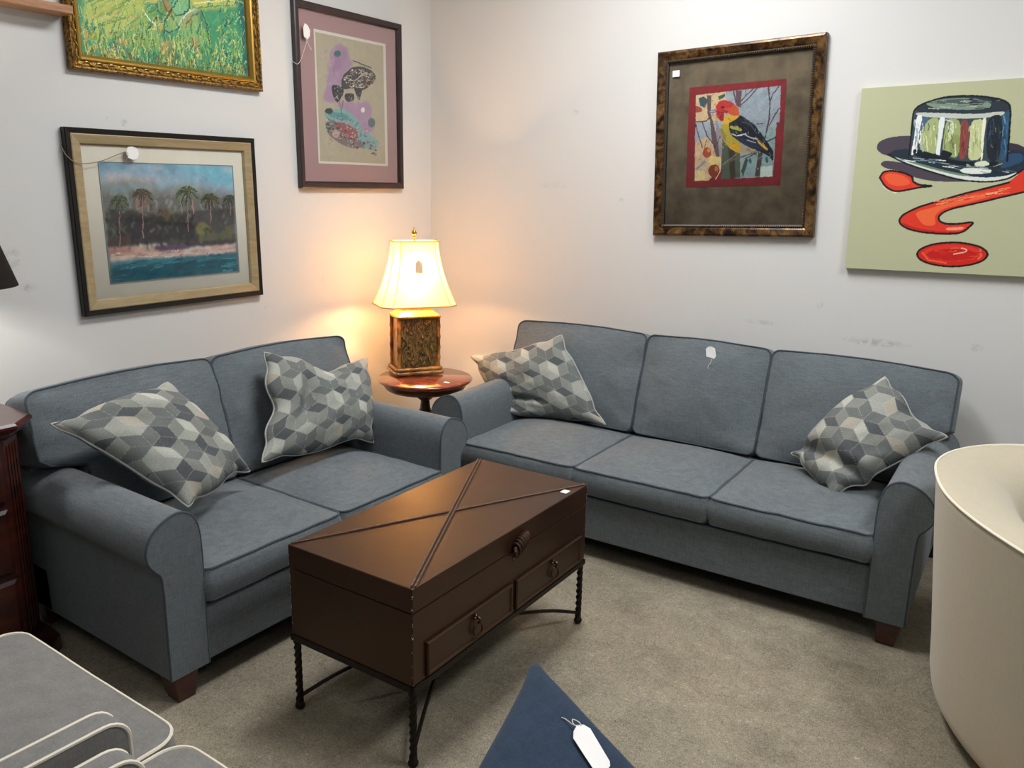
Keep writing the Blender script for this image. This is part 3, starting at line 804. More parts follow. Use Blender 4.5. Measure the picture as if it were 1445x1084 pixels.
  ('p','b98f6a',0,[124,119,121,116,116,115,111,116,109,118,111,121,116,122,121,122]),
  ('p','b98f6a',0,[102,152,100,150,93,149,86,149,84,150,86,152,93,153,100,153]),
  ('p','8f8a84',0,[98,172,96,170,90,168,84,169,82,170,84,172,90,174,96,174]),
  ('p','b98f6a',0,[135,99,133,96,128,95,123,95,120,98,123,101,128,102,133,102]),
  ('p','b8b2a8',0,[151,162,149,160,146,159,142,159,140,161,142,162,146,164,149,163]),
  ('p','b98f6a',0,[85,151,83,148,77,146,71,146,68,149,71,152,77,154,83,154]),
  ('p','8f8a84',0,[139,130,137,127,134,125,130,126,128,128,130,131,134,133,137,132]),
  ('p','b98f6a',0,[130,128,127,125,121,123,114,124,111,126,114,128,121,130,127,129]),
  ('p','b8b2a8',0,[-29,98,-31,95,-36,94,-41,94,-42,97,-40,100,-36,102,-31,101]),
  ('p','d5cdbf',0,[81,161,80,158,77,157,74,158,72,160,74,164,77,165,80,164]),
  ('p','d5cdbf',0,[149,154,147,153,140,151,134,151,132,152,134,154,140,156,147,156]),
  ('p','d5cdbf',0,[68,138,66,135,62,133,58,134,56,136,58,139,62,141,67,140]),
  ('p','b8b2a8',0,[134,143,133,140,129,139,126,140,124,142,126,145,129,146,133,146]),
  ('p','a9a49c',0,[-71,41,-73,38,-77,38,-79,40,-77,43,-73,43]),
  ('p','a9a49c',0,[-102,15,-104,12,-108,12,-110,14,-108,16,-104,17]),
  ('p','a9a49c',0,[-77,70,-79,68,-83,68,-85,70,-83,72,-79,73]),
  ('p','a9a49c',0,[-70,62,-73,60,-76,60,-78,62,-76,64,-72,65]),
  ('p','a9a49c',0,[-110,15,-112,13,-116,12,-118,14,-116,17,-112,17]),
  ('p','a9a49c',0,[-102,19,-104,16,-108,16,-110,18,-108,20,-104,21]),
  ('p','a9a49c',0,[-119,12,-121,9,-125,9,-127,11,-125,14,-121,14]),
  ('p','a9a49c',0,[-116,61,-118,58,-122,58,-124,60,-122,63,-118,63]),
  ('p','a9a49c',0,[-96,50,-98,48,-102,47,-104,50,-102,52,-98,52]),
  ('p','a9a49c',0,[-95,12,-97,10,-101,9,-103,11,-101,14,-97,14]),
  ('p','a9a49c',0,[-81,74,-83,72,-87,71,-89,73,-87,76,-83,76]),
  ('p','a9a49c',0,[-109,35,-111,33,-115,32,-116,34,-114,37,-110,37]),
  ('p','a9a49c',0,[-98,25,-100,22,-104,22,-106,24,-104,26,-100,27]),
  ('p','a9a49c',0,[-96,68,-98,66,-102,65,-104,67,-102,70,-98,70]),
  ('p','a9a49c',0,[-114,14,-116,12,-120,11,-122,14,-120,16,-116,16]),
  ('p','a9a49c',0,[-106,20,-108,18,-112,17,-114,20,-112,22,-108,22]),
  ('p','5a4a4a',0,[182,-238,178,-241,171,-242,164,-241,161,-238,164,-235,172,-234,179,-235]),
  ('p','a56e6c',0,[151,-218,148,-222,143,-224,137,-223,135,-218,138,-214,143,-212,149,-213]),
  ('p','3d3a3c',0,[102,-216,100,-219,94,-220,88,-220,85,-217,88,-214,94,-213,100,-214]),
  ('p','6f8b88',0,[27,-226,25,-228,21,-229,16,-228,14,-226,16,-224,21,-223,25,-224]),
  ('p','b7a79a',0,[-136,-168,-138,-173,-143,-175,-148,-173,-150,-169,-148,-165,-142,-162,-138,-164]),
  ('p','a56e6c',0,[-113,-172,-116,-174,-124,-176,-132,-175,-135,-173,-132,-171,-124,-170,-116,-170]),
  ('p','6f8b88',0,[49,-224,46,-227,39,-229,32,-228,29,-225,32,-222,39,-220,46,-221]),
  ('p','5a4a4a',0,[-76,-125,-79,-129,-85,-131,-91,-130,-93,-126,-91,-122,-84,-120,-78,-121]),
  ('p','5a4a4a',0,[-154,-130,-156,-134,-161,-136,-165,-134,-166,-131,-165,-128,-160,-126,-156,-127]),
  ('p','5a4a4a',0,[-5,-184,-8,-189,-16,-191,-24,-190,-26,-185,-23,-180,-16,-178,-8,-180]),
  ('p','b7a79a',0,[-142,-154,-145,-158,-152,-160,-158,-159,-161,-155,-158,-151,-151,-149,-145,-150]),
  ('p','3d3a3c',0,[-76,-192,-79,-195,-87,-196,-95,-196,-98,-193,-95,-190,-87,-189,-79,-190]),
  ('p','6f8b88',0,[-10,-157,-12,-160,-17,-162,-22,-161,-24,-158,-22,-155,-17,-154,-12,-154]),
  ('p','3d3a3c',0,[41,-229,38,-234,32,-236,25,-235,23,-230,26,-225,32,-223,38,-225]),
  ('p','a56e6c',0,[-76,-157,-78,-159,-82,-161,-85,-160,-87,-158,-85,-155,-81,-154,-78,-154]),
  ('p','a56e6c',0,[12,-198,8,-201,0,-202,-8,-202,-11,-199,-7,-195,1,-194,8,-195]),
  ('p','a56e6c',0,[-47,-133,-49,-138,-53,-140,-57,-138,-59,-134,-57,-129,-53,-127,-49,-129]),
  ('p','a56e6c',0,[183,-261,180,-266,171,-268,163,-266,160,-262,163,-257,172,-255,180,-256]),
  ('p','3d3a3c',0,[94,-203,90,-207,82,-209,74,-208,70,-204,74,-200,82,-198,91,-199]),
  ('p','6f8b88',0,[-133,-127,-135,-129,-139,-130,-143,-130,-145,-128,-143,-126,-139,-124,-135,-125]),
  ('p','a56e6c',0,[-42,-175,-45,-180,-52,-182,-58,-181,-60,-176,-58,-172,-51,-170,-45,-171]),
  ('p','b7a79a',0,[-90,-158,-93,-161,-100,-162,-107,-162,-110,-159,-107,-157,-100,-155,-93,-156]),
  ('p','6f8b88',0,[164,-192,163,-196,158,-199,154,-197,152,-192,154,-187,158,-185,163,-187]),
  ('p','b7a79a',0,[-82,-188,-85,-192,-92,-194,-99,-192,-102,-189,-99,-185,-91,-183,-84,-184]),
  ('p','5a4a4a',0,[168,-254,164,-258,157,-260,150,-258,148,-255,151,-251,158,-249,165,-250]),
  ('p','a56e6c',0,[78,-205,76,-208,70,-209,64,-208,61,-206,64,-203,70,-202,76,-203]),
  ('p','3d3a3c',0,[-81,-160,-83,-165,-87,-167,-92,-165,-94,-161,-92,-157,-87,-155,-82,-156]),
  ('p','6f8b88',0,[-91,-148,-94,-151,-102,-152,-110,-152,-113,-149,-109,-146,-102,-144,-94,-145]),
  ('p','5a4a4a',0,[-48,-163,-50,-166,-55,-168,-60,-167,-62,-163,-60,-160,-55,-158,-50,-159]),
  ('p','5a4a4a',0,[-80,-182,-82,-186,-86,-188,-91,-187,-92,-183,-90,-178,-86,-176,-81,-178]),
  ('p','a56e6c',0,[115,-190,113,-195,109,-197,105,-196,103,-191,105,-186,109,-184,113,-186]),
  ('p','3d3a3c',0,[9,-211,5,-215,-3,-217,-12,-216,-15,-212,-12,-208,-3,-206,6,-208]),
  ('p','3d3a3c',0,[153,-255,151,-258,145,-259,139,-258,137,-256,139,-253,145,-252,151,-253]),
  ('p','3d3a3c',0,[8,-158,5,-163,-2,-165,-9,-164,-11,-160,-8,-155,-1,-153,5,-154]),
  ('p','3d3a3c',0,[-76,-171,-79,-174,-85,-175,-92,-174,-94,-172,-92,-170,-85,-169,-78,-170]),
  ('p','a56e6c',0,[44,-173,41,-178,36,-180,30,-178,28,-174,31,-170,36,-168,42,-169]),
  ('p','5a4a4a',0,[45,-179,41,-184,33,-186,25,-184,22,-180,25,-176,33,-173,42,-175]),
  ('p','5a4a4a',0,[141,-229,138,-233,131,-235,124,-234,121,-230,124,-227,131,-225,138,-226]),
  ('p','5a4a4a',0,[180,-216,178,-219,173,-220,168,-219,166,-217,168,-215,173,-214,178,-214]),
  ('p','b7a79a',0,[-2,-206,-4,-210,-8,-212,-12,-210,-14,-206,-12,-202,-8,-201,-4,-202]),
  ('p','b7a79a',0,[-64,-171,-67,-173,-74,-175,-81,-174,-84,-172,-81,-170,-74,-168,-67,-169]),
  ('p','a56e6c',0,[180,-252,176,-255,168,-256,160,-256,156,-253,160,-251,168,-250,176,-250]),
  ('p','5a4a4a',0,[-101,-136,-104,-141,-112,-143,-120,-142,-123,-138,-120,-133,-112,-131,-104,-132]),
  ('p','b7a79a',0,[-181,-148,-184,-152,-189,-154,-194,-153,-196,-149,-194,-144,-188,-142,-183,-144]),
  ('p','6f8b88',0,[90,-228,87,-232,78,-234,70,-232,67,-229,70,-225,79,-223,87,-224]),
  ('p','3d3a3c',0,[-36,-145,-40,-149,-49,-151,-57,-150,-60,-146,-57,-142,-48,-140,-40,-141]),
  ('s','c29a76',0.6,[-37,128,-27,134,-22,126]),
  ('s','c9c2b4',0.8,[-16,134,-1,134,-5,132]),
  ('s','c9c2b4',0.7,[143,160,155,167,164,158]),
  ('s','a39a8e',0.6,[43,156,51,153,56,154]),
  ('s','c9c2b4',0.7,[126,126,138,129,138,126]),
  ('s','a39a8e',0.7,[4,82,9,79,20,79]),
  ('s','1d1d20',0.8,[58,142,67,148,78,149]),
  ('s','e0d8c6',0.7,[67,120,74,121,87,121]),
  ('s','c29a76',0.8,[106,159,117,155,122,167]),
  ('s','c29a76',0.8,[88,95,103,92,103,101]),
  ('s','1d1d20',0.8,[145,106,156,108,158,110]),
  ('s','c29a76',0.5,[100,112,106,118,114,109]),
  ('s','1d1d20',0.8,[40,102,50,109,50,106]),
  ('s','1d1d20',0.8,[16,110,24,107,29,109]),
  ('s','e0d8c6',0.8,[71,83,82,83,92,86]),
  ('s','e0d8c6',0.7,[101,162,107,161,121,164]),
  ('s','e0d8c6',0.8,[10,98,18,99,23,104]),
  ('s','1d1d20',0.5,[64,146,70,146,74,149]),
  ('s','e0d8c6',0.7,[-54,115,-40,122,-36,118]),
  ('s','e0d8c6',0.5,[60,154,73,160,69,157]),
  ('s','1d1d20',0.8,[106,116,114,114,117,120]),
  ('s','1d1d20',0.8,[-12,124,3,125,0,125]),
  ('s','1d1d20',0.5,[-2,149,5,148,19,150]),
  ('s','1d1d20',0.7,[14,154,21,154,26,159]),
  ('s','c9c2b4',0.6,[16,155,30,158,32,155]),
  ('s','a39a8e',0.8,[136,142,151,142,159,142]),
  ('s','c9c2b4',0.7,[2,110,7,112,20,110]),
  ('s','c29a76',0.8,[7,147,21,142,16,144]),
  ('s','e0d8c6',0.5,[75,153,79,147,88,157]),
  ('s','e0d8c6',0.7,[60,138,74,139,72,137]),
  ('s','1d1d20',0.7,[40,166,55,170,59,169]),
  ('s','e0d8c6',0.5,[-38,122,-24,120,-24,123]),
  ('s','c9c2b4',0.8,[23,94,28,89,34,99]),
  ('s','c9c2b4',0.5,[32,107,45,103,44,111]),
  ('s','e0d8c6',0.5,[-39,125,-28,132,-21,128]),
  ('s','1d1d20',0.5,[-24,108,-18,113,-9,114]),
  ('s','c9c2b4',0.6,[97,159,102,158,114,160]),
  ('s','a39a8e',0.7,[157,120,164,126,174,117]),
  ('s','c9c2b4',0.7,[-18,119,-4,117,2,124]),
  ('s','c9c2b4',0.7,[50,119,59,115,63,117]),
  ('s','c29a76',0.7,[110,142,118,142,130,146]),
  ('s','c9c2b4',0.5,[51,98,66,99,60,98]),
  ('s','1d1d20',0.8,[-17,117,-6,122,-2,117]),
  ('s','c29a76',0.6,[-17,127,-13,133,-2,132]),
  ('s','c29a76',0.7,[76,155,81,153,97,152]),
  ('s','1d1d20',0.7,[12,127,23,130,27,130]),
  ('s','e0d8c6',0.4,[60,80,66,81,74,86]),
  ('s','1d1d20',0.5,[-35,140,-22,147,-16,139]),
  ('s','1d1d20',0.6,[140,144,152,141,151,150]),
  ('s','a39a8e',0.8,[98,156,104,158,115,161]),
  ('s','c29a76',0.7,[30,85,41,93,43,90]),
  ('s','c9c2b4',0.7,[82,145,98,147,104,147]),
  ('s','a39a8e',0.6,[-6,133,7,134,8,131]),
  ('s','e0d8c6',0.4,[154,157,162,151,169,158]),
  ('s','a39a8e',0.8,[142,147,157,144,154,146]),
  ('s','1d1d20',0.8,[96,116,104,119,109,117]),
  ('s','e0d8c6',0.8,[58,91,64,92,69,90]),
  ('s','a39a8e',0.7,[72,101,82,97,91,103]),
  ('s','e0d8c6',0.8,[67,95,80,102,87,101]),
  ('s','c29a76',0.7,[159,120,173,123,169,117]),
  ('s','c29a76',0.5,[61,114,76,113,76,119]),
  ('s','1d1d20',0.8,[124,149,128,152,137,148]),
  ('s','c29a76',0.5,[142,128,156,129,159,127]),
  ('s','a39a8e',0.5,[141,112,148,114,159,110]),
  ('s','e0d8c6',0.5,[11,91,17,87,21,91]),
  ('s','a39a8e',0.5,[70,95,83,91,88,92]),
  ('s','a39a8e',0.6,[-40,117,-32,120,-27,119]),
  ('s','c29a76',0.7,[55,148,59,150,68,154]),
  ('s','c9c2b4',0.9,[53,110,61,117,71,110]),
  ('s','c29a76',0.5,[26,81,36,83,45,87]),
  ('s','c9c2b4',0.6,[50,86,59,82,71,86]),
  ('s','a39a8e',0.8,[34,80,49,82,52,84]),
  ('s','c9c2b4',0.7,[67,99,77,98,86,102]),
  ('s','c9c2b4',0.5,[84,151,95,155,105,156]),
  ('s','1d1d20',0.5,[-13,88,-4,84,6,88]),
  ('s','c29a76',0.8,[25,88,37,85,35,86]),
  ('s','1d1d20',0.7,[142,112,159,112,152,111]),
  ('s','c29a76',0.7,[98,102,109,103,116,102]),
  ('s','c9c2b4',0.6,[52,168,64,175,71,168]),
  ('s','c9c2b4',0.6,[123,134,127,140,136,138]),
  ('s','e0d8c6',0.5,[85,89,97,88,97,90]),
  ('s','c29a76',0.4,[117,98,130,93,133,97]),
  ('s','e0d8c6',0.7,[-22,109,-6,113,-11,110]),
  ('s','a39a8e',0.5,[2,151,18,151,13,156]),
  ('s','1d1d20',0.8,[91,95,104,102,110,97]),
  ('s','c9c2b4',0.8,[62,171,73,166,83,175]),
  ('s','c9c2b4',0.5,[42,116,55,111,58,119]),
  ('s','1d1d20',0.8,[157,144,166,144,178,142]),
  ('s','a39a8e',0.8,[165,118,176,117,185,123]),
  ('s','1d1d20',0.6,[83,148,99,147,98,149]),
  ('s','c9c2b4',0.7,[72,149,83,147,85,155]),
  ('s','a39a8e',0.7,[119,124,125,130,137,127]),
  ('s','a39a8e',0.7,[51,114,66,113,71,121]),
  ('s','1d1d20',0.5,[20,89,27,92,30,86]),
  ('s','5d5a5a',0.7,[-84,65,-82,61]),
  ('s','8e8a84',0.4,[-89,36,-88,30]),
  ('s','8e8a84',0.4,[-91,44,-88,33]),
  ('s','8e8a84',0.5,[-104,28,-101,16]),
  ('s','b5aea2',0.4,[-104,26,-106,14]),
  ('s','b5aea2',0.4,[-92,-2,-95,-14]),
  ('s','8e8a84',0.6,[-118,-3,-121,-9]),
  ('s','b5aea2',0.5,[-107,21,-100,14]),
  ('s','5d5a5a',0.7,[-113,40,-108,31]),
  ('s','b5aea2',0.4,[-132,26,-132,21]),
  ('s','b5aea2',0.5,[-100,14,-96,7]),
  ('s','5d5a5a',0.6,[-88,68,-91,58]),
  ('s','5d5a5a',0.5,[-3,39,-4,30]),
  ('s','8e8a84',0.5,[3,26,3,14]),
  ('s','5d5a5a',0.5,[-36,25,-37,19]),
  ('s','5d5a5a',0.7,[-28,21,-26,12]),
  ('s','b5aea2',0.5,[-3,25,-5,17]),
  ('s','5d5a5a',0.4,[-39,30,-39,18]),
  ('s','8e8a84',0.7,[-20,28,-16,22]),
  ('s','b5aea2',0.6,[-4,24,3,15]),
  ('s','b5aea2',0.5,[-7,14,-6,2]),
  ('s','5d5a5a',0.5,[-39,23,-38,15]),
  ('s','8e8a84',0.5,[-20,14,-20,2]),
  ('s','8e8a84',0.5,[-15,8,-7,4]),
  ('s','b5aea2',0.5,[56,96,54,88]),
  ('s','b5aea2',0.7,[62,33,60,24]),
  ('s','b5aea2',0.5,[48,33,52,22]),
  ('s','b5aea2',0.4,[29,41,34,32]),
  ('s','b5aea2',0.7,[46,30,52,22]),
  ('s','5d5a5a',0.6,[53,30,61,22]),
  ('s','8e8a84',0.7,[34,89,38,85]),
  ('s','b5aea2',0.4,[58,53,66,47]),
  ('s','b5aea2',0.6,[27,39,28,33]),
  ('s','b5aea2',0.4,[30,26,29,15]),
  ('s','b5aea2',0.4,[45,37,52,32]),
  ('s','5d5a5a',0.7,[39,76,42,66]),
  ('s','2f3436',0.7,[28,-105,34,-104,43,-97]),
  ('s','8a5054',0.7,[-152,-110,-142,-106,-163,-114]),
  ('s','b8a89c',0.9,[-80,-142,-89,-142,-81,-135]),
  ('s','4c4244',0.5,[63,-168,53,-171,57,-158]),
  ('s','2f3436',0.6,[-187,-140,-187,-138,-179,-144]),
  ('s','c8bcae',0.7,[-192,-129,-192,-127,-196,-136]),
  ('s','c8bcae',1.1,[16,-165,20,-158,12,-175]),
  ('s','2f3436',1,[-20,-94,-13,-87,-18,-95]),
  ('s','4c4244',0.8,[-78,-165,-85,-159,-73,-168]),
  ('s','4c4244',0.8,[94,-166,104,-171,100,-167]),
  ('s','b8a89c',0.9,[-10,-179,-19,-176,-3,-170]),
  ('s','2f3436',1,[8,-192,16,-189,4,-188]),
  ('s','4c4244',0.6,[-171,-66,-164,-68,-169,-72]),
  ('s','8a5054',1,[169,-199,168,-203,186,-206]),
  ('s','8a5054',0.6,[-97,-160,-105,-164,-92,-154]),
  ('s','4c4244',0.8,[178,-186,184,-180,189,-184]),
  ('s','2f3436',0.7,[-117,-113,-114,-111,-114,-117]),
  ('s','c8bcae',0.8,[-65,-166,-55,-168,-56,-168]),
  ('s','2f3436',0.9,[-124,-117,-122,-112,-132,-111]),
  ('s','4c4244',0.7,[-157,-121,-156,-117,-160,-128]),
  ('s','8a5054',0.9,[116,-202,107,-201,106,-210]),
  ('s','6a8f8c',0.9,[-155,-93,-158,-96,-152,-95]),
  ('s','6a8f8c',0.6,[-39,-130,-46,-124,-41,-139]),
  ('s','c8bcae',0.7,[102,-216,99,-218,102,-224]),
  ('s','c8bcae',0.8,[-89,-159,-93,-163,-98,-166]),
  ('s','b8a89c',0.9,[-165,-129,-160,-135,-163,-124]),
  ('s','6a8f8c',1,[9,-150,15,-154,17,-155]),
  ('s','88b0ac',1.1,[42,-179,35,-182,27,-187]),
  ('s','2f3436',0.8,[-146,-125,-141,-131,-136,-126]),
  ('s','6a8f8c',0.6,[134,-132,131,-136,121,-126]),
  ('s','4c4244',0.6,[154,-215,144,-213,139,-209]),
  ('s','c8bcae',0.7,[184,-172,181,-170,197,-178]),
  ('s','b8a89c',1,[-168,-111,-170,-112,-175,-109]),
  ('s','6a8f8c',0.9,[42,-146,47,-152,42,-141]),
  ('s','88b0ac',0.7,[-48,-161,-56,-165,-50,-164]),
  ('s','8a5054',0.5,[-8,-105,-9,-106,3,-97]),
  ('s','6a8f8c',0.9,[97,-153,93,-148,99,-154]),
  ('s','2f3436',0.5,[30,-105,32,-101,31,-113]),
  ('s','6a8f8c',0.8,[26,-193,26,-194,34,-197]),
  ('s','6a8f8c',1.1,[-74,-90,-78,-94,-76,-81]),
  ('s','8a5054',0.7,[-154,-155,-152,-156,-161,-155]),
  ('s','6a8f8c',0.7,[-178,-150,-170,-150,-166,-150]),
  ('s','2f3436',0.7,[116,-199,111,-197,133,-197]),
  ('s','4c4244',0.9,[152,-199,154,-196,154,-202]),
  ('s','b8a89c',0.8,[-33,-173,-37,-175,-37,-164]),
  ('s','2f3436',1.1,[-139,-146,-147,-145,-142,-140]),
  ('s','b8a89c',0.8,[-43,-142,-39,-146,-46,-135]),
  ('s','4c4244',0.5,[39,-172,41,-178,24,-176]),
  ('s','88b0ac',0.7,[42,-192,32,-192,32,-198]),
  ('s','c8bcae',0.6,[-6,-173,3,-178,-7,-177]),
  ('s','88b0ac',1,[-90,-87,-99,-88,-76,-78]),
  ('s','8a5054',0.7,[-109,-88,-104,-90,-122,-86]),
  ('s','8a5054',0.5,[1,-196,11,-201,8,-195]),
  ('s','2f3436',0.8,[-122,-119,-124,-121,-108,-113]),
  ('s','6a8f8c',0.5,[-172,-135,-163,-129,-186,-144]),
  ('s','6a8f8c',0.9,[44,-138,37,-131,60,-143]),
  ('s','4c4244',0.9,[-162,-101,-170,-95,-167,-100]),
  ('s','2f3436',0.7,[-149,-157,-147,-153,-163,-166]),
  ('s','2f3436',0.8,[44,-127,49,-131,35,-134]),
  ('s','b8a89c',0.9,[158,-141,164,-144,165,-144]),
  ('s','c8bcae',0.9,[-42,-122,-43,-123,-39,-127]),
  ('s','b8a89c',0.9,[-6,-128,-8,-136,-22,-134]),
  ('s','b8a89c',0.8,[25,-122,22,-116,15,-130]),
  ('s','88b0ac',0.8,[-28,-94,-30,-98,-34,-95]),
  ('s','6a8f8c',1,[-81,-123,-74,-129,-82,-125]),
  ('s','6a8f8c',0.6,[17,-127,26,-122,26,-126]),
  ('s','88b0ac',0.9,[-180,-135,-184,-131,-168,-135]),
  ('s','8a5054',1.1,[119,-218,125,-222,133,-220]),
  ('s','8a5054',0.8,[-58,-127,-48,-122,-58,-130]),
  ('s','c8bcae',0.6,[86,-143,82,-146,86,-140]),
  ('s','8a5054',0.7,[-164,-131,-170,-136,-152,-127]),
  ('s','88b0ac',0.7,[92,-219,85,-215,101,-216]),
  ('s','2f3436',1.1,[-79,-95,-76,-93,-69,-92]),
  ('s','b8a89c',0.8,[178,-177,182,-177,187,-183]),
  ('s','2f3436',1,[98,-163,90,-168,86,-158]),
  ('s','c8bcae',1,[43,-130,41,-136,30,-140]),
  ('s','2f3436',1,[-179,-155,-174,-153,-175,-162]),
  ('s','4c4244',0.9,[23,-163,20,-157,8,-155]),
  ('s','6a8f8c',0.6,[176,-210,183,-203,170,-208]),
  ('s','6a8f8c',0.6,[105,-222,102,-220,107,-228]),
  ('s','4c4244',0.7,[23,-115,15,-122,38,-108]),
  ('s','b8a89c',0.9,[114,-137,113,-135,103,-133]),
  ('s','c8bcae',1,[104,-137,100,-144,116,-137]),
  ('s','88b0ac',1.1,[152,-174,141,-174,153,-181]),
  ('s','b8a89c',1,[180,-205,187,-204,181,-214]),
  ('s','2f3436',0.8,[-12,-140,-11,-144,2,-132]),
  ('s','2f3436',0.8,[133,-214,143,-214,129,-207]),
  ('s','2f3436',0.8,[-47,-122,-48,-124,-45,-128]),
  ('s','c8bcae',0.7,[-39,-128,-41,-129,-26,-130]),
  ('s','c8bcae',0.8,[178,-174,181,-182,173,-183]),
  ('s','8a5054',0.6,[-36,-141,-32,-144,-43,-138]),
  ('s','6a8f8c',0.9,[65,-111,66,-111,59,-117]),
  ('s','4c4244',1.1,[-111,-141,-101,-138,-107,-146]),
  ('s','b8a89c',1,[171,-210,162,-210,176,-216]),
  ('s','4c4244',0.7,[59,-162,56,-155,71,-164]),
  ('s','8a5054',0.6,[-7,-139,3,-145,-6,-147]),
  ('s','6a8f8c',0.7,[173,-234,168,-230,171,-227]),
  ('s','c8bcae',0.5,[-126,-169,-129,-162,-112,-163]),
  ('s','4c4244',0.7,[-176,-92,-172,-95,-180,-87]),
  ('s','4c4244',0.8,[-185,-147,-177,-143,-193,-144]),
  ('s','8a5054',0.8,[34,-180,25,-178,20,-182]),
  ('s','2f3436',0.8,[-59,-177,-67,-178,-50,-184]),
  ('s','2f3436',0.6,[-103,-74,-112,-73,-90,-77]),
  ('s','88b0ac',0.8,[-2,-158,-7,-152,-7,-151]),
  ('s','c8bcae',0.8,[38,-128,37,-122,48,-123]),
  ('s','c8bcae',0.7,[-96,-156,-101,-161,-100,-152]),
  ('s','b8a89c',1.1,[-1,-153,5,-158,-5,-159]),
  ('s','b8a89c',1.1,[-176,-96,-184,-94,-183,-103]),
  ('s','c8bcae',0.8,[-20,-193,-14,-192,-21,-202]),
  ('s','88b0ac',1,[124,-169,121,-168,122,-165]),
  ('s','3a3638',1.2,[-71,103,-50,136,4,174,65,189,134,185,187,158,160,113]),
 ],
 'green': [
  ('p','3f8d62',0,[-371,-8,404,147,394,-319,-396,-326]),
  ('p','a7b555',0,[-357,-31,-136,12,-109,-99,-192,-168,-247,-220,-323,-252,-380,-239]),
  ('p','b9c060',0,[115,32,359,77,360,-8,158,-54,107,-51]),
  ('p','7fae5f',0,[-247,-220,-110,-116,-45,-122,-57,-244,-247,-275]),
  ('p','8fbf74',0,[-38,-115,14,-78,69,-81,42,-143,-2,-170,-34,-155]),
  ('p','79b883',0,[22,14,108,30,99,-64,46,-108,7,-80]),
  ('p','86b06a',0,[50,-136,82,-96,134,-70,160,-107,191,-187,92,-224,59,-187]),
  ('p','c08b4e',0,[-28,-52,0,-41,16,-95,4,-106,-24,-79]),
  ('p','c9a561',0,[-67,-143,-42,-122,-36,-166,-60,-176]),
  ('p','c28a52',0,[132,-195,130,-201,127,-206,121,-211,114,-214,107,-216,100,-216,94,-215,89,-211,86,-207,85,-201,87,-196,91,-190,96,-186,103,-182,110,-180,117,-180,124,-182,129,-185,132,-190]),
  ('p','b9854c',0,[-10,-226,-12,-234,-16,-242,-22,-248,-30,-253,-37,-255,-45,-255,-52,-252,-56,-247,-59,-241,-60,-233,-58,-225,-54,-217,-48,-211,-40,-206,-32,-204,-25,-204,-18,-207,-13,-212,-10,-218]),
  ('p','b08a50',0,[-204,-241,-205,-248,-208,-255,-212,-260,-216,-264,-221,-266,-226,-265,-230,-263,-232,-258,-234,-252,-234,-245,-232,-238,-230,-232,-226,-226,-221,-223,-216,-221,-212,-221,-208,-224,-205,-228,-204,-234]),
  ('p','c9955c',0,[58,-129,104,-84,126,-83,71,-139]),
  ('p','1c6a68',0,[351,76,392,83,385,-306,362,-303]),
  ('p','2c6d5c',0,[-276,-257,-220,-254,-165,-270,-267,-288,-309,-283]),
  ('p','3d7a45',0,[-342,-154,-231,-128,-238,-137,-331,-162]),
  ('s','17504e',4.2,[139,-57,159,-119,195,-186]),
  ('s','dfe8cf',2.7,[43,-137,75,-91,113,-63,139,-57]),
  ('s','1f5a48',3.2,[103,-17,99,-64,68,-87]),
  ('s','2b6a50',2.9,[14,-78,32,-101,61,-91]),
  ('s','1f5550',2.5,[-34,-149,-30,-212]),
  ('s','4a3a2a',2.5,[-58,-119,-103,-171]),
  ('s','8a9a48',3.7,[-260,-222,-110,-110]),
  ('s','d2d07a',2.9,[-246,-212,-151,-134]),
  ('s','cfd080',3.2,[-345,-181,-200,-125]),
  ('s','6f9c42',3.7,[-342,-207,-189,-140]),
  ('s','c7cc70',2.9,[-333,-232,-238,-186]),
  ('s','e8e4a0',2.5,[123,-37,347,20]),
  ('s','6a9a52',2.5,[114,-56,345,-5]),
  ('s','c9b052',1.4,[-172,-301,-175,-288,-178,-279]),
  ('s','b5d08a',1.3,[33,-189,30,-181,26,-177]),
  ('s','c9cf78',2.3,[-330,-273,-332,-258,-334,-248]),
  ('s','6c6a2c',1.3,[22,-306,19,-293,15,-285]),
  ('s','d8d27a',2.2,[253,-278,250,-271,246,-267]),
  ('s','2f5a3c',2.2,[102,-302,100,-288,98,-280]),
  ('s','8f8a3a',2.6,[-353,-312,-351,-304,-349,-299]),
  ('s','2f8a5c',2.4,[-57,-190,-59,-181,-60,-174]),
  ('s','c79a52',1.7,[-224,-250,-219,-238,-215,-230]),
  ('s','6c6a2c',2.8,[361,-296,365,-284,368,-276]),
  ('s','3f9a7c',1.8,[-89,-185,-88,-179,-87,-175]),
  ('s','5fae6a',2.8,[-149,-259,-152,-244,-154,-234]),
  ('s','c79a52',1.7,[-55,-232,-52,-226,-50,-222]),
  ('s','2f8a5c',2.3,[-121,-233,-120,-228,-120,-225]),
  ('s','8f8a3a',1.9,[-46,-292,-43,-283,-40,-276]),
  ('s','6c6a2c',2.6,[263,-301,264,-289,266,-281]),
  ('s','8f8a3a',2.9,[258,-279,257,-268,256,-260]),
  ('s','8f8a3a',2.7,[-293,-301,-295,-293,-296,-288]),
  ('s','c9b052',2.2,[-270,-289,-270,-282,-269,-278]),
  ('s','a9c060',2,[342,-215,345,-202,347,-192]),
  ('s','b5d08a',1.9,[273,-172,275,-156,276,-145]),
  ('s','c9cf78',2,[-319,-245,-322,-240,-325,-237]),
  ('s','5fae6a',2.9,[-315,-249,-314,-243,-313,-239]),
  ('s','46522c',1.7,[47,-305,46,-297,45,-292]),
  ('s','c79a52',2,[-153,-277,-149,-270,-146,-265]),
  ('s','8f8a3a',2.6,[-181,-302,-177,-286,-174,-276]),
  ('s','6c6a2c',2.4,[-287,-313,-285,-295,-284,-284]),
  ('s','5fae6a',2.4,[308,-205,311,-194,313,-188]),
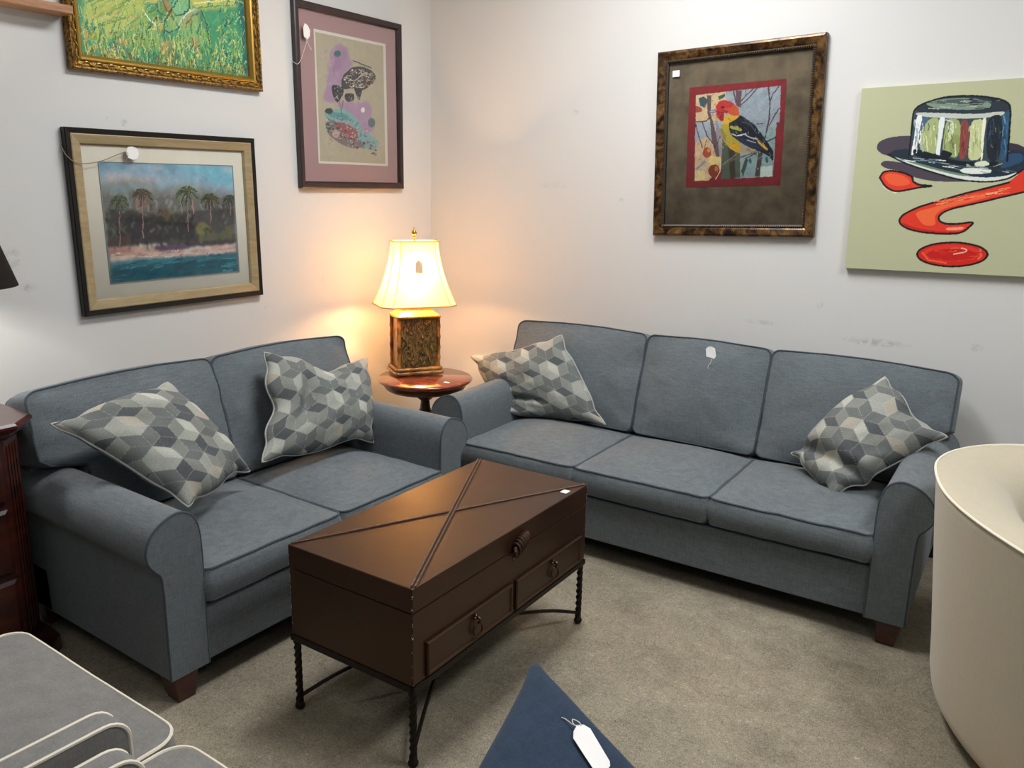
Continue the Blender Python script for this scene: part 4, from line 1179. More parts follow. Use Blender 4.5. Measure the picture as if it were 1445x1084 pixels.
  ('s','3f9a7c',2.3,[-215,-278,-212,-270,-209,-265]),
  ('s','c9cf78',2.6,[55,-208,54,-193,52,-182]),
  ('s','2f5a3c',2.9,[151,-288,151,-275,150,-266]),
  ('s','3f9a7c',2,[196,-254,198,-246,200,-240]),
  ('s','c9cf78',1.4,[332,-162,332,-142,332,-129]),
  ('s','c9b052',2.7,[-62,-278,-57,-266,-51,-257]),
  ('s','5fae6a',2.8,[-51,-234,-53,-218,-56,-208]),
  ('s','3f9a7c',1.4,[194,-210,191,-198,188,-190]),
  ('s','5fae6a',2.5,[336,-210,340,-197,344,-188]),
  ('s','a3c070',2.3,[-281,-305,-276,-298,-272,-293]),
  ('s','2f8a5c',2.2,[51,-239,56,-227,62,-218]),
  ('s','c9b052',2.5,[-308,-314,-305,-296,-302,-284]),
  ('s','a9c060',1.7,[-289,-190,-285,-182,-281,-177]),
  ('s','8f8a3a',2.7,[-194,-292,-194,-280,-196,-271]),
  ('s','b5d08a',2.6,[-345,-230,-342,-213,-340,-202]),
  ('s','a3c070',2,[269,-296,270,-289,270,-284]),
  ('s','8f8a3a',2.3,[-273,-314,-274,-298,-276,-288]),
  ('s','8f8a3a',2.6,[-315,-311,-313,-297,-312,-288]),
  ('s','5fae6a',2.1,[-318,-255,-319,-247,-321,-242]),
  ('s','c9cf78',2.4,[14,-215,15,-196,16,-184]),
  ('s','79b04f',2.8,[-73,-252,-68,-240,-63,-231]),
  ('s','8f8a3a',2,[283,-288,283,-276,282,-268]),
  ('s','a3c070',1.4,[-345,-295,-343,-289,-341,-285]),
  ('s','79b04f',2.7,[192,-177,192,-162,191,-153]),
  ('s','8f8a3a',1.5,[350,-285,350,-265,350,-251]),
  ('s','8f8a3a',1.8,[92,-289,98,-273,104,-262]),
  ('s','c9b052',2,[-261,-285,-263,-271,-267,-261]),
  ('s','5fae6a',1.4,[122,-268,122,-256,120,-247]),
  ('s','d8d27a',1.3,[306,-285,303,-266,299,-254]),
  ('s','46522c',2.6,[185,-282,184,-275,184,-270]),
  ('s','46522c',1.8,[-219,-302,-216,-284,-215,-273]),
  ('s','79b04f',2.8,[-196,-216,-191,-208,-187,-203]),
  ('s','5fae6a',1.7,[72,-206,76,-199,80,-194]),
  ('s','d8d27a',2.3,[-314,-314,-313,-296,-312,-284]),
  ('s','79b04f',1.3,[-358,-235,-352,-217,-347,-206]),
  ('s','d8d27a',2,[-257,-285,-254,-276,-251,-270]),
  ('s','2f5a3c',1.3,[96,-284,102,-266,108,-254]),
  ('s','c79a52',1.4,[149,-243,150,-235,150,-230]),
  ('s','b5d08a',2.9,[221,-259,225,-246,230,-237]),
  ('s','46522c',2.5,[-183,-295,-185,-287,-187,-282]),
  ('s','a9c060',1.3,[-289,-189,-284,-171,-280,-159]),
  ('s','a3c070',1.9,[152,-284,149,-277,145,-273]),
  ('s','a9c060',2,[-26,-181,-23,-167,-20,-158]),
  ('s','3f9a7c',1.6,[-285,-269,-280,-261,-276,-254]),
  ('s','8f8a3a',1.4,[349,-274,344,-263,339,-257]),
  ('s','5fae6a',1.7,[-198,-238,-195,-229,-192,-223]),
  ('s','79b04f',2.3,[-332,-276,-335,-272,-338,-269]),
  ('s','b5d08a',2.5,[-326,-196,-327,-180,-329,-170]),
  ('s','2f8a5c',1.3,[138,-252,140,-243,142,-236]),
  ('s','2f8a5c',2.8,[241,-184,245,-168,248,-158]),
  ('s','c9cf78',1.4,[166,-240,162,-223,158,-212]),
  ('s','c79a52',2.2,[-360,-245,-359,-228,-358,-217]),
  ('s','a9c060',2,[64,-234,66,-219,66,-209]),
  ('s','5fae6a',2.5,[-336,-200,-338,-184,-340,-174]),
  ('s','c9cf78',1.6,[-53,-209,-54,-192,-55,-182]),
  ('s','79b04f',2.5,[80,-258,77,-242,74,-230]),
  ('s','79b04f',2.3,[56,-232,53,-226,50,-223]),
  ('s','c79a52',1.7,[117,-233,118,-226,118,-222]),
  ('s','79b04f',2,[101,-223,100,-208,99,-198]),
  ('s','2f5a3c',2.8,[-68,-303,-69,-285,-70,-274]),
  ('s','c79a52',2.9,[-378,-270,-372,-254,-368,-243]),
  ('s','5fae6a',1.5,[-116,-194,-118,-176,-121,-165]),
  ('s','79b04f',2.7,[-12,-183,-8,-176,-5,-171]),
  ('s','2f5a3c',1.5,[121,-288,122,-269,123,-257]),
  ('s','b5d08a',1.8,[339,-217,343,-205,346,-196]),
  ('s','b5d08a',1.4,[-168,-208,-166,-203,-163,-200]),
  ('s','3f9a7c',1.3,[319,-212,318,-193,316,-180]),
  ('s','79b04f',2.7,[-114,-201,-110,-195,-105,-190]),
  ('s','6c6a2c',1.7,[-204,-310,-202,-296,-199,-286]),
  ('s','b5d08a',2.7,[-209,-259,-210,-252,-210,-247]),
  ('s','c9cf78',2.5,[217,-229,224,-209,229,-196]),
  ('s','79b04f',2.1,[-353,-232,-350,-221,-347,-213]),
  ('s','79b04f',1.7,[304,-239,303,-231,303,-226]),
  ('s','79b04f',2.1,[160,-172,163,-163,165,-156]),
  ('s','c9b052',2.8,[92,-300,88,-286,85,-277]),
  ('s','8f8a3a',2,[-43,-292,-37,-273,-31,-261]),
  ('s','d8d27a',1.6,[-4,-288,-2,-281,-1,-276]),
  ('s','b5d08a',1.9,[-214,-251,-210,-233,-206,-222]),
  ('s','8f8a3a',1.7,[156,-290,160,-280,163,-274]),
  ('s','a3c070',2.7,[349,-296,352,-282,354,-273]),
  ('s','b5d08a',2.9,[-322,-205,-320,-196,-318,-189]),
  ('s','c79a52',2.9,[252,-187,248,-182,243,-179]),
  ('s','c9b052',2.7,[-50,-306,-44,-287,-39,-275]),
  ('s','c9b052',2.9,[355,-281,351,-275,348,-270]),
  ('s','c79a52',1.4,[-312,-216,-308,-202,-304,-192]),
  ('s','2f5a3c',2.3,[181,-308,182,-301,183,-296]),
  ('s','46522c',2.5,[-187,-304,-185,-295,-183,-290]),
  ('s','d8d27a',1.6,[-326,-288,-327,-271,-328,-260]),
  ('s','d8d27a',2.3,[36,-309,37,-300,37,-294]),
  ('s','b5d08a',2.4,[278,-251,276,-243,273,-237]),
  ('s','8f8a3a',1.4,[-185,-312,-183,-300,-180,-292]),
  ('s','3f9a7c',2.5,[-237,-271,-236,-261,-236,-255]),
  ('s','5fae6a',1.6,[-142,-272,-143,-268,-145,-265]),
  ('s','6c6a2c',1.7,[353,-273,351,-255,349,-243]),
  ('s','6c6a2c',2.1,[279,-298,281,-283,283,-273]),
  ('s','2f5a3c',1.6,[297,-303,303,-288,308,-277]),
  ('s','8f8a3a',2,[355,-294,351,-288,346,-285]),
  ('s','6c6a2c',1.8,[129,-277,125,-271,121,-267]),
  ('s','b5d08a',2.7,[-258,-197,-261,-182,-264,-173]),
  ('s','5fae6a',1.8,[368,-254,364,-248,360,-244]),
  ('s','d8d27a',2.5,[338,-296,336,-276,334,-263]),
  ('s','c9cf78',1.9,[-174,-214,-172,-208,-170,-204]),
  ('s','2f5a3c',2.3,[306,-289,312,-277,317,-270]),
  ('s','c79a52',1.3,[-220,-243,-220,-233,-221,-226]),
  ('s','d8d27a',1.8,[308,-281,313,-264,319,-252]),
  ('s','3f9a7c',2.8,[-153,-189,-150,-184,-148,-180]),
  ('s','5fae6a',1.3,[-184,-227,-180,-214,-176,-205]),
  ('s','b5d08a',2.6,[-232,-264,-226,-246,-221,-233]),
  ('s','a9c060',2.6,[308,-195,309,-187,309,-182]),
  ('s','3f9a7c',2.7,[158,-199,160,-182,162,-171]),
  ('s','b5d08a',2.5,[-63,-214,-62,-200,-61,-191]),
  ('s','d8d27a',1.5,[-228,-310,-227,-304,-226,-301]),
  ('s','6c6a2c',1.4,[-98,-304,-96,-298,-94,-294]),
  ('s','b5d08a',2,[-36,-224,-37,-213,-39,-206]),
  ('s','a3c070',1.4,[282,-284,286,-270,290,-261]),
  ('s','46522c',1.7,[238,-278,238,-264,237,-255]),
  ('s','c9b052',1.5,[-87,-296,-88,-288,-90,-283]),
  ('s','46522c',2.6,[-350,-294,-349,-286,-348,-281]),
  ('s','c9cf78',2.7,[90,-172,91,-166,91,-162]),
  ('s','6c6a2c',2.3,[300,-304,297,-295,293,-288]),
  ('s','6c6a2c',2,[226,-290,226,-284,227,-280]),
  ('s','3f9a7c',1.6,[-209,-220,-211,-202,-213,-191]),
  ('s','c9b052',2.5,[-140,-302,-142,-294,-143,-289]),
  ('s','3f9a7c',1.5,[309,-195,309,-177,309,-165]),
  ('s','2f5a3c',1.9,[-180,-296,-178,-280,-177,-269]),
  ('s','2f8a5c',1.9,[204,-224,205,-216,206,-211]),
  ('s','a9c060',1.8,[-198,-185,-197,-172,-197,-162]),
  ('s','3f9a7c',2.3,[12,-274,17,-263,21,-255]),
  ('s','2f8a5c',2,[-121,-271,-120,-253,-119,-241]),
  ('s','2f8a5c',1.4,[222,-263,223,-244,223,-232]),
  ('s','c9b052',2.3,[-360,-305,-359,-290,-359,-280]),
  ('s','2f8a5c',2.8,[-134,-258,-135,-251,-137,-247]),
  ('s','c9cf78',1.7,[-318,-264,-312,-248,-307,-237]),
  ('s','c9b052',2.8,[233,-305,232,-286,231,-273]),
  ('s','2f8a5c',2.3,[-115,-196,-111,-182,-107,-172]),
  ('s','c79a52',1.5,[256,-229,254,-215,251,-206]),
  ('s','5fae6a',1.5,[-244,-274,-244,-263,-244,-255]),
  ('s','a9c060',2.4,[360,-193,365,-184,370,-178]),
  ('s','79b04f',2.3,[-169,-274,-165,-262,-161,-254]),
  ('s','c9b052',2,[-183,-291,-183,-281,-183,-274]),
  ('s','c79a52',2.7,[-372,-248,-373,-238,-374,-231]),
  ('s','3f9a7c',1.4,[213,-264,212,-258,211,-254]),
  ('s','5fae6a',2.8,[-81,-256,-80,-250,-78,-246]),
  ('s','b5d08a',2.3,[-172,-227,-169,-221,-167,-217]),
  ('s','46522c',2.6,[187,-307,189,-300,190,-296]),
  ('s','2f8a5c',2.4,[-252,-189,-247,-177,-242,-169]),
  ('s','d8d27a',1.5,[136,-289,138,-271,140,-259]),
  ('s','c9b052',2.9,[287,-279,284,-262,281,-250]),
  ('s','3f9a7c',1.3,[-51,-243,-52,-229,-54,-221]),
  ('s','8f8a3a',1.5,[-272,-302,-269,-284,-266,-272]),
  ('s','d8d27a',2.9,[188,-299,191,-286,193,-277]),
  ('s','79b04f',2.9,[-73,-254,-68,-238,-63,-228]),
  ('s','3f9a7c',2.2,[63,-268,62,-252,61,-241]),
  ('s','a9c060',1.7,[-138,-219,-140,-209,-142,-202]),
  ('s','46522c',2.8,[-28,-281,-22,-262,-17,-248]),
  ('s','b5d08a',1.9,[152,-212,151,-204,149,-198]),
  ('s','2f5a3c',1.3,[-144,-310,-142,-298,-140,-290]),
  ('s','6c6a2c',1.9,[-389,-283,-390,-277,-390,-273]),
  ('s','6c6a2c',1.5,[-189,-303,-185,-293,-181,-286]),
  ('s','46522c',1.5,[322,-283,318,-276,314,-271]),
  ('s','2f5a3c',2.3,[90,-284,97,-266,102,-254]),
  ('s','c9b052',2.5,[9,-275,10,-261,10,-251]),
  ('s','b5d08a',1.5,[-215,-200,-214,-195,-214,-191]),
  ('s','c9cf78',1.5,[-277,-201,-275,-195,-274,-191]),
  ('s','2f8a5c',2.1,[-254,-246,-252,-235,-250,-227]),
  ('s','c79a52',2.5,[-345,-247,-342,-228,-338,-216]),
  ('s','c79a52',1.5,[-379,-216,-378,-201,-377,-192]),
  ('s','46522c',2.8,[377,-279,374,-264,370,-254]),
  ('s','46522c',2,[328,-280,330,-274,332,-269]),
  ('s','c9cf78',1.4,[196,-246,198,-237,200,-231]),
  ('s','6c6a2c',2.8,[-36,-297,-31,-279,-26,-266]),
  ('s','6c6a2c',1.9,[158,-275,157,-257,157,-245]),
  ('s','c79a52',2,[256,-178,261,-157,266,-143]),
  ('s','6c6a2c',2.2,[-19,-310,-14,-304,-9,-300]),
  ('s','6c6a2c',1.5,[-183,-295,-186,-282,-189,-274]),
  ('s','6c6a2c',2.4,[-376,-308,-376,-292,-376,-280]),
  ('s','2f5a3c',2.5,[-373,-306,-376,-293,-378,-285]),
  ('s','5fae6a',2.7,[-345,-252,-341,-242,-338,-235]),
  ('s','c9cf78',1.4,[171,-217,169,-207,167,-200]),
  ('s','79b04f',2,[-361,-214,-358,-199,-356,-189]),
  ('s','3f9a7c',2,[-297,-221,-297,-208,-298,-199]),
  ('s','d8d27a',2.8,[-379,-294,-376,-285,-374,-280]),
  ('s','a9c060',2.6,[180,-234,179,-222,178,-214]),
  ('s','a9c060',2.1,[-368,-262,-368,-256,-368,-252]),
  ('s','2f8a5c',2,[-238,-208,-235,-201,-232,-197]),
  ('s','d8d27a',2.1,[-22,-284,-25,-268,-28,-258]),
  ('s','3f9a7c',2.9,[-40,-210,-39,-203,-38,-198]),
  ('s','c9cf78',2.1,[-25,-244,-21,-236,-18,-231]),
  ('s','5fae6a',2.3,[-314,-244,-312,-238,-309,-234]),
  ('s','5fae6a',1.9,[-146,-272,-142,-261,-138,-254]),
  ('s','2f8a5c',1.9,[76,-271,76,-261,76,-255]),
  ('s','a3c070',2.4,[275,-285,276,-272,278,-264]),
  ('s','a3c070',2.7,[40,-308,41,-294,42,-285]),
  ('s','79b04f',2.2,[94,-215,94,-207,94,-202]),
  ('s','c9cf78',1.7,[-306,-268,-307,-252,-308,-241]),
  ('s','c9cf78',2.5,[171,-198,175,-183,178,-173]),
  ('s','d8d27a',2.9,[41,-275,46,-266,51,-259]),
  ('s','8f8a3a',1.5,[141,-301,138,-282,135,-269]),
  ('s','2f5a3c',2.3,[-293,-287,-294,-279,-296,-273]),
  ('s','8f8a3a',2.7,[-322,-298,-325,-289,-329,-283]),
  ('s','2f5a3c',1.5,[-89,-292,-89,-274,-90,-261]),
  ('s','b5d08a',2.4,[42,-267,48,-251,53,-240]),
  ('s','c9cf78',2.4,[33,-232,36,-214,39,-202]),
  ('s','5fae6a',2.8,[73,-260,75,-250,77,-243]),
  ('s','b5d08a',2.1,[-227,-274,-229,-260,-231,-250]),
  ('s','2f8a5c',2.8,[-370,-213,-368,-202,-366,-194]),
  ('s','2f5a3c',1.3,[-171,-312,-165,-295,-160,-284]),
  ('s','c9b052',1.8,[-8,-298,-2,-281,3,-269]),
  ('s','a9c060',2.3,[245,-255,246,-247,246,-241]),
  ('s','c9cf78',2.9,[230,-246,236,-234,242,-225]),
  ('s','3f9a7c',2.3,[-266,-260,-262,-242,-259,-230]),
  ('s','b5d08a',2.3,[-220,-276,-224,-271,-227,-268]),
  ('s','b5d08a',2.8,[102,-240,100,-234,99,-230]),
  ('s','6c6a2c',1.5,[-20,-292,-20,-275,-20,-264]),
  ('s','46522c',2.2,[314,-302,312,-284,310,-273]),
  ('s','b5d08a',2,[-230,-191,-228,-181,-226,-175]),
  ('s','3f9a7c',2.6,[-189,-253,-185,-246,-182,-241]),
  ('s','2f8a5c',2.1,[-231,-232,-226,-217,-220,-207]),
  ('s','3f9a7c',2,[214,-201,216,-190,219,-183]),
  ('s','79b04f',2.7,[-90,-237,-89,-223,-90,-214]),
  ('s','2f8a5c',2.1,[-346,-217,-342,-200,-339,-189]),
  ('s','5fae6a',2.3,[-152,-247,-153,-234,-154,-224]),
  ('s','a3c070',2,[-225,-306,-227,-300,-229,-296]),
  ('s','c9b052',2.8,[189,-289,190,-278,191,-270]),
  ('s','79b04f',1.6,[51,-210,56,-194,61,-184]),
  ('s','5fae6a',2.2,[116,-247,117,-231,117,-220]),
  ('s','2f5a3c',2.1,[-214,-293,-213,-287,-213,-282]),
  ('s','a9c060',1.5,[300,-215,297,-206,293,-201]),
  ('s','c79a52',1.9,[-168,-231,-168,-219,-169,-212]),
  ('s','a9c060',1.3,[-92,-185,-90,-179,-88,-175]),
  ('s','5fae6a',2.1,[-355,-231,-351,-213,-347,-200]),
  ('s','2f8a5c',1.8,[-43,-194,-40,-188,-38,-184]),
  ('s','c9cf78',1.7,[257,-268,258,-255,259,-247]),
  ('s','d8d27a',2.6,[-158,-290,-160,-285,-161,-282]),
  ('s','c9cf78',2.3,[-110,-257,-109,-248,-108,-243]),
  ('s','c9b052',2.9,[196,-274,195,-264,193,-258]),
  ('s','b5d08a',2.2,[-323,-190,-322,-180,-321,-173]),
  ('s','8f8a3a',2.3,[-359,-289,-361,-284,-364,-282]),
  ('s','2f8a5c',2.3,[91,-207,94,-188,96,-176]),
  ('s','c79a52',2.3,[120,-237,118,-222,116,-213]),
  ('s','5fae6a',2.8,[-271,-239,-270,-222,-269,-212]),
  ('s','79b04f',2.7,[84,-271,88,-253,92,-242]),
  ('s','c9b052',2.8,[-271,-312,-270,-307,-269,-304]),
  ('s','b5d08a',2.2,[-352,-255,-355,-250,-358,-247]),
  ('s','2f8a5c',2,[308,-255,307,-250,306,-246]),
  ('s','6c6a2c',2.3,[-108,-305,-109,-291,-111,-282]),
  ('s','a3c070',1.4,[-98,-311,-92,-296,-86,-286]),
  ('s','6c6a2c',2,[261,-297,264,-291,267,-287]),
  ('s','2f8a5c',2.5,[164,-181,168,-170,171,-163]),
  ('s','79b04f',2.8,[-332,-246,-330,-232,-330,-222]),
  ('s','46522c',2.6,[-360,-313,-356,-308,-353,-304]),
  ('s','a3c070',2.7,[-339,-287,-340,-273,-342,-264]),
  ('s','8f8a3a',2.4,[45,-279,49,-259,53,-246]),
  ('s','b5d08a',2,[-288,-220,-286,-210,-284,-203]),
  ('s','3f9a7c',1.7,[186,-257,190,-247,193,-241]),
  ('s','3f9a7c',2.7,[-342,-194,-337,-180,-334,-170]),
  ('s','c9b052',2,[138,-308,142,-300,146,-295]),
  ('s','c9cf78',2.6,[280,-266,283,-250,285,-239]),
  ('s','c9b052',2.8,[-203,-313,-202,-304,-203,-299]),
  ('s','2f8a5c',1.7,[178,-205,175,-196,172,-190]),
  ('s','3f9a7c',2.1,[254,-198,259,-182,265,-171]),
  ('s','c9cf78',1.8,[-7,-257,-3,-246,0,-239]),
  ('s','a9c060',2.6,[-353,-277,-348,-263,-343,-253]),
  ('s','6c6a2c',1.9,[-73,-306,-69,-289,-65,-277]),
  ('s','c9b052',2.2,[-24,-287,-24,-270,-25,-259]),
  ('s','d8d27a',2.2,[-267,-299,-264,-291,-262,-286]),
  ('s','c79a52',1.9,[-139,-217,-139,-200,-140,-190]),
  ('s','a9c060',1.8,[-317,-245,-318,-230,-320,-220]),
  ('s','a3c070',2.2,[-28,-310,-22,-304,-17,-300]),
  ('s','2f5a3c',2.8,[26,-291,26,-273,25,-261]),
  ('s','a9c060',1.8,[182,-199,181,-179,179,-167]),
  ('s','3f9a7c',2.7,[376,-263,372,-258,366,-255]),
  ('s','b5d08a',2.8,[-62,-186,-65,-169,-68,-158]),
  ('s','2f5a3c',2.9,[122,-302,120,-293,118,-287]),
  ('s','c9cf78',2.9,[95,-268,93,-256,90,-249]),
  ('s','c9b052',2.8,[-246,-312,-246,-303,-247,-298]),
  ('s','46522c',2.5,[233,-304,236,-287,240,-275]),
  ('s','6c6a2c',2.4,[-55,-304,-59,-295,-63,-289]),
  ('s','3f9a7c',1.9,[-185,-247,-187,-232,-189,-222]),
  ('s','2f8a5c',2.8,[-122,-275,-121,-265,-121,-258]),
  ('s','2f8a5c',2.8,[285,-252,290,-232,294,-219]),
  ('s','2f8a5c',2.6,[-234,-196,-229,-179,-225,-167]),
  ('s','5fae6a',2,[350,-173,345,-162,340,-156]),
  ('s','2f8a5c',1.8,[-152,-210,-149,-199,-148,-191]),
  ('s','8f8a3a',2.7,[148,-293,153,-281,158,-272]),
  ('s','79b04f',1.8,[-210,-272,-212,-265,-213,-261]),
  ('s','5fae6a',1.5,[-278,-263,-273,-254,-269,-247]),
  ('s','c79a52',2.7,[-25,-236,-20,-219,-14,-208]),
  ('s','79b04f',2.9,[-306,-227,-305,-209,-304,-197]),
  ('s','2f5a3c',2.7,[310,-299,316,-289,321,-282]),
  ('s','c9b052',1.8,[359,-294,360,-278,360,-268]),
  ('s','6c6a2c',1.8,[-302,-314,-300,-298,-298,-287]),
  ('s','2f8a5c',2.1,[-364,-276,-366,-268,-368,-263]),
  ('s','c9b052',2.5,[-238,-300,-234,-286,-230,-277]),
  ('s','46522c',2.6,[169,-293,171,-286,173,-281]),
  ('s','8f8a3a',2.7,[23,-293,26,-286,29,-282]),
  ('s','c79a52',1.4,[307,-244,305,-234,304,-227]),
  ('s','c9cf78',1.5,[-102,-218,-100,-211,-98,-206]),
  ('s','a9c060',1.8,[231,-268,230,-261,229,-256]),
  ('s','c9cf78',2.6,[327,-166,326,-160,325,-156]),
  ('s','a3c070',2.8,[260,-274,260,-258,259,-247]),
  ('s','2f5a3c',2.1,[-196,-306,-195,-291,-194,-281]),
  ('s','1f7a6a',2.2,[329,29,324,38]),
  ('s','1f7a6a',1.9,[267,-235,277,-213]),
  ('s','a9c87a',2.7,[268,-241,265,-226]),
  ('s','2f8f74',1.9,[300,1,295,16]),
  ('s','1f7a6a',2.1,[317,-56,326,-36]),
  ('s','a9c87a',2.7,[280,-45,280,-21]),
  ('s','1a5c60',2.9,[240,-180,242,-170]),
  ('s','79b878',2.5,[391,30,387,44]),
  ('s','79b878',3.3,[290,-286,297,-274]),
  ('s','79b878',2.3,[302,-277,302,-257]),
  ('s','1f7a6a',2.4,[291,-140,287,-121]),
  ('s','1a5c60',3.3,[274,-107,284,-87]),
  ('s','1f7a6a',1.9,[346,-247,350,-233]),
  ('s','a9c87a',3.3,[343,-49,335,-40]),
  ('s','2f8f74',3.6,[270,20,268,34]),
  ('s','a9c87a',3.6,[342,0,352,24]),
  ('s','2f8f74',2.6,[250,-165,252,-142]),
  ('s','79b878',2.3,[370,-144,363,-126]),
  ('s','a9c87a',2.2,[358,-156,357,-138]),
  ('s','79b878',3,[282,-257,283,-243]),
  ('s','a9c87a',2.8,[282,-43,292,-26]),
  ('s','2f8f74',2.4,[382,-7,379,6]),
  ('s','1f7a6a',3.3,[374,-26,368,-17]),
  ('s','1f7a6a',2.8,[367,-99,375,-83]),
  ('s','2f8f74',2.6,[349,-128,353,-116]),
  ('s','79b878',3.3,[266,-169,268,-148]),
  ('s','1a5c60',2.3,[340,-207,344,-187]),
  ('s','1f7a6a',1.8,[343,-94,350,-75]),
  ('s','a9c87a',2.1,[299,-278,307,-264]),
  ('s','1a5c60',3.1,[339,2,336,16]),
  ('s','a9c87a',2.5,[290,-138,288,-117]),
  ('s','1a5c60',2.4,[362,-119,365,-97]),
  ('s','2f8f74',2,[305,-88,314,-73]),
  ('s','79b878',2.2,[353,-231,353,-207]),
  ('s','a9c87a',3.5,[254,7,252,24]),
  ('s','1a5c60',2.8,[281,-170,283,-150]),
  ('s','a9c87a',3.1,[299,-83,299,-74]),
  ('s','1a5c60',2.5,[257,-49,257,-32]),
  ('s','1a5c60',2.7,[312,-250,313,-231]),
  ('s','a9c87a',3.2,[388,-65,381,-51]),
  ('s','79b878',2.8,[303,7,298,29]),
  ('s','a9c87a',3.5,[331,-228,330,-216]),
  ('s','a9c87a',3.5,[281,-135,280,-125]),
  ('s','a9c87a',3.7,[331,2,334,12]),
  ('s','79b878',3.1,[291,-222,294,-198]),
  ('s','1f7a6a',3.1,[307,0,303,16]),
  ('s','a9c87a',2.8,[325,-50,319,-39]),
  ('s','a9c87a',3.2,[335,-10,328,0]),
  ('s','1a5c60',3,[264,-141,270,-130]),
  ('s','79b878',2.1,[235,-224,231,-211]),
  ('s','a9c87a',2,[242,-178,238,-160]),
  ('s','1a5c60',2.9,[251,-48,260,-30]),
  ('s','1f7a6a',2.1,[335,-43,338,-31]),
  ('s','1a5c60',2.4,[232,-256,236,-231]),
  ('s','2f8f74',3.1,[299,-274,304,-255]),
  ('s','1a5c60',1.9,[302,-96,310,-84]),
  ('s','1f7a6a',3.6,[268,-95,265,-78]),
  ('s','1a5c60',2.5,[256,-146,260,-121]),
  ('s','a9c87a',2.3,[289,-263,285,-250]),
  ('s','1f7a6a',2.5,[286,17,281,35]),
  ('s','1c4f46',3.2,[46,-33,14,-78,-26,-136,-32,-166]),
  ('s','2a5a3a',2.7,[-60,-68,-43,-105,11,-108,42,-143]),
  ('s','1a5a54',2.9,[-34,-155,-9,-171,27,-160,50,-130]),
  ('s','8a4a22',3.2,[-24,-51,-14,-83,11,-102]),
  ('s','b06a34',2.5,[-58,-119,-34,-155,-50,-174]),
  ('s','7a4a26',2.5,[71,-139,104,-93,142,-72]),
  ('s','5a3a20',2.2,[103,-181,108,-204,91,-230]),
  ('s','1d4a3a',2.5,[158,-54,182,-116,190,-193]),
  ('s','e6eec8',2.5,[-122,-101,-93,-135,-68,-154]),
  ('s','f0e9b0',2.5,[43,-137,75,-91,113,-63]),
 ],
}
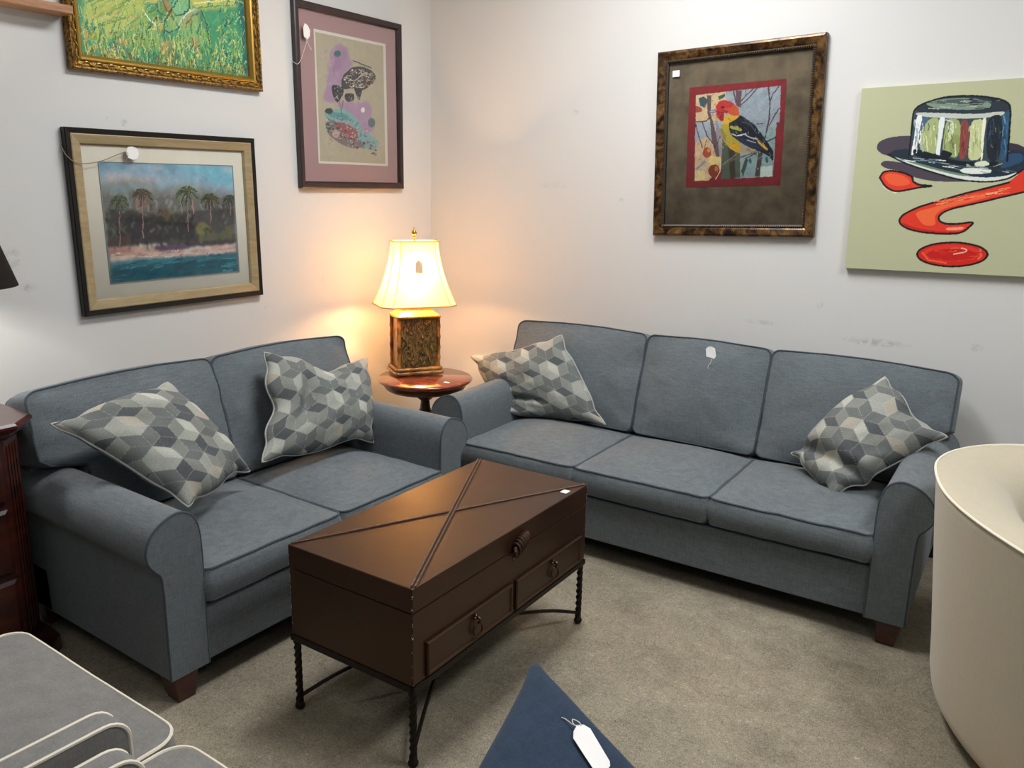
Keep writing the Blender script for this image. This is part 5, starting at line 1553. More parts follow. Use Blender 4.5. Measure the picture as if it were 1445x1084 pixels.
# ------------------------------------------------------------------ painter: flat artworks as colour attributes on their own surface
def chaikin(P, closed, k=2):
    for _ in range(k):
        A = P if closed else P[:-1]; B = np.roll(P, -1, 0) if closed else P[1:]
        Q = np.stack([A*.8+B*.2, A*.2+B*.8], 1).reshape(-1, 2)
        P = Q if closed else np.concatenate([P[:1], Q, P[-1:]])
    return P
def blur(img, k):
    for _ in range(2):
        for ax in (0, 1):
            a = np.concatenate([np.repeat(img.take([0], ax), k, ax), img, np.repeat(img.take([-1], ax), k, ax)], ax)
            c = np.cumsum(a, ax); n = img.shape[ax]; c = np.concatenate([np.zeros_like(c.take([0], ax)), c], ax)
            img = (c.take(range(2*k+1, 2*k+1+n), ax)-c.take(range(0, n), ax))/(2*k+1)
    return img
def paint_canvas(u0, u1, v0, v1, step, ground, ops, width_k=3.6, grain=.05, jitter=0.0, seed=1, round_=False):
    """returns (nu, nv, rgb linear) for the rectangle in millimetres"""
    nu = int((u1-u0)/step)+1; nv = int((v1-v0)/step)+1
    U, V = np.meshgrid(np.linspace(u0, u1, nu), np.linspace(v0, v1, nv))
    r_ = np.random.default_rng(seed)
    if jitter:
        def smooth(k):
            a = r_.standard_normal((nv//k+3, nu//k+3)); yi = np.linspace(0, nv/k, nv); xi = np.linspace(0, nu/k, nu)
            y0 = yi.astype(int); x0 = xi.astype(int); fy = (yi-y0)[:, None]; fx = (xi-x0)[None, :]
            fy = fy*fy*(3-2*fy); fx = fx*fx*(3-2*fx)
            return (a[y0][:, x0]*(1-fy)+a[y0+1][:, x0]*fy)*(1-fx)+(a[y0][:, x0+1]*(1-fy)+a[y0+1][:, x0+1]*fy)*fx
        U2 = U+jitter*(smooth(5)+.6*smooth(2)); V2 = V+jitter*(smooth(5)+.6*smooth(2))
    else: U2, V2 = U, V
    img = np.empty((nv, nu, 3)); img[:] = hexc(ground)
    def fld(k):
        a = r_.standard_normal((nv//k+3, nu//k+3)); yi = np.linspace(0, nv/k, nv); xi = np.linspace(0, nu/k, nu)
        y0 = yi.astype(int); x0 = xi.astype(int); fy = (yi-y0)[:, None]; fx = (xi-x0)[None, :]
        return (a[y0][:, x0]*(1-fy)+a[y0+1][:, x0]*fy)*(1-fx)+(a[y0][:, x0+1]*(1-fy)+a[y0+1][:, x0+1]*fy)*fx
    for kind, col, wd, fl in ops:
        if kind == 'blur': img = blur(img, int(wd)); continue
        if kind == 'mot':
            g = wd*(fld(9)+.7*fld(4)+.5*fld(2))
            img = np.clip(img*(1+g[..., None]*np.array([1.0, .9, .8])+wd*.4*np.stack([fld(6), fld(6), fld(6)], -1)), 0, 1); continue
        c = np.array(hexc(col)); P = np.array(fl, float).reshape(-1, 2)
        if round_ and len(P) > 3: P = chaikin(P, kind == 'p')
        pad = (wd*width_k if kind == 's' else 0)+jitter*4+step*2
        m = (U > P[:, 0].min()-pad) & (U < P[:, 0].max()+pad) & (V > P[:, 1].min()-pad) & (V < P[:, 1].max()+pad)
        if not m.any(): continue
        u = U2[m]; v = V2[m]
        if kind == 'p':
            ins = np.zeros(u.shape, bool); n = len(P)
            for i in range(n):
                x1, y1 = P[i]; x2, y2 = P[(i+1) % n]
                cnd = ((y1 > v) != (y2 > v))
                with np.errstate(divide='ignore', invalid='ignore'):
                    xx = (x2-x1)*(v-y1)/(y2-y1+1e-12)+x1
                ins ^= cnd & (u < xx)
        else:
            ins = np.zeros(u.shape, bool); hw = wd*width_k/2
            for i in range(len(P)-1):
                a = P[i]; d = P[i+1]-a; L = d@d+1e-9
                t = np.clip(((u-a[0])*d[0]+(v-a[1])*d[1])/L, 0, 1)
                ins |= (u-a[0]-t*d[0])**2+(v-a[1]-t*d[1])**2 < hw*hw
        sub = img[m]; sub[ins] = c*(1+r_.normal(0, grain)); img[m] = sub
    if grain:
        img *= (1+grain*r_.standard_normal((nv, nu, 1)))
    return nu, nv, np.clip(img, 0, 1)
def painting(name, rect, y, step, ground, ops, mat, parent, **kw):
    """rect in mm (u0,u1,v0,v1); surface faces local -Y at depth y"""
    u0, u1, v0, v1 = rect
    nu, nv, img = paint_canvas(u0, u1, v0, v1, step, ground, ops, **kw)
    U, V = np.meshgrid(np.linspace(u0, u1, nu)/1000, np.linspace(v0, v1, nv)/1000)
    co = np.stack([U.ravel(), np.full(U.size, y), V.ravel()], 1)
    idx = np.arange(nu*nv).reshape(nv, nu)
    q = np.stack([idx[:-1, :-1], idx[:-1, 1:], idx[1:, 1:], idx[1:, :-1]], -1).reshape(-1, 4)
    return grid_mesh(name, co, q, img.reshape(-1, 3), mat, parent, False)
def grid_mesh(name, co, q, rgb, mat, parent, smooth=True):
    me = bpy.data.meshes.new(name)
    me.vertices.add(len(co)); me.vertices.foreach_set('co', np.asarray(co, np.float32).ravel())
    me.loops.add(q.size); me.loops.foreach_set('vertex_index', q.ravel().astype(np.int32))
    me.polygons.add(len(q)); me.polygons.foreach_set('loop_start', np.arange(0, q.size, 4, dtype=np.int32))
    me.polygons.foreach_set('loop_total', np.full(len(q), 4, np.int32))
    me.polygons.foreach_set('use_smooth', np.full(len(q), smooth))
    me.update(calc_edges=True); me.validate()
    if rgb is not None:
        at = me.color_attributes.new('paint', 'FLOAT_COLOR', 'POINT')
        at.data.foreach_set('color', np.concatenate([rgb, np.ones((len(rgb), 1))], 1).astype(np.float32).ravel())
    return link(name, me, mat, parent)
def frame_mesh(name, w, h, prof, mat, parent, bevel=0, dz=0):
    """prof: (inset, y) pairs round the moulding section, outer edge at inset 0"""
    mb = MB(); rings = []
    for sx, sz in ((-1, -1), (1, -1), (1, 1), (-1, 1)):
        rings.append([(sx*(w/2-i), y, sz*(h/2-i)+dz) for i, y in prof])
    mb.loft(rings, cap=False, smooth=False, closed=True)
    return mb.build(name, mat, parent, bevel)
def glass_sheet(parent, w, h, y):
    mb = MB(); mb.box(-w/2, w/2, y, y+.002, -h/2, h/2)
    return mb.build('glass', M['glass'], parent)
m = NT('picture_glass'); m.n.remove(m.b)
tr = m.node('ShaderNodeBsdfTransparent'); gl = m.node('ShaderNodeBsdfGlossy'); gl.inputs['Roughness'].default_value = .03
fr = m.node('ShaderNodeFresnel'); fr.inputs[0].default_value = 1.3; mx = m.node('ShaderNodeMixShader')
m.t.links.new(fr.outputs[0], mx.inputs[0]); m.t.links.new(tr.outputs[0], mx.inputs[1]); m.t.links.new(gl.outputs[0], mx.inputs[2]); m.t.links.new(mx.outputs[0], m.out.inputs[0])
M['glass'] = m.m

def price_tag(name, pts, label, strings=(), group=None, thick=.0008, hole=None):
    """pts: outline of the card in world space (roughly planar); strings: polylines"""
    P = [Vector(p) for p in pts]; n = (P[1]-P[0]).cross(P[2]-P[0]).normalized()*thick
    mb = MB(); mb.loft([P, [p+n for p in P]], smooth=False)
    root = mb.build(name, M['paper'])
    tag(root, label, 'price tag', group)
    for s in strings:
        sb = MB(); sb.tube(catmull(s, 5), .0011, 6); sb.build('string', M['string'], root)
    return root

# ------------------------------------------------------------------ room shell
W_R = [(0, 1.52, 1.02, .14, .03, .0), (0, 2.62, .955, .16, .022, 1.2), (0, 2.36, 1.10, .02, .02, 1.0), (0, 2.1, .99, .10, .015, .7), (0, .88, 1.62, .16, .02, .35), (0, 1.0, 2.0, .03, .02, .8), (0, 1.3, 1.55, .02, .015, .9), (0, 3.02, .98, .03, .02, .8)]
W_L = [(1, -2.45, 1.30, .05, .05, .8), (1, -2.40, 1.19, .04, .02, 1.0), (1, -1.95, 1.83, .02, .02, 1.2), (1, -2.02, 1.84, .012, .012, 1.2), (1, -1.28, 1.00, .03, .02, .6), (1, -.9, 1.1, .02, .03, .6), (1, -1.75, 1.02, .1, .01, .7)]
XR, YF = 7.2, -7.0
mb = MB(); mb.box(0, XR, YF, 0, -.05, 0); tag(mb.build('floor', M['carpet']), kind='structure')
mb = MB(); mb.box(-.1, 0, YF, .1, -.05, CEIL+.05); tag(mb.build('wall_left', wall_mat('painted_wall_left', W_L)), kind='structure')
mb = MB(); mb.box(0, XR, 0, .1, -.05, CEIL+.05); tag(mb.build('wall_right', wall_mat('painted_wall_right', W_R)), kind='structure')
mb = MB(); mb.box(0, XR, YF, 0, CEIL, CEIL+.05); tag(mb.build('ceiling', plain('ceiling_paint', 'dedcd8', .9)), kind='structure')
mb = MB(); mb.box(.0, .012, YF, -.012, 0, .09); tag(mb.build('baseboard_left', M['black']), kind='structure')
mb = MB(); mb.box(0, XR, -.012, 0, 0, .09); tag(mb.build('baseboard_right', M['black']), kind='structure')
mlamp = NT('troffer_diffuser'); mlamp.b.inputs['Emission Color'].default_value = (1, .98, .95, 1); mlamp.b.inputs['Emission Strength'].default_value = 1.5; mlamp.color(hexc('f0f0f0'))
white_metal = plain('white_enamel', 'e6e6e4', .4)
TN = ['nearest the room corner', 'over the right end of the long sofa', 'behind the viewer on the left', 'behind the viewer on the right']
for (x, y, p), tn in zip(TROFFERS, TN):
    r = empty('ceiling_light', (x, y, CEIL), 0, 'rectangular fluorescent ceiling light %s' % tn, 'light', 'fluorescent ceiling lights')
    b = MB()
    for sx in (-1, 1): b.box(sx*.3-.02, sx*.3+.02, -.62, .62, -.06, 0)
    for sy in (-1, 1): b.box(-.28, .28, sy*.6-.02, sy*.6+.02, -.06, 0)
    b.build('frame', white_metal, r)
    b = MB(); b.box(-.28, .28, -.58, .58, -.05, -.04); b.build('diffuser', mlamp.m, r)

# ------------------------------------------------------------------ upholstery
def rrect(w, h, r, n=7, m=18):
    pts = []
    for cx, cy, a0 in ((w/2-r, h/2-r, 0), (-w/2+r, h/2-r, pi/2), (-w/2+r, -h/2+r, pi), (w/2-r, -h/2+r, 3*pi/2)):
        for i in range(n):
            a = a0+pi/2*i/(n-1); pts.append((cx+r*math.cos(a), cy+r*math.sin(a)))
        nx = pts[-1]
        # straight run to the next corner
        k = len(pts)
        nxt = {0: (-w/2+r, h/2), pi/2: (-w/2, -h/2+r), pi: (w/2-r, -h/2), 3*pi/2: (w/2, h/2-r)}[a0]
        for i in range(1, m): pts.append((nx[0]+(nxt[0]-nx[0])*i/m, nx[1]+(nxt[1]-nx[1])*i/m))
    return pts
def cushion(name, w, h, t, r, crown, xf, mat, welt_mat, parent, bulge=.006, warp=None, crease=.0, seed=0, welt=.0042, crown_back=None, bottom_welt=True, weltname='piping'):
    """box cushion in its own frame: x width, y height/depth, z thickness (front face +z), mapped through xf"""
    o2 = rrect(w, h, r); n = len(o2); S = [.08, .2, .34, .48, .6, .7, .79, .87, .93, .97, 1.0]
    cb = crown*.4 if crown_back is None else crown_back
    def top(x, y): return (1-min(1, abs(2*x/w))**2.6)*(1-min(1, abs(2*y/h))**2.6)
    V = []
    def put(x, y, z, s):
        nz = 0
        if crease:
            nz = crease*(noise.noise(Vector((x*7+seed*9.1, y*7, z*5)))+.6*noise.noise(Vector((x*16+seed, y*16, 3))))
            e = .35+.65*s; nz *= e
        p = Vector((x, y, z+nz))
        if warp: p = warp(p)
        V.append(xf(p))
    for s in S:
        for x, y in o2: put(x*s, y*s, -t/2-cb*top(x*s, y*s), s)
    for k in (.2, .4, .6, .8):
        b = 1+bulge*math.sin(pi*k)*2/min(w, h)
        for x, y in o2:
            e = bulge*math.sin(pi*k); L = math.hypot(x, y)
            put(x*(1+e/max(L, .05)), y*(1+e/max(L, .05)), -t/2+t*k, 1)
    for s in S[::-1]:
        for x, y in o2: put(x*s, y*s, t/2+crown*top(x*s, y*s), s)
    m = len(V)//n; F = []
    for i in range(m-1):
        for k in range(n):
            k2 = (k+1) % n; F.append((i*n+k, i*n+k2, (i+1)*n+k2, (i+1)*n+k))
    F.append(tuple(range(n))[::-1]); F.append(tuple((m-1)*n+k for k in range(n)))
    mb = MB(); mb.add(V, F, True); o = mb.build(name, mat, parent, sharp=55)
    rb = len(S)-1; rt = rb+5
    if welt:
        wb = MB(); wb.tube([V[rt*n+k] for k in range(n)], welt, 6, closed=True)
        if bottom_welt: wb.tube([V[rb*n+k] for k in range(n)], welt, 6, closed=True)
        wb.build(weltname, welt_mat, o)
    return o

ARM = [(0, .095), (0, .30), (-.002, .45), (.002, .555), (.022, .608), (.062, .632), (.112, .622), (.155, .592), (.178, .548), (.176, .506), (.156, .474), (.139, .452), (.134, .40), (.134, .25), (.134, .095)]
def arm_profile():
    a = catmull([(x, z, 0) for x, z in ARM], 4)
    return [(p.x, p.y) for p in a]
def make_sofa(name, label, n, sw, D, loc, rz, arm_top=1.0):
    root = empty(name, loc, rz, label, 'sofa')
    iw = n*sw; x0 = -iw/2; prof = arm_profile()
    bw = iw/2+.134
    # arms
    for s in (-1, 1):
        rings = []
        for y, sc, dz in ((0, 1, 0), (.012, 1, 0), (.2, 1, .0), (.4, 1, .002), (.6, 1, .002), (.8, 1, 0), (D-.03, 1, 0)):
            rr = [(s*(iw/2+.067+(x-.067)*(sc if z > .2 else 1)), y, (z-.3)*(sc if z > .3 else 1)+.3+dz) for x, z in prof]
            rings.append(rr if s > 0 else rr[::-1])
        # front panel ring order: start at inset
        mb = MB(); mb.loft(rings, cap=True); a = mb.build('arm', M['sofa'], root, sharp=50)
        wb = MB(); wb.tube([(s*(iw/2+x), .003, z) for x, z in prof], .0042, 6); wb.build('piping', M['sofa_welt'], a)
    # rail under the seat
    mb = MB(); mb.box(-iw/2-.002, iw/2+.002, .016, .05, .095, .290); mb.build('front_rail', M['sofa'], root, .006)
    mb = MB(); mb.box(-iw/2+.002, iw/2-.002, .052, D-.23, .10, .30); mb.build('seat_deck', M['dust'], root)
    # back frame
    mb = MB(); pr = [(D-.22, .10), (D-.19, .55), (D-.15, .76), (D-.12, .80), (D-.05, .80), (D-.01, .76), (D, .60), (D, .10)]
    pr = [(p.x, p.y) for p in catmull([(a, b, 0) for a, b in pr], 4)]
    mb.loft([[(xx, y*k+(1-k)*(D-.1), (z-.1)*kz+.1) for y, z in pr] for xx, k, kz in ((-bw, .9, .985), (-bw+.012, 1, 1), (0, 1, 1), (bw-.012, 1, 1), (bw, .9, .985))], smooth=True)
    mb.build('back_frame', M['sofa'], root, sharp=50)
    # seat cushions
    for i in range(n):
        cx = x0+sw*(i+.5)
        def xf(p, cx=cx): return Vector((cx+p.x, .30+p.y, .365+p.z))
        cushion('seat_cushion', sw-.006, .62, .105, .03, .045, xf, M['sofa'], M['sofa_welt'], root, bulge=.014, crease=.0035, seed=i+n*3, crown_back=.0)
    # back cushions
    H = .50
    lean = math.radians(17)
    for i in range(n):
        cx = x0+sw*(i+.5)
        el = .15 if i == 0 else 0; er = .15 if i == n-1 else 0
        def wp(p, el=el, er=er, i=i):
            k = min(1, max(0, (p.y+.045)/.03)); k = k*k*(3-2*k)
            fx = (p.x/(sw/2))
            x = p.x
            if fx < 0: x -= el*k*min(1, -fx*1.0)
            else: x += er*k*min(1, fx)
            y = p.y-.012*max(0, abs(fx)-.2)*(1 if p.y > 0 else 0)
            if (i == 0 and el and fx < -.5) or (er and fx > .5): y -= .015*(abs(fx)-.5)*(p.y > .1)
            return Vector((x, y, p.z))
        def xf(p, cx=cx):
            q = Vector((p.x, p.y+H/2, p.z))
            # base point of cushion at y=.60(front) ; lean backwards
            yy = .655+q.y*math.sin(lean)-q.z*math.cos(lean)
            zz = .415+q.y*math.cos(lean)+q.z*math.sin(lean)
            return Vector((cx+q.x, yy, zz))
        cushion('back_cushion', sw-.006, H, .15, .034, .045, xf, M['sofa'], M['sofa_welt'], root, bulge=.012, warp=wp, crease=.011, seed=i*2+n)
    # legs
    for sx in (-1, 1):
        for yy in (.045, D-.09):
            mb = MB(); cxx = sx*(bw-.05); a, b = .043, .03
            mb.loft([[(cxx+dx*r-(sx*.006 if r == b else 0), yy+dy*r, z) for dx, dy in ((-1, -1), (1, -1), (1, 1), (-1, 1))] for r, z in ((b, 0), (a, .097))], smooth=False)
            mb.build('leg', M['leg'], root, .003)
    return root
SD = .93
make_sofa('sofa', 'long slate blue three-seat sofa along the wall under the bird picture', 3, .614, SD, (1.945, -.975, 0), math.radians(1.4))
make_sofa('loveseat', 'slate blue two-seat sofa with rolled arms under the palm beach picture', 2, .585, SD, (1.207, -1.955, 0), pi/2)

# ------------------------------------------------------------------ throw pillows
def rhomb_pattern(U, V, seed, rot=0.0):
    """tumbling-block weave: U,V in metres"""
    pal = np.array([hexc(c) for c in ('c8c9bf', 'b0b2aa', '93968f', '7b7f7d', '64686a', '8d8f8b', 'bdb6a8')])
    c, s = math.cos(rot), math.sin(rot); X = U*c-V*s; Y = U*s+V*c
    a = .054; q = (math.sqrt(3)/3*X-Y/3)/a; r = (2/3*Y)/a
    x_, z_ = q, r; y_ = -x_-z_
    rx, ry, rz = np.round(x_), np.round(y_), np.round(z_)
    dx, dy, dz = abs(rx-x_), abs(ry-y_), abs(rz-z_)
    m1 = (dx > dy) & (dx > dz); m2 = ~m1 & (dy > dz); m3 = ~m1 & ~m2
    rx = np.where(m1, -ry-rz, rx); rz = np.where(m3, -rx-ry, rz)
    hx = a*(math.sqrt(3)*rx+math.sqrt(3)/2*rz); hy = a*1.5*rz
    ang = np.degrees(np.arctan2(Y-hy, X-hx)) % 360
    k = ((ang+30+360) % 360//120).astype(int)     # three rhombi
    key = (rx*73+rz*151+k*37+seed*11).astype(int)
    h = (np.sin(key*12.9898)*43758.5453) % 1
    hc = (np.sin((rx*17+rz*59+seed)*7.77)*9143.11) % 1
    idx = np.empty(h.shape, int)
    lightc = hc > .42
    cls = ((rx-rz) % 3).astype(int)
    tab = np.array([[0, 1, 1], [3, 2, 3], [2, 3, 4]])
    idx = tab[cls, k]; idx = np.where((h > .88) & (cls == 0), 6, idx); idx = np.where((h < .2) & (cls == 2), 4, idx); idx = np.where((h < .18) & (cls == 0), 2, idx)
    col = pal[idx]*(1+.10*(((np.sin(key*3.7)*917.3) % 1)-.5))[:, None]
    ed = lambda g: np.where(np.cos(np.radians(ang-g)) > 0, abs(np.sin(np.radians(ang-g))), 1.0)
    edge = np.minimum(np.minimum(ed(330), ed(90)), ed(210))*np.hypot(X-hx, Y-hy)
    hd = np.max([abs((X-hx)*math.cos(g)+(Y-hy)*math.sin(g)) for g in (0, pi/3, 2*pi/3)], 0)
    edge = np.minimum(edge, a*math.sqrt(3)/2-hd)
    col = np.where((edge < .0009)[:, None], col*.55+np.array(hexc('c6c7bd'))*.45, col)
    # woven grain inside each diamond, direction per diamond
    th = np.radians(np.array([90, 30, -30])[k]); st = np.sin((X*np.cos(th)+Y*np.sin(th))*2*pi/.0052)
    col = col*(1+.07*st)[:, None]
    return col*.78
def pillow(name, label, corners, T, seed, warp=None, side=(0, 0, 0, 0), rot=0.0, n=190, up=None, conc=.055):
    TL, TR, BR, BL = [np.array(c, float) for c in corners]
    s = np.sin(np.linspace(-pi/2, pi/2, n)); s = .55*s+.45*np.linspace(-1, 1, n)
    Sg, Tg = np.meshgrid(s, s)      # Tg=-1 bottom
    N = np.cross(TR-BL, TL-BR); N /= np.linalg.norm(N)
    tocam = np.array(CAM)-(TL+TR+BR+BL)/4
    if N@tocam < 0: N = -N
    cos_ = conc
    nip = lambda q: .35*cos_*(1-q**2)+1.0*cos_*np.exp(-((abs(q)-.70)/.17)**2)*(1-abs(q)**6)
    Sg2 = Sg*(1-nip(Tg)*abs(Sg)**2); Tg2 = Tg*(1-nip(Sg)*abs(Tg)**2)
    u = (Sg2+1)/2; v = (Tg2+1)/2
    base = (BL[None, None]*((1-u)*(1-v))[..., None]+BR*(u*(1-v))[..., None]+TL*((1-u)*v)[..., None]+TR*(u*v)[..., None])
    prof = (np.clip(1-Sg**2, 0, 1)*np.clip(1-Tg**2, 0, 1))**.40
    root = None; r_ = random.Random(seed)
    wr = np.zeros_like(Sg)
    for i in range(n):
        for j in range(n):
            wr[i, j] = noise.noise(Vector((Sg[i, j]*1.6+seed*3.3, Tg[i, j]*1.6, seed)))*.016+noise.noise(Vector((Sg[i, j]*4+seed, Tg[i, j]*4, 7)))*.006
    A = np.zeros(3); W0 = (np.linalg.norm(TR-TL)+np.linalg.norm(BR-BL))/2; H0 = (np.linalg.norm(TL-BL)+np.linalg.norm(TR-BR))/2
    disp = np.zeros(Sg.shape+(3,))
    if warp is not None:
        disp = warp(Sg, Tg, N, (TR-TL)/np.linalg.norm(TR-TL), (TL-BL)/np.linalg.norm(TL-BL))
    front = base+N*(T*prof+wr*prof**.6)[..., None]+disp
    back = base-N*(T*.55*prof)[..., None]+disp
    UU = Sg.ravel()*W0/2; VV = Tg.ravel()*H0/2
    c1 = rhomb_pattern(UU, VV, seed, rot); c2 = rhomb_pattern(UU+.3, VV+.1, seed+5, rot)
    idx = np.arange(n*n).reshape(n, n)
    q1 = np.stack([idx[:-1, :-1], idx[:-1, 1:], idx[1:, 1:], idx[1:, :-1]], -1).reshape(-1, 4)
    co = np.concatenate([front.reshape(-1, 3), back.reshape(-1, 3)]); q = np.concatenate([q1, q1[:, ::-1]+n*n])
    o = grid_mesh(name, co, q, np.concatenate([c1, c2]), M['pillow'], None)
    tag(o, label, 'throw pillow', 'patterned throw pillows')
    border = [idx[0, j] for j in range(n)]+[idx[i, n-1] for i in range(1, n)]+[idx[n-1, j] for j in range(n-2, -1, -1)]+[idx[i, 0] for i in range(n-2, 0, -1)]
    wb = MB(); wb.tube([co[k] for k in border], .0042, 6, closed=True); wb.build('piping', M['pillow_welt'], o)
    return o
mp_ = NT('geometric_weave'); at = mp_.node('ShaderNodeAttribute', attribute_name='paint')
g = mp_.noise(420, 2, .7); mp_.color(mp_.mix(1.0, at.outputs['Color'], mp_.ramp(g, [(.3, (.78, .78, .78)), (.7, (1.25, 1.25, 1.25))]), 'MULTIPLY')); mp_.rough(.95); mp_.spec(.1)
mp_.bump(mp_.noise(700, 2, .6), .4, .0015)
M['pillow'] = mp_.m
M['pillow_welt'] = fabric('pillow_piping', 'a9aaa6', .1)
def gau(x, c, w): return np.exp(-((x-c)/w)**2)
def w1(S, T, N, X, Y):
    d = np.zeros(S.shape+(3,))
    d += Y*(-.022*gau(S, .45, .35)*gau(T, -1, .4))[..., None]*-1
    d += N*(-.03*gau(S, -.9, .35)*gau(T, .9, .4))[..., None]
    return d
def w2(S, T, N, X, Y):
    d = np.zeros(S.shape+(3,))
    d += Y*(-.075*gau(S, .12, .42)*np.clip((T+1)/2, 0, 1)**2.5)[..., None]
    d += X*(.045*gau(T, -.05, .3)*np.clip((1-S)/2, 0, 1)**2)[..., None]
    d += N*(-.045*gau(S-.3*T, -.45, .16)*gau(T, .1, .5))[..., None]
    d += Y*(.03*gau(S, .5, .4)*np.clip((1-T)/2, 0, 1)**3)[..., None]
    return d
def w3(S, T, N, X, Y):
    d = np.zeros(S.shape+(3,))
    d += Y*(-.02*gau(S, .0, .5)*np.clip((T+1)/2, 0, 1)**3)[..., None]
    d += N*(-.055*gau(T+.2*S, -.52, .10)*np.clip((.2-S), 0, 1))[..., None]
    d += (N*.055-Y*.012)*(gau(S, -.8, .45)*gau(T, -.95, .22))[..., None]
    return d
def w4(S, T, N, X, Y):
    d = np.zeros(S.shape+(3,))
    d += X*(-.035*gau(T, .2, .7)*np.clip((1-S)/2, 0, 1)**2)[..., None]
    d += N*(-.045*gau(T-.2*S, -.62, .13))[..., None]
    d += Y*(-.03*gau(S, .2, .4)*np.clip((T+1)/2, 0, 1)**3)[..., None]
    return d
pillow('throw_pillow', 'patterned throw pillow leaning on the near left arm of the two-seat sofa',
       [(.70, -2.690, .850), (.65, -2.258, .885), (.84, -2.068, .530), (1.00, -2.442, .548)], .10, 1, w1, rot=.15)
pillow('throw_pillow', 'patterned throw pillow with a dented top edge on the two-seat sofa, left of the lamp',
       [(.60, -1.783, .916), (.66, -1.248, .811), (.82, -1.381, .464), (.79, -1.970, .531)], .095, 4, w2, rot=-.1)
pillow('throw_pillow', 'patterned throw pillow leaning in the lamp-side corner of the long sofa',
       [(.700, -.50, .712), (1.180, -.36, .866), (1.505, -.45, .465), (.905, -.50, .434)], .10, 9, w3, rot=.2)
pillow('throw_pillow', 'patterned throw pillow propped on the right arm of the long sofa, beside the cream chair',
       [(2.745, -.37, .871), (3.005, -.49, .701), (2.650, -.69, .426), (2.438, -.53, .529)], .11, 13, w4, rot=-.2)

# ------------------------------------------------------------------ pictures on the walls
def picture(name, label, wall, a, z, rot, cat='picture'):
    loc = (0, a, z) if wall == 'L' else (a, 0, z)
    r = empty(name, loc, 0, label, cat)
    r.rotation_euler = (0, -rot, pi/2 if wall == 'L' else 0)
    return r
def sheet(name, x0, x1, z0, z1, y, mat, parent, th=.002):
    b = MB(); b.box(x0, x1, y, y+th, z0, z1); return b.build(name, mat, parent)
rs = random.Random(11)
bk = ART['beach']; NB = 25
def soft_strokes(n, u0, u1, v0, v1, cols, l0, l1, w0, w1, ang, spread):
    out = []
    for _ in range(n):
        u = rs.uniform(u0, u1); v = rs.uniform(v0, v1); l = rs.uniform(l0, l1); a = math.radians(ang+rs.uniform(-spread, spread))
        out.append(('s', rs.choice(cols), rs.uniform(w0, w1), [u, v, u+l*math.cos(a)*.5+rs.uniform(-2, 2), v+l*math.sin(a)*.5, u+l*math.cos(a), v+l*math.sin(a)]))
    return out
ip = next(i for i, o in enumerate(bk) if o[0] == 's' and o[1] == 'a58078')
ib = 6
beach_ops = bk[:ib]+[('blur', '', 4, [])]+soft_strokes(30, -300, 280, 130, 225, ['a9bcc8', '8fb6c6', 'c2bcc0', '7fa9bb'], 30, 80, 2, 5, 0, 12)+[('blur', '', 3, [])]+bk[ib:ip]
beach_ops += [('blur', '', 1, [])]+soft_strokes(170, -305, 300, -120, 60, ['45423f', '55534d', '3a3738', '6a6858', '5d6050', '77786c', '4d4a48'], 8, 28, 1.5, 4, 80, 60)+soft_strokes(60, -300, 290, 40, 120, ['8c918d', '7a7d78', '9a9e9b', '6c6f6a'], 10, 30, 2, 5, 70, 60)+[('mot', '', .05, []), ('blur', '', 1, [])]
beach_ops += soft_strokes(50, -300, 290, -155, -128, ['e2c8bc', 'd3a99a', 'f0e4dc', 'b98a84'], 15, 50, 1, 2.4, 2, 6)+soft_strokes(60, -300, 280, -240, -165, ['2c6575', '3f8794', '285c6b', '4f97a2'], 25, 80, 1.5, 3.5, 3, 4)+bk[ip:]+[('mot', '', .05, [])]
fk = ART['fish']
fish_ops = fk[:3]+soft_strokes(50, -190, -40, 60, 235, ['a989a0', 'a08098', 'b59bac'], 8, 26, 1, 2.4, 60, 60)+soft_strokes(40, -110, 90, -120, 20, ['a989a0', '9c7c96'], 8, 26, 1, 2.4, 120, 60)+[('blur', '', 2, [])]+fk[3:]
fish_ops += soft_strokes(60, -190, 130, -230, -90, ['4d4646', '8d8078', '6f8f8c', 'c2b3a6', '7e4f52'], 4, 12, .5, 1.1, 40, 90)+[('mot', '', .03, [])]
gk = ART['green']; green_ops = list(gk[:18])+[('blur', '', 3, [])]
green_ops += soft_strokes(150, -380, -60, -200, 60, ['b9c862', '8fae4e', 'd6d684', '6f9c46', 'a4b850', '4f8f4a', 'c9b860'], 50, 130, 1.2, 3.4, 33, 10)
green_ops += soft_strokes(120, -60, 330, -160, 120, ['7fc08a', '5aa978', '9ac878', '3a8f6c', 'b4cc74', '2f7f62', '86b866'], 20, 60, 1.5, 3.5, 80, 35)
green_ops += soft_strokes(90, 130, 340, 0, 140, ['c9d070', 'a8bd5c', 'dfe08c', '8fb860'], 50, 120, 1.2, 3, 8, 8)
green_ops += list(gk[18:])
green_ops += soft_strokes(420, -390, 375, -314, -215, ['2f5a3c', '6c6a2c', 'd8d27a', '8f8a3a', 'c9c062', '46522c', 'a9c870', '5fa860', 'e2d890', '3c7a4a'], 12, 42, .9, 2.2, 88, 16)
green_ops += soft_strokes(220, -390, 375, -240, -120, ['a9c060', '5fae6a', '2f8a5c', 'c9cf78', '79b04f', '3f9a7c', 'b5d08a', '1f6a54'], 14, 46, .9, 2.2, 86, 20)
green_ops += soft_strokes(200, -390, 375, -315, -296, ['2a3020', '5a5026', 'c9b25c', '3c3a20', '8f8a4a'], 4, 14, .8, 1.6, 80, 60)
green_ops += soft_strokes(110, 255, 375, -290, 60, ['1f6f6a', '2f8a74', '174f58', '63ac78', 'a4cc84'], 10, 34, 1.2, 2.6, 80, 40)
bd = ART['bird']
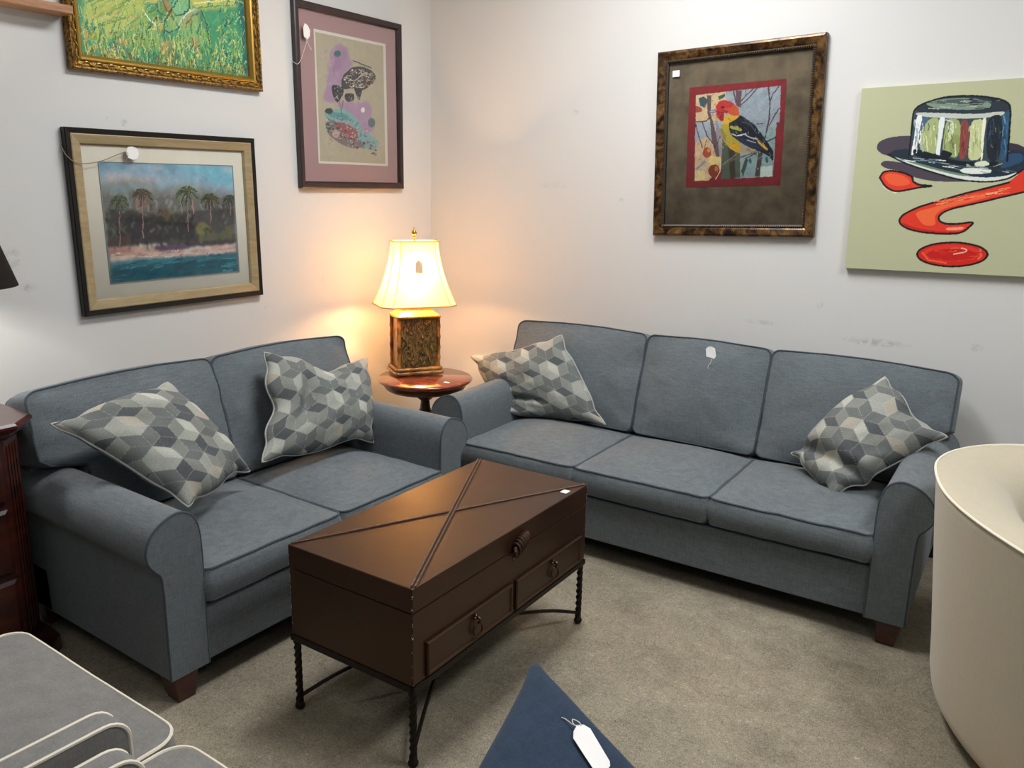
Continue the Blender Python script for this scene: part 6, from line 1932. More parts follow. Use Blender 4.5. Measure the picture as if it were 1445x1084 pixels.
bird_ops = bd[:8]+[('mot', '', .07, [])]+bd[8:]+soft_strokes(40, -35, 60, 40, 110, ['3a4056', '4d5470', '1a1c24', '5a6278'], 6, 20, .4, .8, -45, 15)+soft_strokes(30, 60, 160, -60, 20, ['2a3048', '3e4a66', '15171f'], 8, 26, .4, .9, -42, 8)
bird_ops += soft_strokes(22, -80, 20, -30, 60, ['b39a34', 'e0cc60', '9c8a30', 'd8a030'], 5, 16, .4, .9, -50, 25)+soft_strokes(24, -100, 0, 120, 185, ['b02c34', 'e06a44', 'd8503c', '8e2030'], 4, 10, .4, .8, 10, 60)
bird_ops += soft_strokes(60, 60, 190, -150, 225, ['8ea4ae', 'b9c6cc', '7c98a0', '9ab8b4'], 5, 16, .4, .9, 80, 40)+soft_strokes(30, -190, -90, -160, 225, ['8a6a50', 'e8cfa0', '6a5a50', 'b07a5a'], 5, 14, .4, .9, 60, 60)
bird_ops += [('mot', '', .03, [])]
hk = ART['hat']
hat_ops = list(hk)
# palm beach painting
P = picture('framed_picture', 'palm beach painting with cream mat in a gold and black frame', 'L', -1.7687, 1.4296, .0092)
frame_mesh('frame', .891, .740, [(0, -.004), (0, -.030), (.003, -.033), (.020, -.031), (.022, -.026), (.022, -.004)], M['black'], P)
gm = wood('champagne_gold_moulding', '93805c', 'ac9a76', (4, 40, 40), .42, .1)
frame_mesh('inner_frame', .848, .697, [(0, -.004), (0, -.031), (.004, -.033), (.036, -.026), (.042, -.018), (.042, -.004)], gm, P)
sheet('mat', -.39, .39, -.32, .32, -.012, plain('cream_mat', 'e3dccb', .8), P)
M['paint_matte'] = vcol('pastel_paint', .75, .2)
painting('painting', (-312, 323, -246, 240), -.0135, 2.6, '7d7f7c', beach_ops, M['paint_matte'], P, width_k=2.4, jitter=1.8, grain=.03, seed=2)
frame_mesh('mat_bevel', .643, .494, [(0, -.0155), (.004, -.0135), (.004, -.012), (0, -.012)], plain('grey_bevel', '8d9190', .8), P, dz=-.003).location = (.0055, 0, 0)
glass_sheet(P, .77, .62, -.0175)
# fish print
P = picture('framed_picture', 'tall spotted fish print with pink mat in a dark brown frame', 'L', -.6644, 2.0266, .0061)
frame_mesh('frame', .7685, .8895, [(0, -.003), (0, -.028), (.006, -.031), (.026, -.030), (.034, -.020), (.034, -.003)], wood('mahogany_moulding', '1c0e10', '32191a', (8, 8, 8), .35, .3), P)
sheet('mat', -.355, .355, -.415, .415, -.010, plain('pink_mat', 'a88280', .85), P)
sheet('mat_bevel', -.2495, .2695, -.320, .329, -.012, plain('white_bevel', 'd9d2c2', .8), P)
painting('print', (-239, 249, -308, 315), -.0125, 2.2, 'b3a78d', fish_ops, M['paint_matte'], P, jitter=.8, grain=.03, seed=3, round_=True)
glass_sheet(P, .70, .82, -.0175)
# green painting in gold frame
P = picture('framed_picture', 'green meadow oil painting in an ornate carved gold frame', 'L', -1.7157, 2.3833, .0084)
gold = NT('old_gold_leaf'); gn = gold.noise(90, 5, .7); gold.color(gold.ramp(gn, [(.38, hexc('2e1c0a')), (.5, hexc('7c5a22')), (.62, hexc('b08a3a'))])); gold.metal(.55); gold.rough(.38); gold.bump(gn, .7, .004)
gold2 = plain('bright_gold_lip', 'b48f42', .3, .5, .75)
frame_mesh('frame', .9036, .735, [(0, -.003), (0, -.030), (.006, -.038), (.012, -.036), (.018, -.028), (.034, -.026), (.036, -.003)], gold.m, P)
frame_mesh('inner_frame', .832, .664, [(0, -.003), (0, -.030), (.005, -.033), (.012, -.030), (.022, -.018), (.025, -.012), (.025, -.003)], gold2, P)
b = MB()
def bead_row(x0, z0, x1, z1, k):
    for i in range(k):
        t = (i+.5)/k; cx = x0+(x1-x0)*t; cz = z0+(z1-z0)*t; an = math.atan2(z1-z0, x1-x0)
        for s_ in (-1, 1):
            pts = []
            for q in range(5):
                a = q/4*pi*.8; r = .011
                lx = s_*r*math.cos(a)*1.0; lz = .006*math.sin(a)*(1 if i % 2 else -1)
                pts.append((cx+lx*math.cos(an)-lz*math.sin(an), -.029-.003*math.sin(a), cz+lx*math.sin(an)+lz*math.cos(an)))
            b.tube(pts, .0022, 5)
W2, H2 = .9036/2-.026, .735/2-.026
bead_row(-W2, -H2, W2, -H2, 34); bead_row(-W2, H2, W2, H2, 34); bead_row(-W2, -H2, -W2, H2, 28); bead_row(W2, -H2, W2, H2, 28)
b.build('carved_ornament', gold2, P)
M['paint_oil'] = vcol('oil_paint', .38, .4, (160, .5, .003))
painting('painting', (-394, 385, -315, 312), -.012, 2.4, '3f8d62', green_ops, M['paint_oil'], P, width_k=1.9, jitter=2.2, grain=.08, seed=4)
# bird picture
P = picture('framed_picture', 'bird collage picture with brown suede mat in a mottled bronze frame', 'R', 1.8893, 1.8352, .0352)
tort = NT('tortoiseshell_gilt'); tn = tort.noise(22, 5, .65, None, .6); tort.color(tort.ramp(tn, [(.36, hexc('120c08')), (.45, hexc('3a2410')), (.54, hexc('5c4020')), (.66, hexc('80603a'))])); tort.rough(.28); tort.metal(.35)
frame_mesh('frame', .7992, .8834, [(0, -.003), (0, -.028), (.004, -.034), (.012, -.036), (.036, -.030), (.044, -.026), (.044, -.003)], tort.m, P)
frame_mesh('inner_frame', .711, .795, [(0, -.003), (0, -.027), (.006, -.029), (.013, -.024), (.013, -.003)], plain('dark_liner', '2c2622', .45), P)
b = MB()
def rope_row(x0, z0, x1, z1, k):
    dx, dz = (x1-x0)/k, (z1-z0)/k; L = math.hypot(dx, dz)
    nx, nz = -dz/L*.005, dx/L*.005
    for i in range(k):
        cx = x0+dx*(i+.5); cz = z0+dz*(i+.5)
        b.tube([(cx-nx-dx*.35, -.028, cz-nz-dz*.35), (cx, -.032, cz), (cx+nx+dx*.35, -.028, cz+nz+dz*.35)], [.0022, .0034, .0022], 5)
W2, H2 = .711/2-.005, .795/2-.005
rope_row(-W2, -H2, -W2, H2, 78); rope_row(W2, -H2, W2, H2, 78); rope_row(-W2, H2, W2, H2, 70); rope_row(-W2, -H2, W2, -H2, 70)
b.build('rope_trim', plain('rope_trim_bronze', '5a4a34', .4, .5, .4), P)
sm_ = NT('brown_suede_mat'); sn = sm_.noise(9, 4, .6); sm_.color(sm_.ramp(sn, [(.35, hexc('665a4b')), (.65, hexc('82755f'))])); sm_.rough(.9); sm_.spec(.1)
sheet('mat', -.345, .345, -.388, .388, -.010, sm_.m, P)
painting('print', (-236, 231, -204, 266), -.0115, 2.0, '8e2f33', bird_ops, vcol('print_paper', .6, .25), P, width_k=3.2, jitter=.8, grain=.04, seed=5)
sheet('price_sticker', -.322, -.286, .321, .350, -.021, M['paper'], P, .001)['label'] = 'small white price sticker'
glass_sheet(P, .69, .78, -.0195)
# hat canvas
P = picture('canvas_painting', 'unframed canvas of a silver top hat over a red question mark', 'R', 3.0019, 1.6758, .019, 'painting')
sheet('canvas', -.5512, .5512, -.3843, .3843, -.0300, plain('sage_canvas', 'bcbf9b', .8, .2), P, .029)
painting('painting', (-551, 551, -384, 384), -.0306, 1.9, 'bcbf9b', hat_ops, vcol('acrylic_paint', .55, .3), P, width_k=3.0, grain=.012, jitter=.25, seed=6, round_=True)

# wooden shelf board at the upper left
b = MB(); b.box(0, .10, -3.3, -2.172, 2.196, 2.226); sh = b.build('wall_shelf', M['oak'], None, .003)
tag(sh, 'light wooden shelf board ending at the ornate gold frame, high on the left wall', 'shelf')

# tags hanging on pictures
def wl(a, z, x=.03): return (x, a, z)
def on_pic(wall, a, z, rot, u, v, off):
    c, s = math.cos(rot), math.sin(rot); U = u*c-v*s; V = u*s+v*c
    return (off, a+U, z+V) if wall == 'L' else (a+U, -off, z+V)
def pl(u, v, off=.038): return on_pic('L', -1.7687, 1.4296, .0092, u, v, off)
t = price_tag('price_tag', [pl(-.200, .262), pl(-.206, .285), pl(-.196, .305), pl(-.176, .308), pl(-.155, .300), pl(-.150, .280), pl(-.156, .262), pl(-.178, .254)],
    'round white paper tag tied over the palm beach picture')
sb = MB(); sb.tube(catmull([(.004, -1.7687-.452, 1.4296+.30), pl(-.453, .285, .02), pl(-.449, .262, .036), pl(-.42, .238, .037), pl(-.37, .235, .037), pl(-.31, .247, .037), pl(-.25, .270, .037), pl(-.205, .285, .037), pl(-.20, .265, .037), pl(-.212, .245, .037), pl(-.20, .236, .037)], 5), .0016, 6); sb.build('string', M['twine'], t)
def pf(u, v, off=.036): return on_pic('L', -.6644, 2.0266, .0061, u, v, off)
price_tag('price_tag', [pf(-.336, .278), pf(-.338, .318), pf(-.326, .340), pf(-.308, .333), pf(-.294, .312), pf(-.297, .285), pf(-.312, .268)], 'white paper tag tied to the upper left of the tall fish print',
    [[pf(-.315, .27), pf(-.322, .25), pf(-.345, .20), pf(-.36, .17), pf(-.384, .145), (.004, -.6644-.392, 2.0266+.16)], [pf(-.322, .27), pf(-.305, .24), pf(-.288, .222)]])

# ------------------------------------------------------------------ round side table and bamboo lamp
TX, TY = .515, -.665
tb = empty('side_table', (TX, TY, 0), 0, 'round polished wooden pedestal table in the corner under the lit lamp', 'table')
b = MB(); b.lathe([(.0, .572), (.225, .572), (.240, .575), (.250, .582), (.2555, .590), (.2555, .594), (.250, .600), (0, .600)], n=72, cap=False); b.build('tabletop', M['tabletop'], tb, sharp=60)
b = MB(); b.lathe([(0, .535), (.20, .535), (.212, .542), (.222, .556), (.225, .572), (0, .572)], n=64, cap=False); b.build('apron', M['cherry'], tb, sharp=50)
b = MB(); b.lathe([(.045, .12), (.055, .15), (.03, .19), (.026, .26), (.045, .33), (.05, .37), (.028, .43), (.024, .47), (.06, .50), (.075, .535)], n=32); b.build('pedestal', M['cherry'], tb)
for k in range(3):
    a = 2*pi*k/3+.5; b = MB()
    b.tube(catmull([(.03*math.cos(a), .03*math.sin(a), .20), (.11*math.cos(a), .11*math.sin(a), .16), (.19*math.cos(a), .19*math.sin(a), .06), (.245*math.cos(a), .245*math.sin(a), .018)], 6), [.022]*6+[.018]*6+[.016]*7, 10)
    b.build('leg', M['cherry'], tb)
b = MB(); b.box(.155, .187, -.035, -.018, .600, .601); b.build('price_sticker', M['paper'], tb)['label'] = 'small white price sticker'

lm = empty('table_lamp', (.398, -.612, .601), math.radians(58), 'lit bamboo-framed table lamp with cream bell shade on the round table', 'lamp')
bam = NT('glazed_bamboo'); bn = bam.noise(14, 4, .6); bam.color(bam.ramp(bn, [(.38, hexc('54300f')), (.52, hexc('9a672c')), (.66, hexc('c08a45'))])); bam.rough(.3); bam.bump(bn, .25, .002)
rel = NT('bamboo_relief'); rn = rel.noise(1, 5, .7, rel.coord((60, 60, 22)), 2.2); rel.color(rel.ramp(rn, [(.36, hexc('22160b')), (.47, hexc('4e3a1c')), (.56, hexc('84693a')), (.66, hexc('5c5834')), (.75, hexc('a07a44'))])); rel.rough(.35); rel.bump(rn, .9, .006)
cap_m = NT('gilt_cap'); cn = cap_m.noise(55, 5, .7, None, 1); cap_m.color(cap_m.ramp(cn, [(.35, hexc('8a5a22')), (.6, hexc('d09a4c'))])); cap_m.rough(.35); cap_m.bump(cn, .4, .003)
HA, HB = .112, .072
def rod(b, p0, p1, r, k, n=10):
    pts = []; rr = []
    P0, P1 = Vector(p0), Vector(p1)
    for i in range(k*6+1):
        t = i/(k*6); pts.append(P0.lerp(P1, t)); f = i % 6
        rr.append(r*(1.28 if f == 0 and 0 < i < k*6 else (1.12 if f in (1, 5) else .96)))
    b.tube(pts, rr, n)
b = MB()
for z, e in ((.012, .016), (.032, .010)):
    for sx in (-1, 1):
        rod(b, (sx*(HA+e), -HB-e, z), (sx*(HA+e), HB+e, z), .010, 3)
        rod(b, (-HA-e, sx*(HB+e), z), (HA+e, sx*(HB+e), z), .010, 4)
b.box(-HA-.01, HA+.01, -HB-.01, HB+.01, .002, .036)
b.build('base', bam.m, lm)
b = MB(); b.box(-HA+.003, HA-.003, -HB+.003, HB-.003, .03, .318); b.build('body', bam.m, lm)
b = MB()
# relief panel on both long faces: leaves and canes raised from the ground
for sy in (-1, 1):
    b.box(-HA+.014, HA-.014, sy*(HB-.001)-.001, sy*(HB-.001)+.001, .045, .305)
    pass
b.build('relief_panel', rel.m, lm)
leaf_m = NT('gilt_leaf_relief'); ln = leaf_m.noise(60, 4, .6); leaf_m.color(leaf_m.ramp(ln, [(.38, hexc('3a3218')), (.55, hexc('7c6430')), (.7, hexc('b08246'))])); leaf_m.rough(.35)
b = MB()
for sy in (-1, 1):
    for i in range(13):
        x = random.uniform(-HA+.022, HA-.022); z = random.uniform(.05, .12); l = random.uniform(.09, .19); dx = random.uniform(-.045, .045)
        x2 = max(-HA+.018, min(HA-.018, x+dx))
        b.tube(catmull([(x, sy*HB, z), ((x+x2)/2+dx*.3, sy*(HB+.003), z+l*.5), (x2, sy*HB, min(.3, z+l))], 4), [.0048]*5+[.0022]*4, 5)
    for i in range(22):
        x = random.uniform(-HA+.03, HA-.03); z = random.uniform(.06, .27); a = random.uniform(.3, 2.8); l = random.uniform(.025, .045)
        x2 = max(-HA+.018, min(HA-.018, x+l*math.cos(a)))
        b.tube([(x, sy*HB, z), ((x+x2)/2, sy*(HB+.004), z+l*.5*math.sin(a)), (x2, sy*HB, min(.3, z+l*math.sin(a)))], [.001, .0062, .001], 5)
tag(b.build('relief_leaves', leaf_m.m, lm), kind='stuff')
for sx in (-1, 1):
    for sy in (-1, 1):
        b = MB(); rod(b, (sx*HA, sy*HB, .036), (sx*HA, sy*HB, .318), .009, 5); b.build('corner_post', bam.m, lm)
b = MB()
b.loft([[(x*(HA+.008), y*(HB+.008), .310) for x, y in ((-1, -1), (1, -1), (1, 1), (-1, 1))], [(x*(HA+.010), y*(HB+.010), .322) for x, y in ((-1, -1), (1, -1), (1, 1), (-1, 1))],
        [(x*(HA-.03), y*(HB-.03), .350) for x, y in ((-1, -1), (1, -1), (1, 1), (-1, 1))], [(x*(HA-.03), y*(HB-.03), .362) for x, y in ((-1, -1), (1, -1), (1, 1), (-1, 1))]], smooth=False)
for sx in (-1, 1): rod(b, (sx*(HA+.004), -HB-.006, .318), (sx*(HA+.004), HB+.006, .318), .007, 3); rod(b, (-HA-.004, sx*(HB+.006), .318), (HA+.004, sx*(HB+.006), .318), .007, 4)
b.build('cap', cap_m.m, lm)
b = MB(); b.tube([(0, 0, .36), (0, 0, .50)], .006, 8); b.lathe([(.016, .42), (.018, .45), (.016, .47)], n=16)
for s in (-1, 1): b.tube(catmull([(0, 0, .47), (s*.05, 0, .53), (s*.05, 0, .66), (0, 0, .715)], 6), .0018, 6)
b.build('harp', M['brass'], lm)
b = MB(); b.tube([(0, 0, .70), (0, 0, .735)], .004, 8); b.lathe([(.004, .730), (.010, .735), (.005, .742), (.013, .750), (.014, .760), (.007, .772), (.004, .776), (.006, .780), (.001, .786)], n=16); b.build('finial', plain('polished_brass', 'c89a4a', .2, .5, 1), lm)
b = MB(); b.lathe([(.014, .47), (.018, .485), (.030, .515), (.031, .535), (.022, .555), (.002, .565)], n=20)
bm_ = NT('bulb_glow'); bm_.b.inputs['Emission Color'].default_value = (1, .72, .36, 1); bm_.b.inputs['Emission Strength'].default_value = 12; b.build('bulb', bm_.m, lm)
sh_m = NT('silk_shade'); sh_m.n.remove(sh_m.b)
df = sh_m.node('ShaderNodeBsdfDiffuse'); df.inputs[0].default_value = (*hexc('f1e3bd'), 1); tl = sh_m.node('ShaderNodeBsdfTranslucent'); tl.inputs[0].default_value = (*hexc('f7e2a8'), 1)
mx = sh_m.node('ShaderNodeMixShader'); mx.inputs[0].default_value = .32
sh_m.t.links.new(df.outputs[0], mx.inputs[1]); sh_m.t.links.new(tl.outputs[0], mx.inputs[2]); sh_m.t.links.new(mx.outputs[0], sh_m.out.inputs[0])
def shade_ring(t, k=1.0):   # t 0 bottom .. 1 top
    q = (1-t)**1.75
    a = (.122+(.207-.122)*q)*k; c = (.070+(.140-.070)*q)*k; ch = .26*c+.012; z = .378+.338*t
    base = [(-a+ch, -c), (a-ch, -c), (a, -c+ch), (a, c-ch), (a-ch, c), (-a+ch, c), (-a, c-ch), (-a, -c+ch)]
    out = []
    for i in range(8):
        p, p2 = base[i], base[(i+1) % 8]
        m_ = 8 if i % 2 == 0 else 3
        for j in range(m_):
            f = j/m_; dip = .004*math.sin(pi*f)*math.sin(pi*t) if i % 2 == 0 else 0
            x = p[0]+(p2[0]-p[0])*f; y = p[1]+(p2[1]-p[1])*f
            zz = z-.008*math.sin(pi*f)*(1-t)*0+(0)
            out.append((x*(1-dip/max(abs(a), .01)), y*(1-dip/max(abs(c), .01)), zz))
    return out
b = MB(); b.loft([shade_ring(i/14) for i in range(15)], cap=False, smooth=True)
shd = b.build('lamp_shade', sh_m.m, lm, sharp=25)
b = MB(); rg = [shade_ring(i/14, 1.008) for i in range(15)]
nn = len(rg[0]); corners_ = [0, 8, 11, 19, 22, 30, 33, 41] if nn == 44 else []
for k in corners_: b.tube([r[k % nn] for r in rg], .0018, 5)
b.tube(rg[0], .0040, 6, closed=True); b.tube(rg[-1], .0035, 6, closed=True)
b.build('shade_trim', plain('shade_trim', 'd8b878', .8, .2), shd)
pt = bpy.data.lights.new('lamp_bulb_light', 'POINT'); pt.energy = 66; pt.color = (1.0, .56, .24); pt.shadow_soft_size = .035
po = bpy.data.objects.new('lamp_bulb_light', pt); COL.objects.link(po); po.parent = lm; po.location = (0, 0, .545)
p2 = bpy.data.lights.new('lamp_lower_glow_light', 'POINT'); p2.energy = 13; p2.color = (1.0, .50, .20); p2.shadow_soft_size = .03  # second light added for warm glow on the wall, no bulb modelled there
po = bpy.data.objects.new('lamp_lower_glow_light', p2); COL.objects.link(po); po.parent = lm; po.location = (-.03, 0, .425)
# tag on the shade
ca, sa = math.cos(math.radians(58)), math.sin(math.radians(58))
def lw(x, y, z): return (.398+x*ca-y*sa, -.612+x*sa+y*ca, .601+z)
price_tag('price_tag', [lw(-.028, -.116, .556), lw(.012, -.116, .556), lw(.012, -.106, .606), lw(-.008, -.103, .624), lw(-.028, -.106, .606)], 'small paper tag pinned on the lit cream lampshade').data.materials[0] = plain('lamp_tinted_paper', 'efc8a2', .8, .1)  # white tag, with the lamp's warm glow put into its colour

# ------------------------------------------------------------------ leather trunk table
KX, KY, KL, KW, K0, K1 = 1.7381, -1.9570, .9794, .4810, .2623, .5575
ck = empty('trunk_coffee_table', (KX, KY, 0), .0187, 'brown leather trunk coffee table on twisted iron legs', 'coffee table')
lt_ = NT('brown_leather'); a1 = lt_.noise(5, 4, .6); a2 = lt_.noise(240, 3, .6)
colr = lt_.ramp(a1, [(.3, hexc('29170e')), (.7, hexc('382115'))])
sp = lt_.node('ShaderNodeSeparateXYZ'); lt_.tc = lt_.node('ShaderNodeTexCoord'); lt_.t.links.new(lt_.tc.outputs['Object'], sp.inputs[0])
ex = lt_.math('GREATER_THAN', lt_.math('ABSOLUTE', sp.outputs[0]), KW/2-.0035); ey = lt_.math('GREATER_THAN', lt_.math('ABSOLUTE', sp.outputs[1]), KL/2-.0035)
chip = lt_.math('MULTIPLY', lt_.math('MULTIPLY', ex, ey), lt_.math('GREATER_THAN', lt_.noise(75, 3, .7), .56))
lt_.color(lt_.mix(chip, colr, hexc('cfc4b6'))); lt_.rough(lt_.math('MULTIPLY_ADD', a1, .2, .30)); lt_.spec(.6); lt_.b.inputs['Specular Tint'].default_value = (1, .72, .52, 1); lt_.bump(a2, .18, .0008)
leather = lt_.m
trim_l = plain('brown_leather_trim', '5c402f', .35, .6)
b = MB(); b.box(-KW/2, KW/2, -KL/2, KL/2, K0, .4815); b.build('body', leather, ck, .003)
b = MB(); b.box(-KW/2-.0006, KW/2+.0006, -KL/2-.0006, KL/2+.0006, .4845, K1); lid = b.build('lid', leather, ck, .003)
b = MB()
def rope(p0, p1, r, pitch=.012):
    P0, P1 = Vector(p0), Vector(p1); L = (P1-P0).length; k = int(L/pitch*4); d = (P1-P0).normalized(); sd_ = d.cross(Vector((0, 0, 1)))
    for ph in (0, pi):
        b.tube([P0.lerp(P1, i/k)+sd_*(r*.55*math.sin(2*pi*i/4+ph))+Vector((0, 0, r*.35*math.cos(2*pi*i/4+ph))) for i in range(k+1)], r*.62, 5)
zt = K1+.002
dg = Vector((-KW, KL, 0)).normalized(); sdv = dg.cross(Vector((0, 0, 1)))*.0055
for s in (-1, 1):
    o_ = sdv*s; rope(Vector((KW/2-.006, -KL/2+.012, zt))+o_, Vector((-KW/2+.006, KL/2-.012, zt))+o_, .0038)
rope((-KW/2+.005, -KL/2+.01, zt), (KW/2-.005, KL/2-.01, zt), .0036)
b.build('braided_strap', trim_l, lid)
b = MB(); b.box(.199, .224, .362, .393, K1+.0002, K1+.0012); b.build('price_sticker', M['paper'], lid)['label'] = 'small white price sticker'
for y0, y1 in ((-.437, -.008), (.014, .447)):
    x = KW/2; b = MB()
    b.loft([[(x-.004, a, c) for a, c in ((y0, .270), (y1, .270), (y1, .376), (y0, .376))], [(x+.007, a, c) for a, c in ((y0, .270), (y1, .270), (y1, .376), (y0, .376))],
            [(x+.011, a, c) for a, c in ((y0+.004, .274), (y1-.004, .274), (y1-.004, .372), (y0+.004, .372))],
            [(x+.011, a, c) for a, c in ((y0+.009, .279), (y1-.009, .279), (y1-.009, .367), (y0+.009, .367))],
            [(x+.006, a, c) for a, c in ((y0+.013, .283), (y1-.013, .283), (y1-.013, .363), (y0+.013, .363))]], smooth=False)
    dr = b.build('drawer', leather, ck)
    yc = (y0+y1)/2+.012; b = MB()
    b.tube(catmull([(x+.008, yc, .348), (x+.022, yc, .352), (x+.026, yc, .342), (x+.018, yc, .334)], 4), .0045, 8)
    for q in range(3): b.lathe([(.001, -.006), (.006, -.003), (.006, .003), (.001, .006)], (x+.010, yc-.005+q*.005, .350+.006*(q == 1)), 10)
    b.tube([(x+.019+.004*math.sin(t), yc+.0165*math.sin(t), .3135+.0205*math.cos(t)) for t in [2*pi*i/24 for i in range(24)]], [.0032+.0012*(1-math.cos(2*pi*i/24))/2 for i in range(24)], 8, closed=True)
    b.build('ring_pull', M['bronze'], dr)
b = MB(); x = KW/2
b.loft([[(x+.002+r*.25, .022+(r+.004)*math.cos(t)*1.0+.0, .500+(r)*math.sin(t)*.85) for t in [2*pi*i/16 for i in range(16)]] for r in (.028,)]+[[(x+.008, .022+.026*math.cos(t), .500+.022*math.sin(t)) for t in [2*pi*i/16 for i in range(16)]]], smooth=False)
for i in range(7):
    f = i/6; cy_ = -.004+f*.060; rr = .012+.014*math.sin(pi*(.25+.7*f)); cz = .490+f*.026
    b.tube([(x+.012+rr*math.cos(t)*.9, cy_+.004*math.sin(t), cz+rr*math.sin(t)) for t in [2*pi*k/14 for k in range(14)]], .0042, 6, closed=True)
b.tube([(x+.012, -.004, .490), (x+.012, .056, .516)], [.010, .016], 10)
b.tube(catmull([(x+.012, -.002, .492), (x+.020, -.010, .482), (x+.014, -.012, .470), (x+.016, -.020, .460)], 4), [.009]*4+[.007]*4+[.005]*5, 8)
b.build('latch', M['bronze'], ck)
# iron stand
b = MB(); e = .0
for sx in (-1, 1):
    b.box(min(sx*(KW/2-.010), sx*(KW/2+.004)), max(sx*(KW/2-.010), sx*(KW/2+.004)), -KL/2-.004, KL/2+.004, K0-.020, K0-.0002)
    b.box(-KW/2-.004, KW/2+.004, min(sx*(KL/2-.010), sx*(KL/2+.004)), max(sx*(KL/2-.010), sx*(KL/2+.004)), K0-.020, K0-.0002)
b.build('stand_frame', M['iron'], ck, .002)
for sx in (-1, 1):
    for sy in (-1, 1):
        b = MB(); cx, cy_ = sx*(KW/2-.010), sy*(KL/2-.010); rings = []
        n_ = 44
        for i in range(n_+1):
            z = .022+(K0-.020-.022)*i/n_; tw = 0 if (i < 3 or i > n_-3) else (i-3)/(n_-6)*2*pi*1.9; h_ = .0095
            rings.append([(cx+h_*1.25*math.cos(tw+pi/4+k*pi/2), cy_+h_*1.25*math.sin(tw+pi/4+k*pi/2), z) for k in range(4)])
        b.loft(rings, smooth=False)
        b.lathe([(.002, 0), (.010, .002), (.015, .009), (.0155, .016), (.012, .023), (.008, .028)], (cx, cy_, 0), 14)
        b.build('leg', M['iron'], ck)
for s in (-1, 1):
    b = MB(); p = [Vector((s*(KW/2-.012)*t, (KL/2-.014)*t, .045+.085*(1-abs(t))**.9*(2-(1-abs(t))**.9))) for t in [-1, -.8, -.6, -.4, -.2, 0, .2, .4, .6, .8, 1]]
    b.tube(catmull(p, 3), .0062, 6); b.build('stretcher', M['iron'], ck)

# ------------------------------------------------------------------ dresser at the left edge
dz_ = .855
dr_ = empty('dresser', (.10, -2.745, 0), 0, 'dark cherry wood dresser with fluted canted corners at the left edge', 'dresser')
def canted(x1, y1, ch, z, y0=-1.2, x0=0.0):
    return [(x0, y1, z), (x1-ch, y1, z), (x1, y1-ch, z), (x1, y0+ch, z), (x1-ch, y0, z), (x0, y0, z)][::-1]
X1 = .525
b = MB(); b.loft([canted(X1, 0, .075, .09), canted(X1, 0, .075, dz_-.05)], smooth=False); body = b.build('body', M['cherry'], dr_, .002)
b = MB(); b.loft([canted(X1+.008, .008, .075, dz_-.055, -1.208), canted(X1+.015, .015, .076, dz_-.045, -1.215), canted(X1+.018, .018, .077, dz_-.035, -1.218), canted(X1+.032, .032, .08, dz_-.026, -1.232), canted(X1+.040, .040, .084, dz_-.016, -1.24), canted(X1+.040, .040, .084, dz_-.008, -1.24), canted(X1+.034, .034, .083, dz_, -1.234)], smooth=False); b.build('top', M['cherry'], dr_)
b = MB(); b.loft([canted(X1+.045, .045, .09, 0, -1.245), canted(X1+.045, .045, .09, .05, -1.245), canted(X1+.030, .030, .085, .075, -1.23), canted(X1+.010, .010, .076, .092, -1.21)], smooth=False); b.build('plinth', M['cherry'], dr_)
b = MB()
for f in (.2, .4, .6, .8):
    x = X1-.075+.075*f; y = -.075*f; o_ = .0005
    b.tube([(x+o_, y+o_, .12), (x+o_, y+o_, .14), (x+o_, y+o_, dz_-.10), (x+o_, y+o_, dz_-.08)], [.002, .005, .005, .002], 6)
b.build('fluting', M['cherry'], dr_)
for z0, z1 in ((.115, .335), (.355, .575), (.595, .785)):
    y0, y1 = -1.115, -.090; b = MB(); x = X1
    b.loft([[(x-.002, a, c) for a, c in ((y0, z0), (y1, z0), (y1, z1), (y0, z1))], [(x+.010, a, c) for a, c in ((y0, z0), (y1, z0), (y1, z1), (y0, z1))],
            [(x+.016, a, c) for a, c in ((y0+.012, z0+.012), (y1-.012, z0+.012), (y1-.012, z1-.012), (y0+.012, z1-.012))]], smooth=False)
    d_ = b.build('drawer', M['cherry'], dr_)
    for yy in (-.85, -.35):
        b = MB(); b.tube(catmull([(x+.014, yy-.04, (z0+z1)/2), (x+.035, yy-.035, (z0+z1)/2-.008), (x+.035, yy+.035, (z0+z1)/2-.008), (x+.014, yy+.04, (z0+z1)/2)], 5), .004, 6); b.build('handle', M['brass'], d_)
# black shade lamp on the dresser
bl = empty('table_lamp', (.35, -2.80, dz_), 0, 'table lamp with a black tapered shade standing on the dresser', 'lamp')
b = MB(); b.lathe([(.05, .0), (.05, .02), (.02, .035), (.016, .06), (.035, .11), (.045, .17), (.030, .25), (.012, .30), (.012, .44)], n=24); b.build('base', M['black'], bl)
b = MB(); rg = lambda r0, r1: [[(r*math.cos(2*pi*k/64), r*math.sin(2*pi*k/64), z) for k in range(64)] for r, z in ((r0, .400), (r1, .66))]
o_ = rg(.190, .112); i_ = rg(.187, .109); b.loft([o_[0], o_[1], i_[1], i_[0]], closed=True, smooth=False); b.build('lamp_shade', plain('black_shade_cloth', '1a1512', .8, .2), bl)
b = MB(); b.lathe([(.012, .44), (.028, .48), (.030, .50), (.018, .525), (.002, .53)], n=16); bm2 = NT('cool_bulb'); bm2.b.inputs['Emission Color'].default_value = (1, .93, .82, 1); bm2.b.inputs['Emission Strength'].default_value = 10; b.build('bulb', bm2.m, bl)
pt = bpy.data.lights.new('dresser_lamp_light', 'POINT'); pt.energy = 27; pt.color = (1, .96, .92); pt.shadow_soft_size = .04
po = bpy.data.objects.new('dresser_lamp_light', pt); COL.objects.link(po); po.parent = bl; po.location = (0, 0, .50)

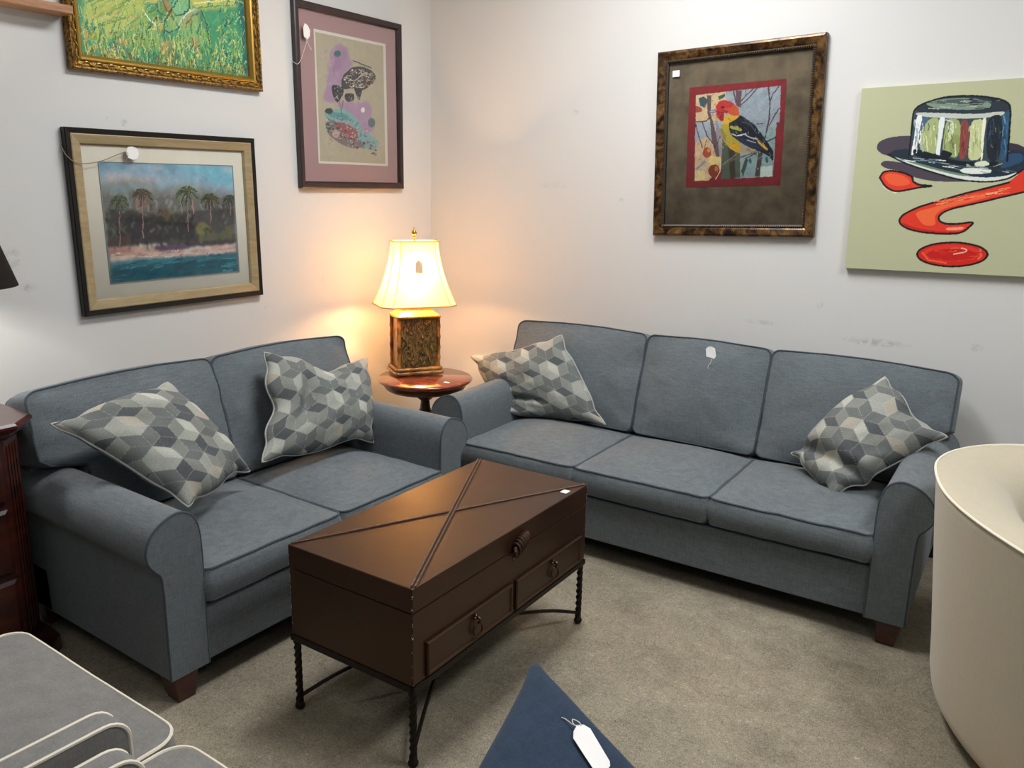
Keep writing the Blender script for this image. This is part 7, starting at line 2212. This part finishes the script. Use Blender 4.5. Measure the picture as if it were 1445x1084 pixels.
# ------------------------------------------------------------------ cream barrel chair
ch = empty('barrel_chair', (3.6, -1.2, 0), 0, 'cream upholstered barrel chair at the right edge in front of the long sofa', 'armchair')
rim = [(3.039, -1.10), (3.047, -.965), (3.090, -.845), (3.160, -.745), (3.262, -.665), (3.42, -.600), (3.62, -.575), (3.85, -.62), (4.05, -.80), (4.14, -1.1), (4.13, -1.45), (3.98, -1.78), (3.75, -1.92), (3.52, -1.875), (3.38, -1.775), (3.235, -1.605), (3.135, -1.445), (3.075, -1.29)]
RC = catmull([(x, y, 0) for x, y in rim], 6, True)
cen = Vector((3.6, -1.22, 0))
def ring_in(d, z, lo=1.0):
    n_ = len(RC); out = []
    for i, p in enumerate(RC):
        t = (RC[(i+1) % n_]-RC[i-1]).normalized(); nrm = Vector((t.y, -t.x, 0))
        if nrm.dot(p-cen) < 0: nrm = -nrm
        q = p-nrm*d; zz = z
        f = min(1, max(0, (p.x-3.55)/.5)); f = f*f*(3-2*f)
        if z > .5: zz = z-.24*f*(z-.3)/.46*lo
        out.append((q.x-3.6, q.y+1.2, zz))
    return out
rings = [ring_in(.105, .045), ring_in(.085, .05), ring_in(.072, .07), ring_in(.066, .10), ring_in(.058, .2), ring_in(.035, .42), ring_in(.014, .62), ring_in(.004, .73), ring_in(.0, .757), ring_in(.004, .762), ring_in(.02, .765), ring_in(.05, .764), ring_in(.09, .758), ring_in(.13, .747), ring_in(.17, .73), ring_in(.21, .70), ring_in(.245, .655), ring_in(.27, .60), ring_in(.29, .52), ring_in(.30, .40)]
b = MB(); b.loft(rings, smooth=True); shell = b.build('shell', M['cream'], ch, sharp=0)
b = MB(); b.tube(ring_in(-.001, .762), .0042, 6, closed=True); b.build('piping', M['cream_welt'], shell)
b = MB(); r1 = [Vector(p) for p in ring_in(.305, .40)]
b.loft([[(p.x*k, p.y*k, z) for p in r1] for k, z in ((.95, .38), (1.0, .40), (1.0, .45), (.96, .475), (.85, .487), (.6, .495), (.2, .50))], smooth=True); b.build('seat_cushion', M['cream'], ch)
b = MB(); b.loft([[(p[0], p[1], z) for p in ring_in(.125, .1)] for z in (0, .046)], smooth=False); b.build('plinth', M['cream_base'], ch)

# ------------------------------------------------------------------ grey cushioned bench seat with white piping, bottom left
gb = empty('sofa', (1.8, -3.41, 0), 0, 'light grey seating with white piped seat cushions at the bottom left', 'sofa')
b = MB(); b.box(-.62, .55, -.32, .30, .10, .365); b.build('base', M['grey'], gb, .01)
def gx(cx, cy, cz): return lambda p: Vector((cx+p.x, cy+p.y, cz+p.z))
cushion('seat_cushion', .70, .68, .09, .055, .012, gx(-.248, -.005, .42), M['grey'], M['cream_welt'], gb, bulge=.006, seed=1, welt=.0040, crease=.002, crown_back=0)
cushion('seat_cushion', .44, .68, .09, .055, .010, gx(.330, -.012, .412), M['grey'], M['cream_welt'], gb, bulge=.006, seed=2, welt=.0040, crease=.002, crown_back=0)
for sx in (-.58, .51):
    for sy in (-.28, .26):
        b = MB(); b.box(sx-.02, sx+.02, sy-.02, sy+.02, 0, .10); b.build('leg', M['black'], gb)
def up_cushion(cx, y1, w_, h_, t_, z0, label, rz=0.0, leanx=0.0):
    cr, sr = math.cos(rz), math.sin(rz)
    def xf(p):   # p.x along Y, p.y up, p.z thickness (+X)
        X = p.z-leanx*(p.y+h_/2); Y = p.x
        return Vector((X*cr-Y*sr, X*sr+Y*cr, p.y+h_/2))
    o = cushion('cushion', w_, h_, t_, .045, .006, xf, M['grey'], M['cream_welt'], None, bulge=.004, seed=5, welt=.0040, crown_back=.006)
    o.location = (cx, y1-w_/2, z0); tag(o, label, 'cushion', 'upright grey cushions'); return o
up_cushion(1.985, -3.245, .46, .180, .052, .477, 'upright grey cushion with white piping, the left and farther of the two', -.02, -.0)
up_cushion(2.085, -3.278, .44, .170, .046, .477, 'upright grey cushion with white piping, lowest at the bottom edge of the picture', -.02)

# ------------------------------------------------------------------ navy pointed ottoman with its tag
ot = empty('ottoman', (2.7, -2.8, 0), 0, 'navy blue upholstered ottoman with a pointed rounded corner', 'ottoman')
oc = [(2.350, -2.398), (2.366, -2.400), (2.40, -2.420), (2.48, -2.462), (2.60, -2.528), (2.72, -2.592), (2.86, -2.675), (2.98, -2.78), (3.02, -2.90), (2.96, -3.02), (2.80, -3.09), (2.63, -3.08), (2.52, -2.985), (2.463, -2.79), (2.415, -2.62), (2.375, -2.49), (2.350, -2.425), (2.344, -2.406)]
OC = catmull([(x-2.7, y+2.8, 0) for x, y in oc], 5, True); cc = Vector((-.02, .05, 0))
def oring(k, z): return [(cc.x+(p.x-cc.x)*k, cc.y+(p.y-cc.y)*k, z) for p in OC]
b = MB(); b.loft([oring(.93, .09), oring(.95, .12), oring(.97, .3), oring(.985, .40), oring(1.0, .425), oring(1.0, .44), oring(.992, .452), oring(.975, .460), oring(.93, .465), oring(.8, .468), oring(.5, .469), oring(.15, .469)], smooth=True)
b.build('upholstery', M['navy'], ot, sharp=0)
for x, y in ((.18, -.08), (-.15, -.15), (-.18, .16)):
    b = MB(); b.lathe([(.014, 0), (.020, .095)], (x, y, 0), 16); b.build('leg', M['black'], ot)
T_ = [(2.5747, -2.5763), (2.5853, -2.5663), (2.6026, -2.5682), (2.645, -2.6021), (2.6838, -2.633), (2.6898, -2.643), (2.6899, -2.6618), (2.6746, -2.6748), (2.657, -2.6632), (2.6254, -2.6413), (2.5874, -2.6143), (2.5772, -2.5957)]
price_tag('price_tag', [(x, y, .472+.010*(1-i/12 if i < 6 else i/12-.2)) for i, (x, y) in enumerate(T_)], 'long white paper tag lying on the navy ottoman',
    [[(2.5787, -2.5772, .483), (2.566, -2.577, .478), (2.5424, -2.5667, .475), (2.527, -2.561, .4705)], [(2.583, -2.573, .483), (2.574, -2.5705, .486), (2.560, -2.571, .486), (2.566, -2.578, .482), (2.578, -2.58, .48)]])
# tag on the sofa's middle back cushion
Yt = -.262
def nearer(p, k=.9915): return tuple(CAM+(Vector(p)-CAM)*k)
price_tag('price_tag', [nearer(q) for q in [(1.9238, Yt, .8736), (1.934, Yt, .886), (1.950, Yt, .889), (1.9688, Yt, .8828), (1.9788, Yt-.004, .8465), (1.972, Yt-.006, .834), (1.9382, Yt-.006, .8272), (1.931, Yt-.004, .836)]], 'white paper tag hanging on the middle back cushion of the long sofa',
    [[nearer(q, .986) for q in [(1.9591, Yt-.006, .830), (1.955, Yt-.008, .81), (1.9453, Yt-.009, .795), (1.948, Yt-.009, .780), (1.950, Yt-.009, .768)]]])
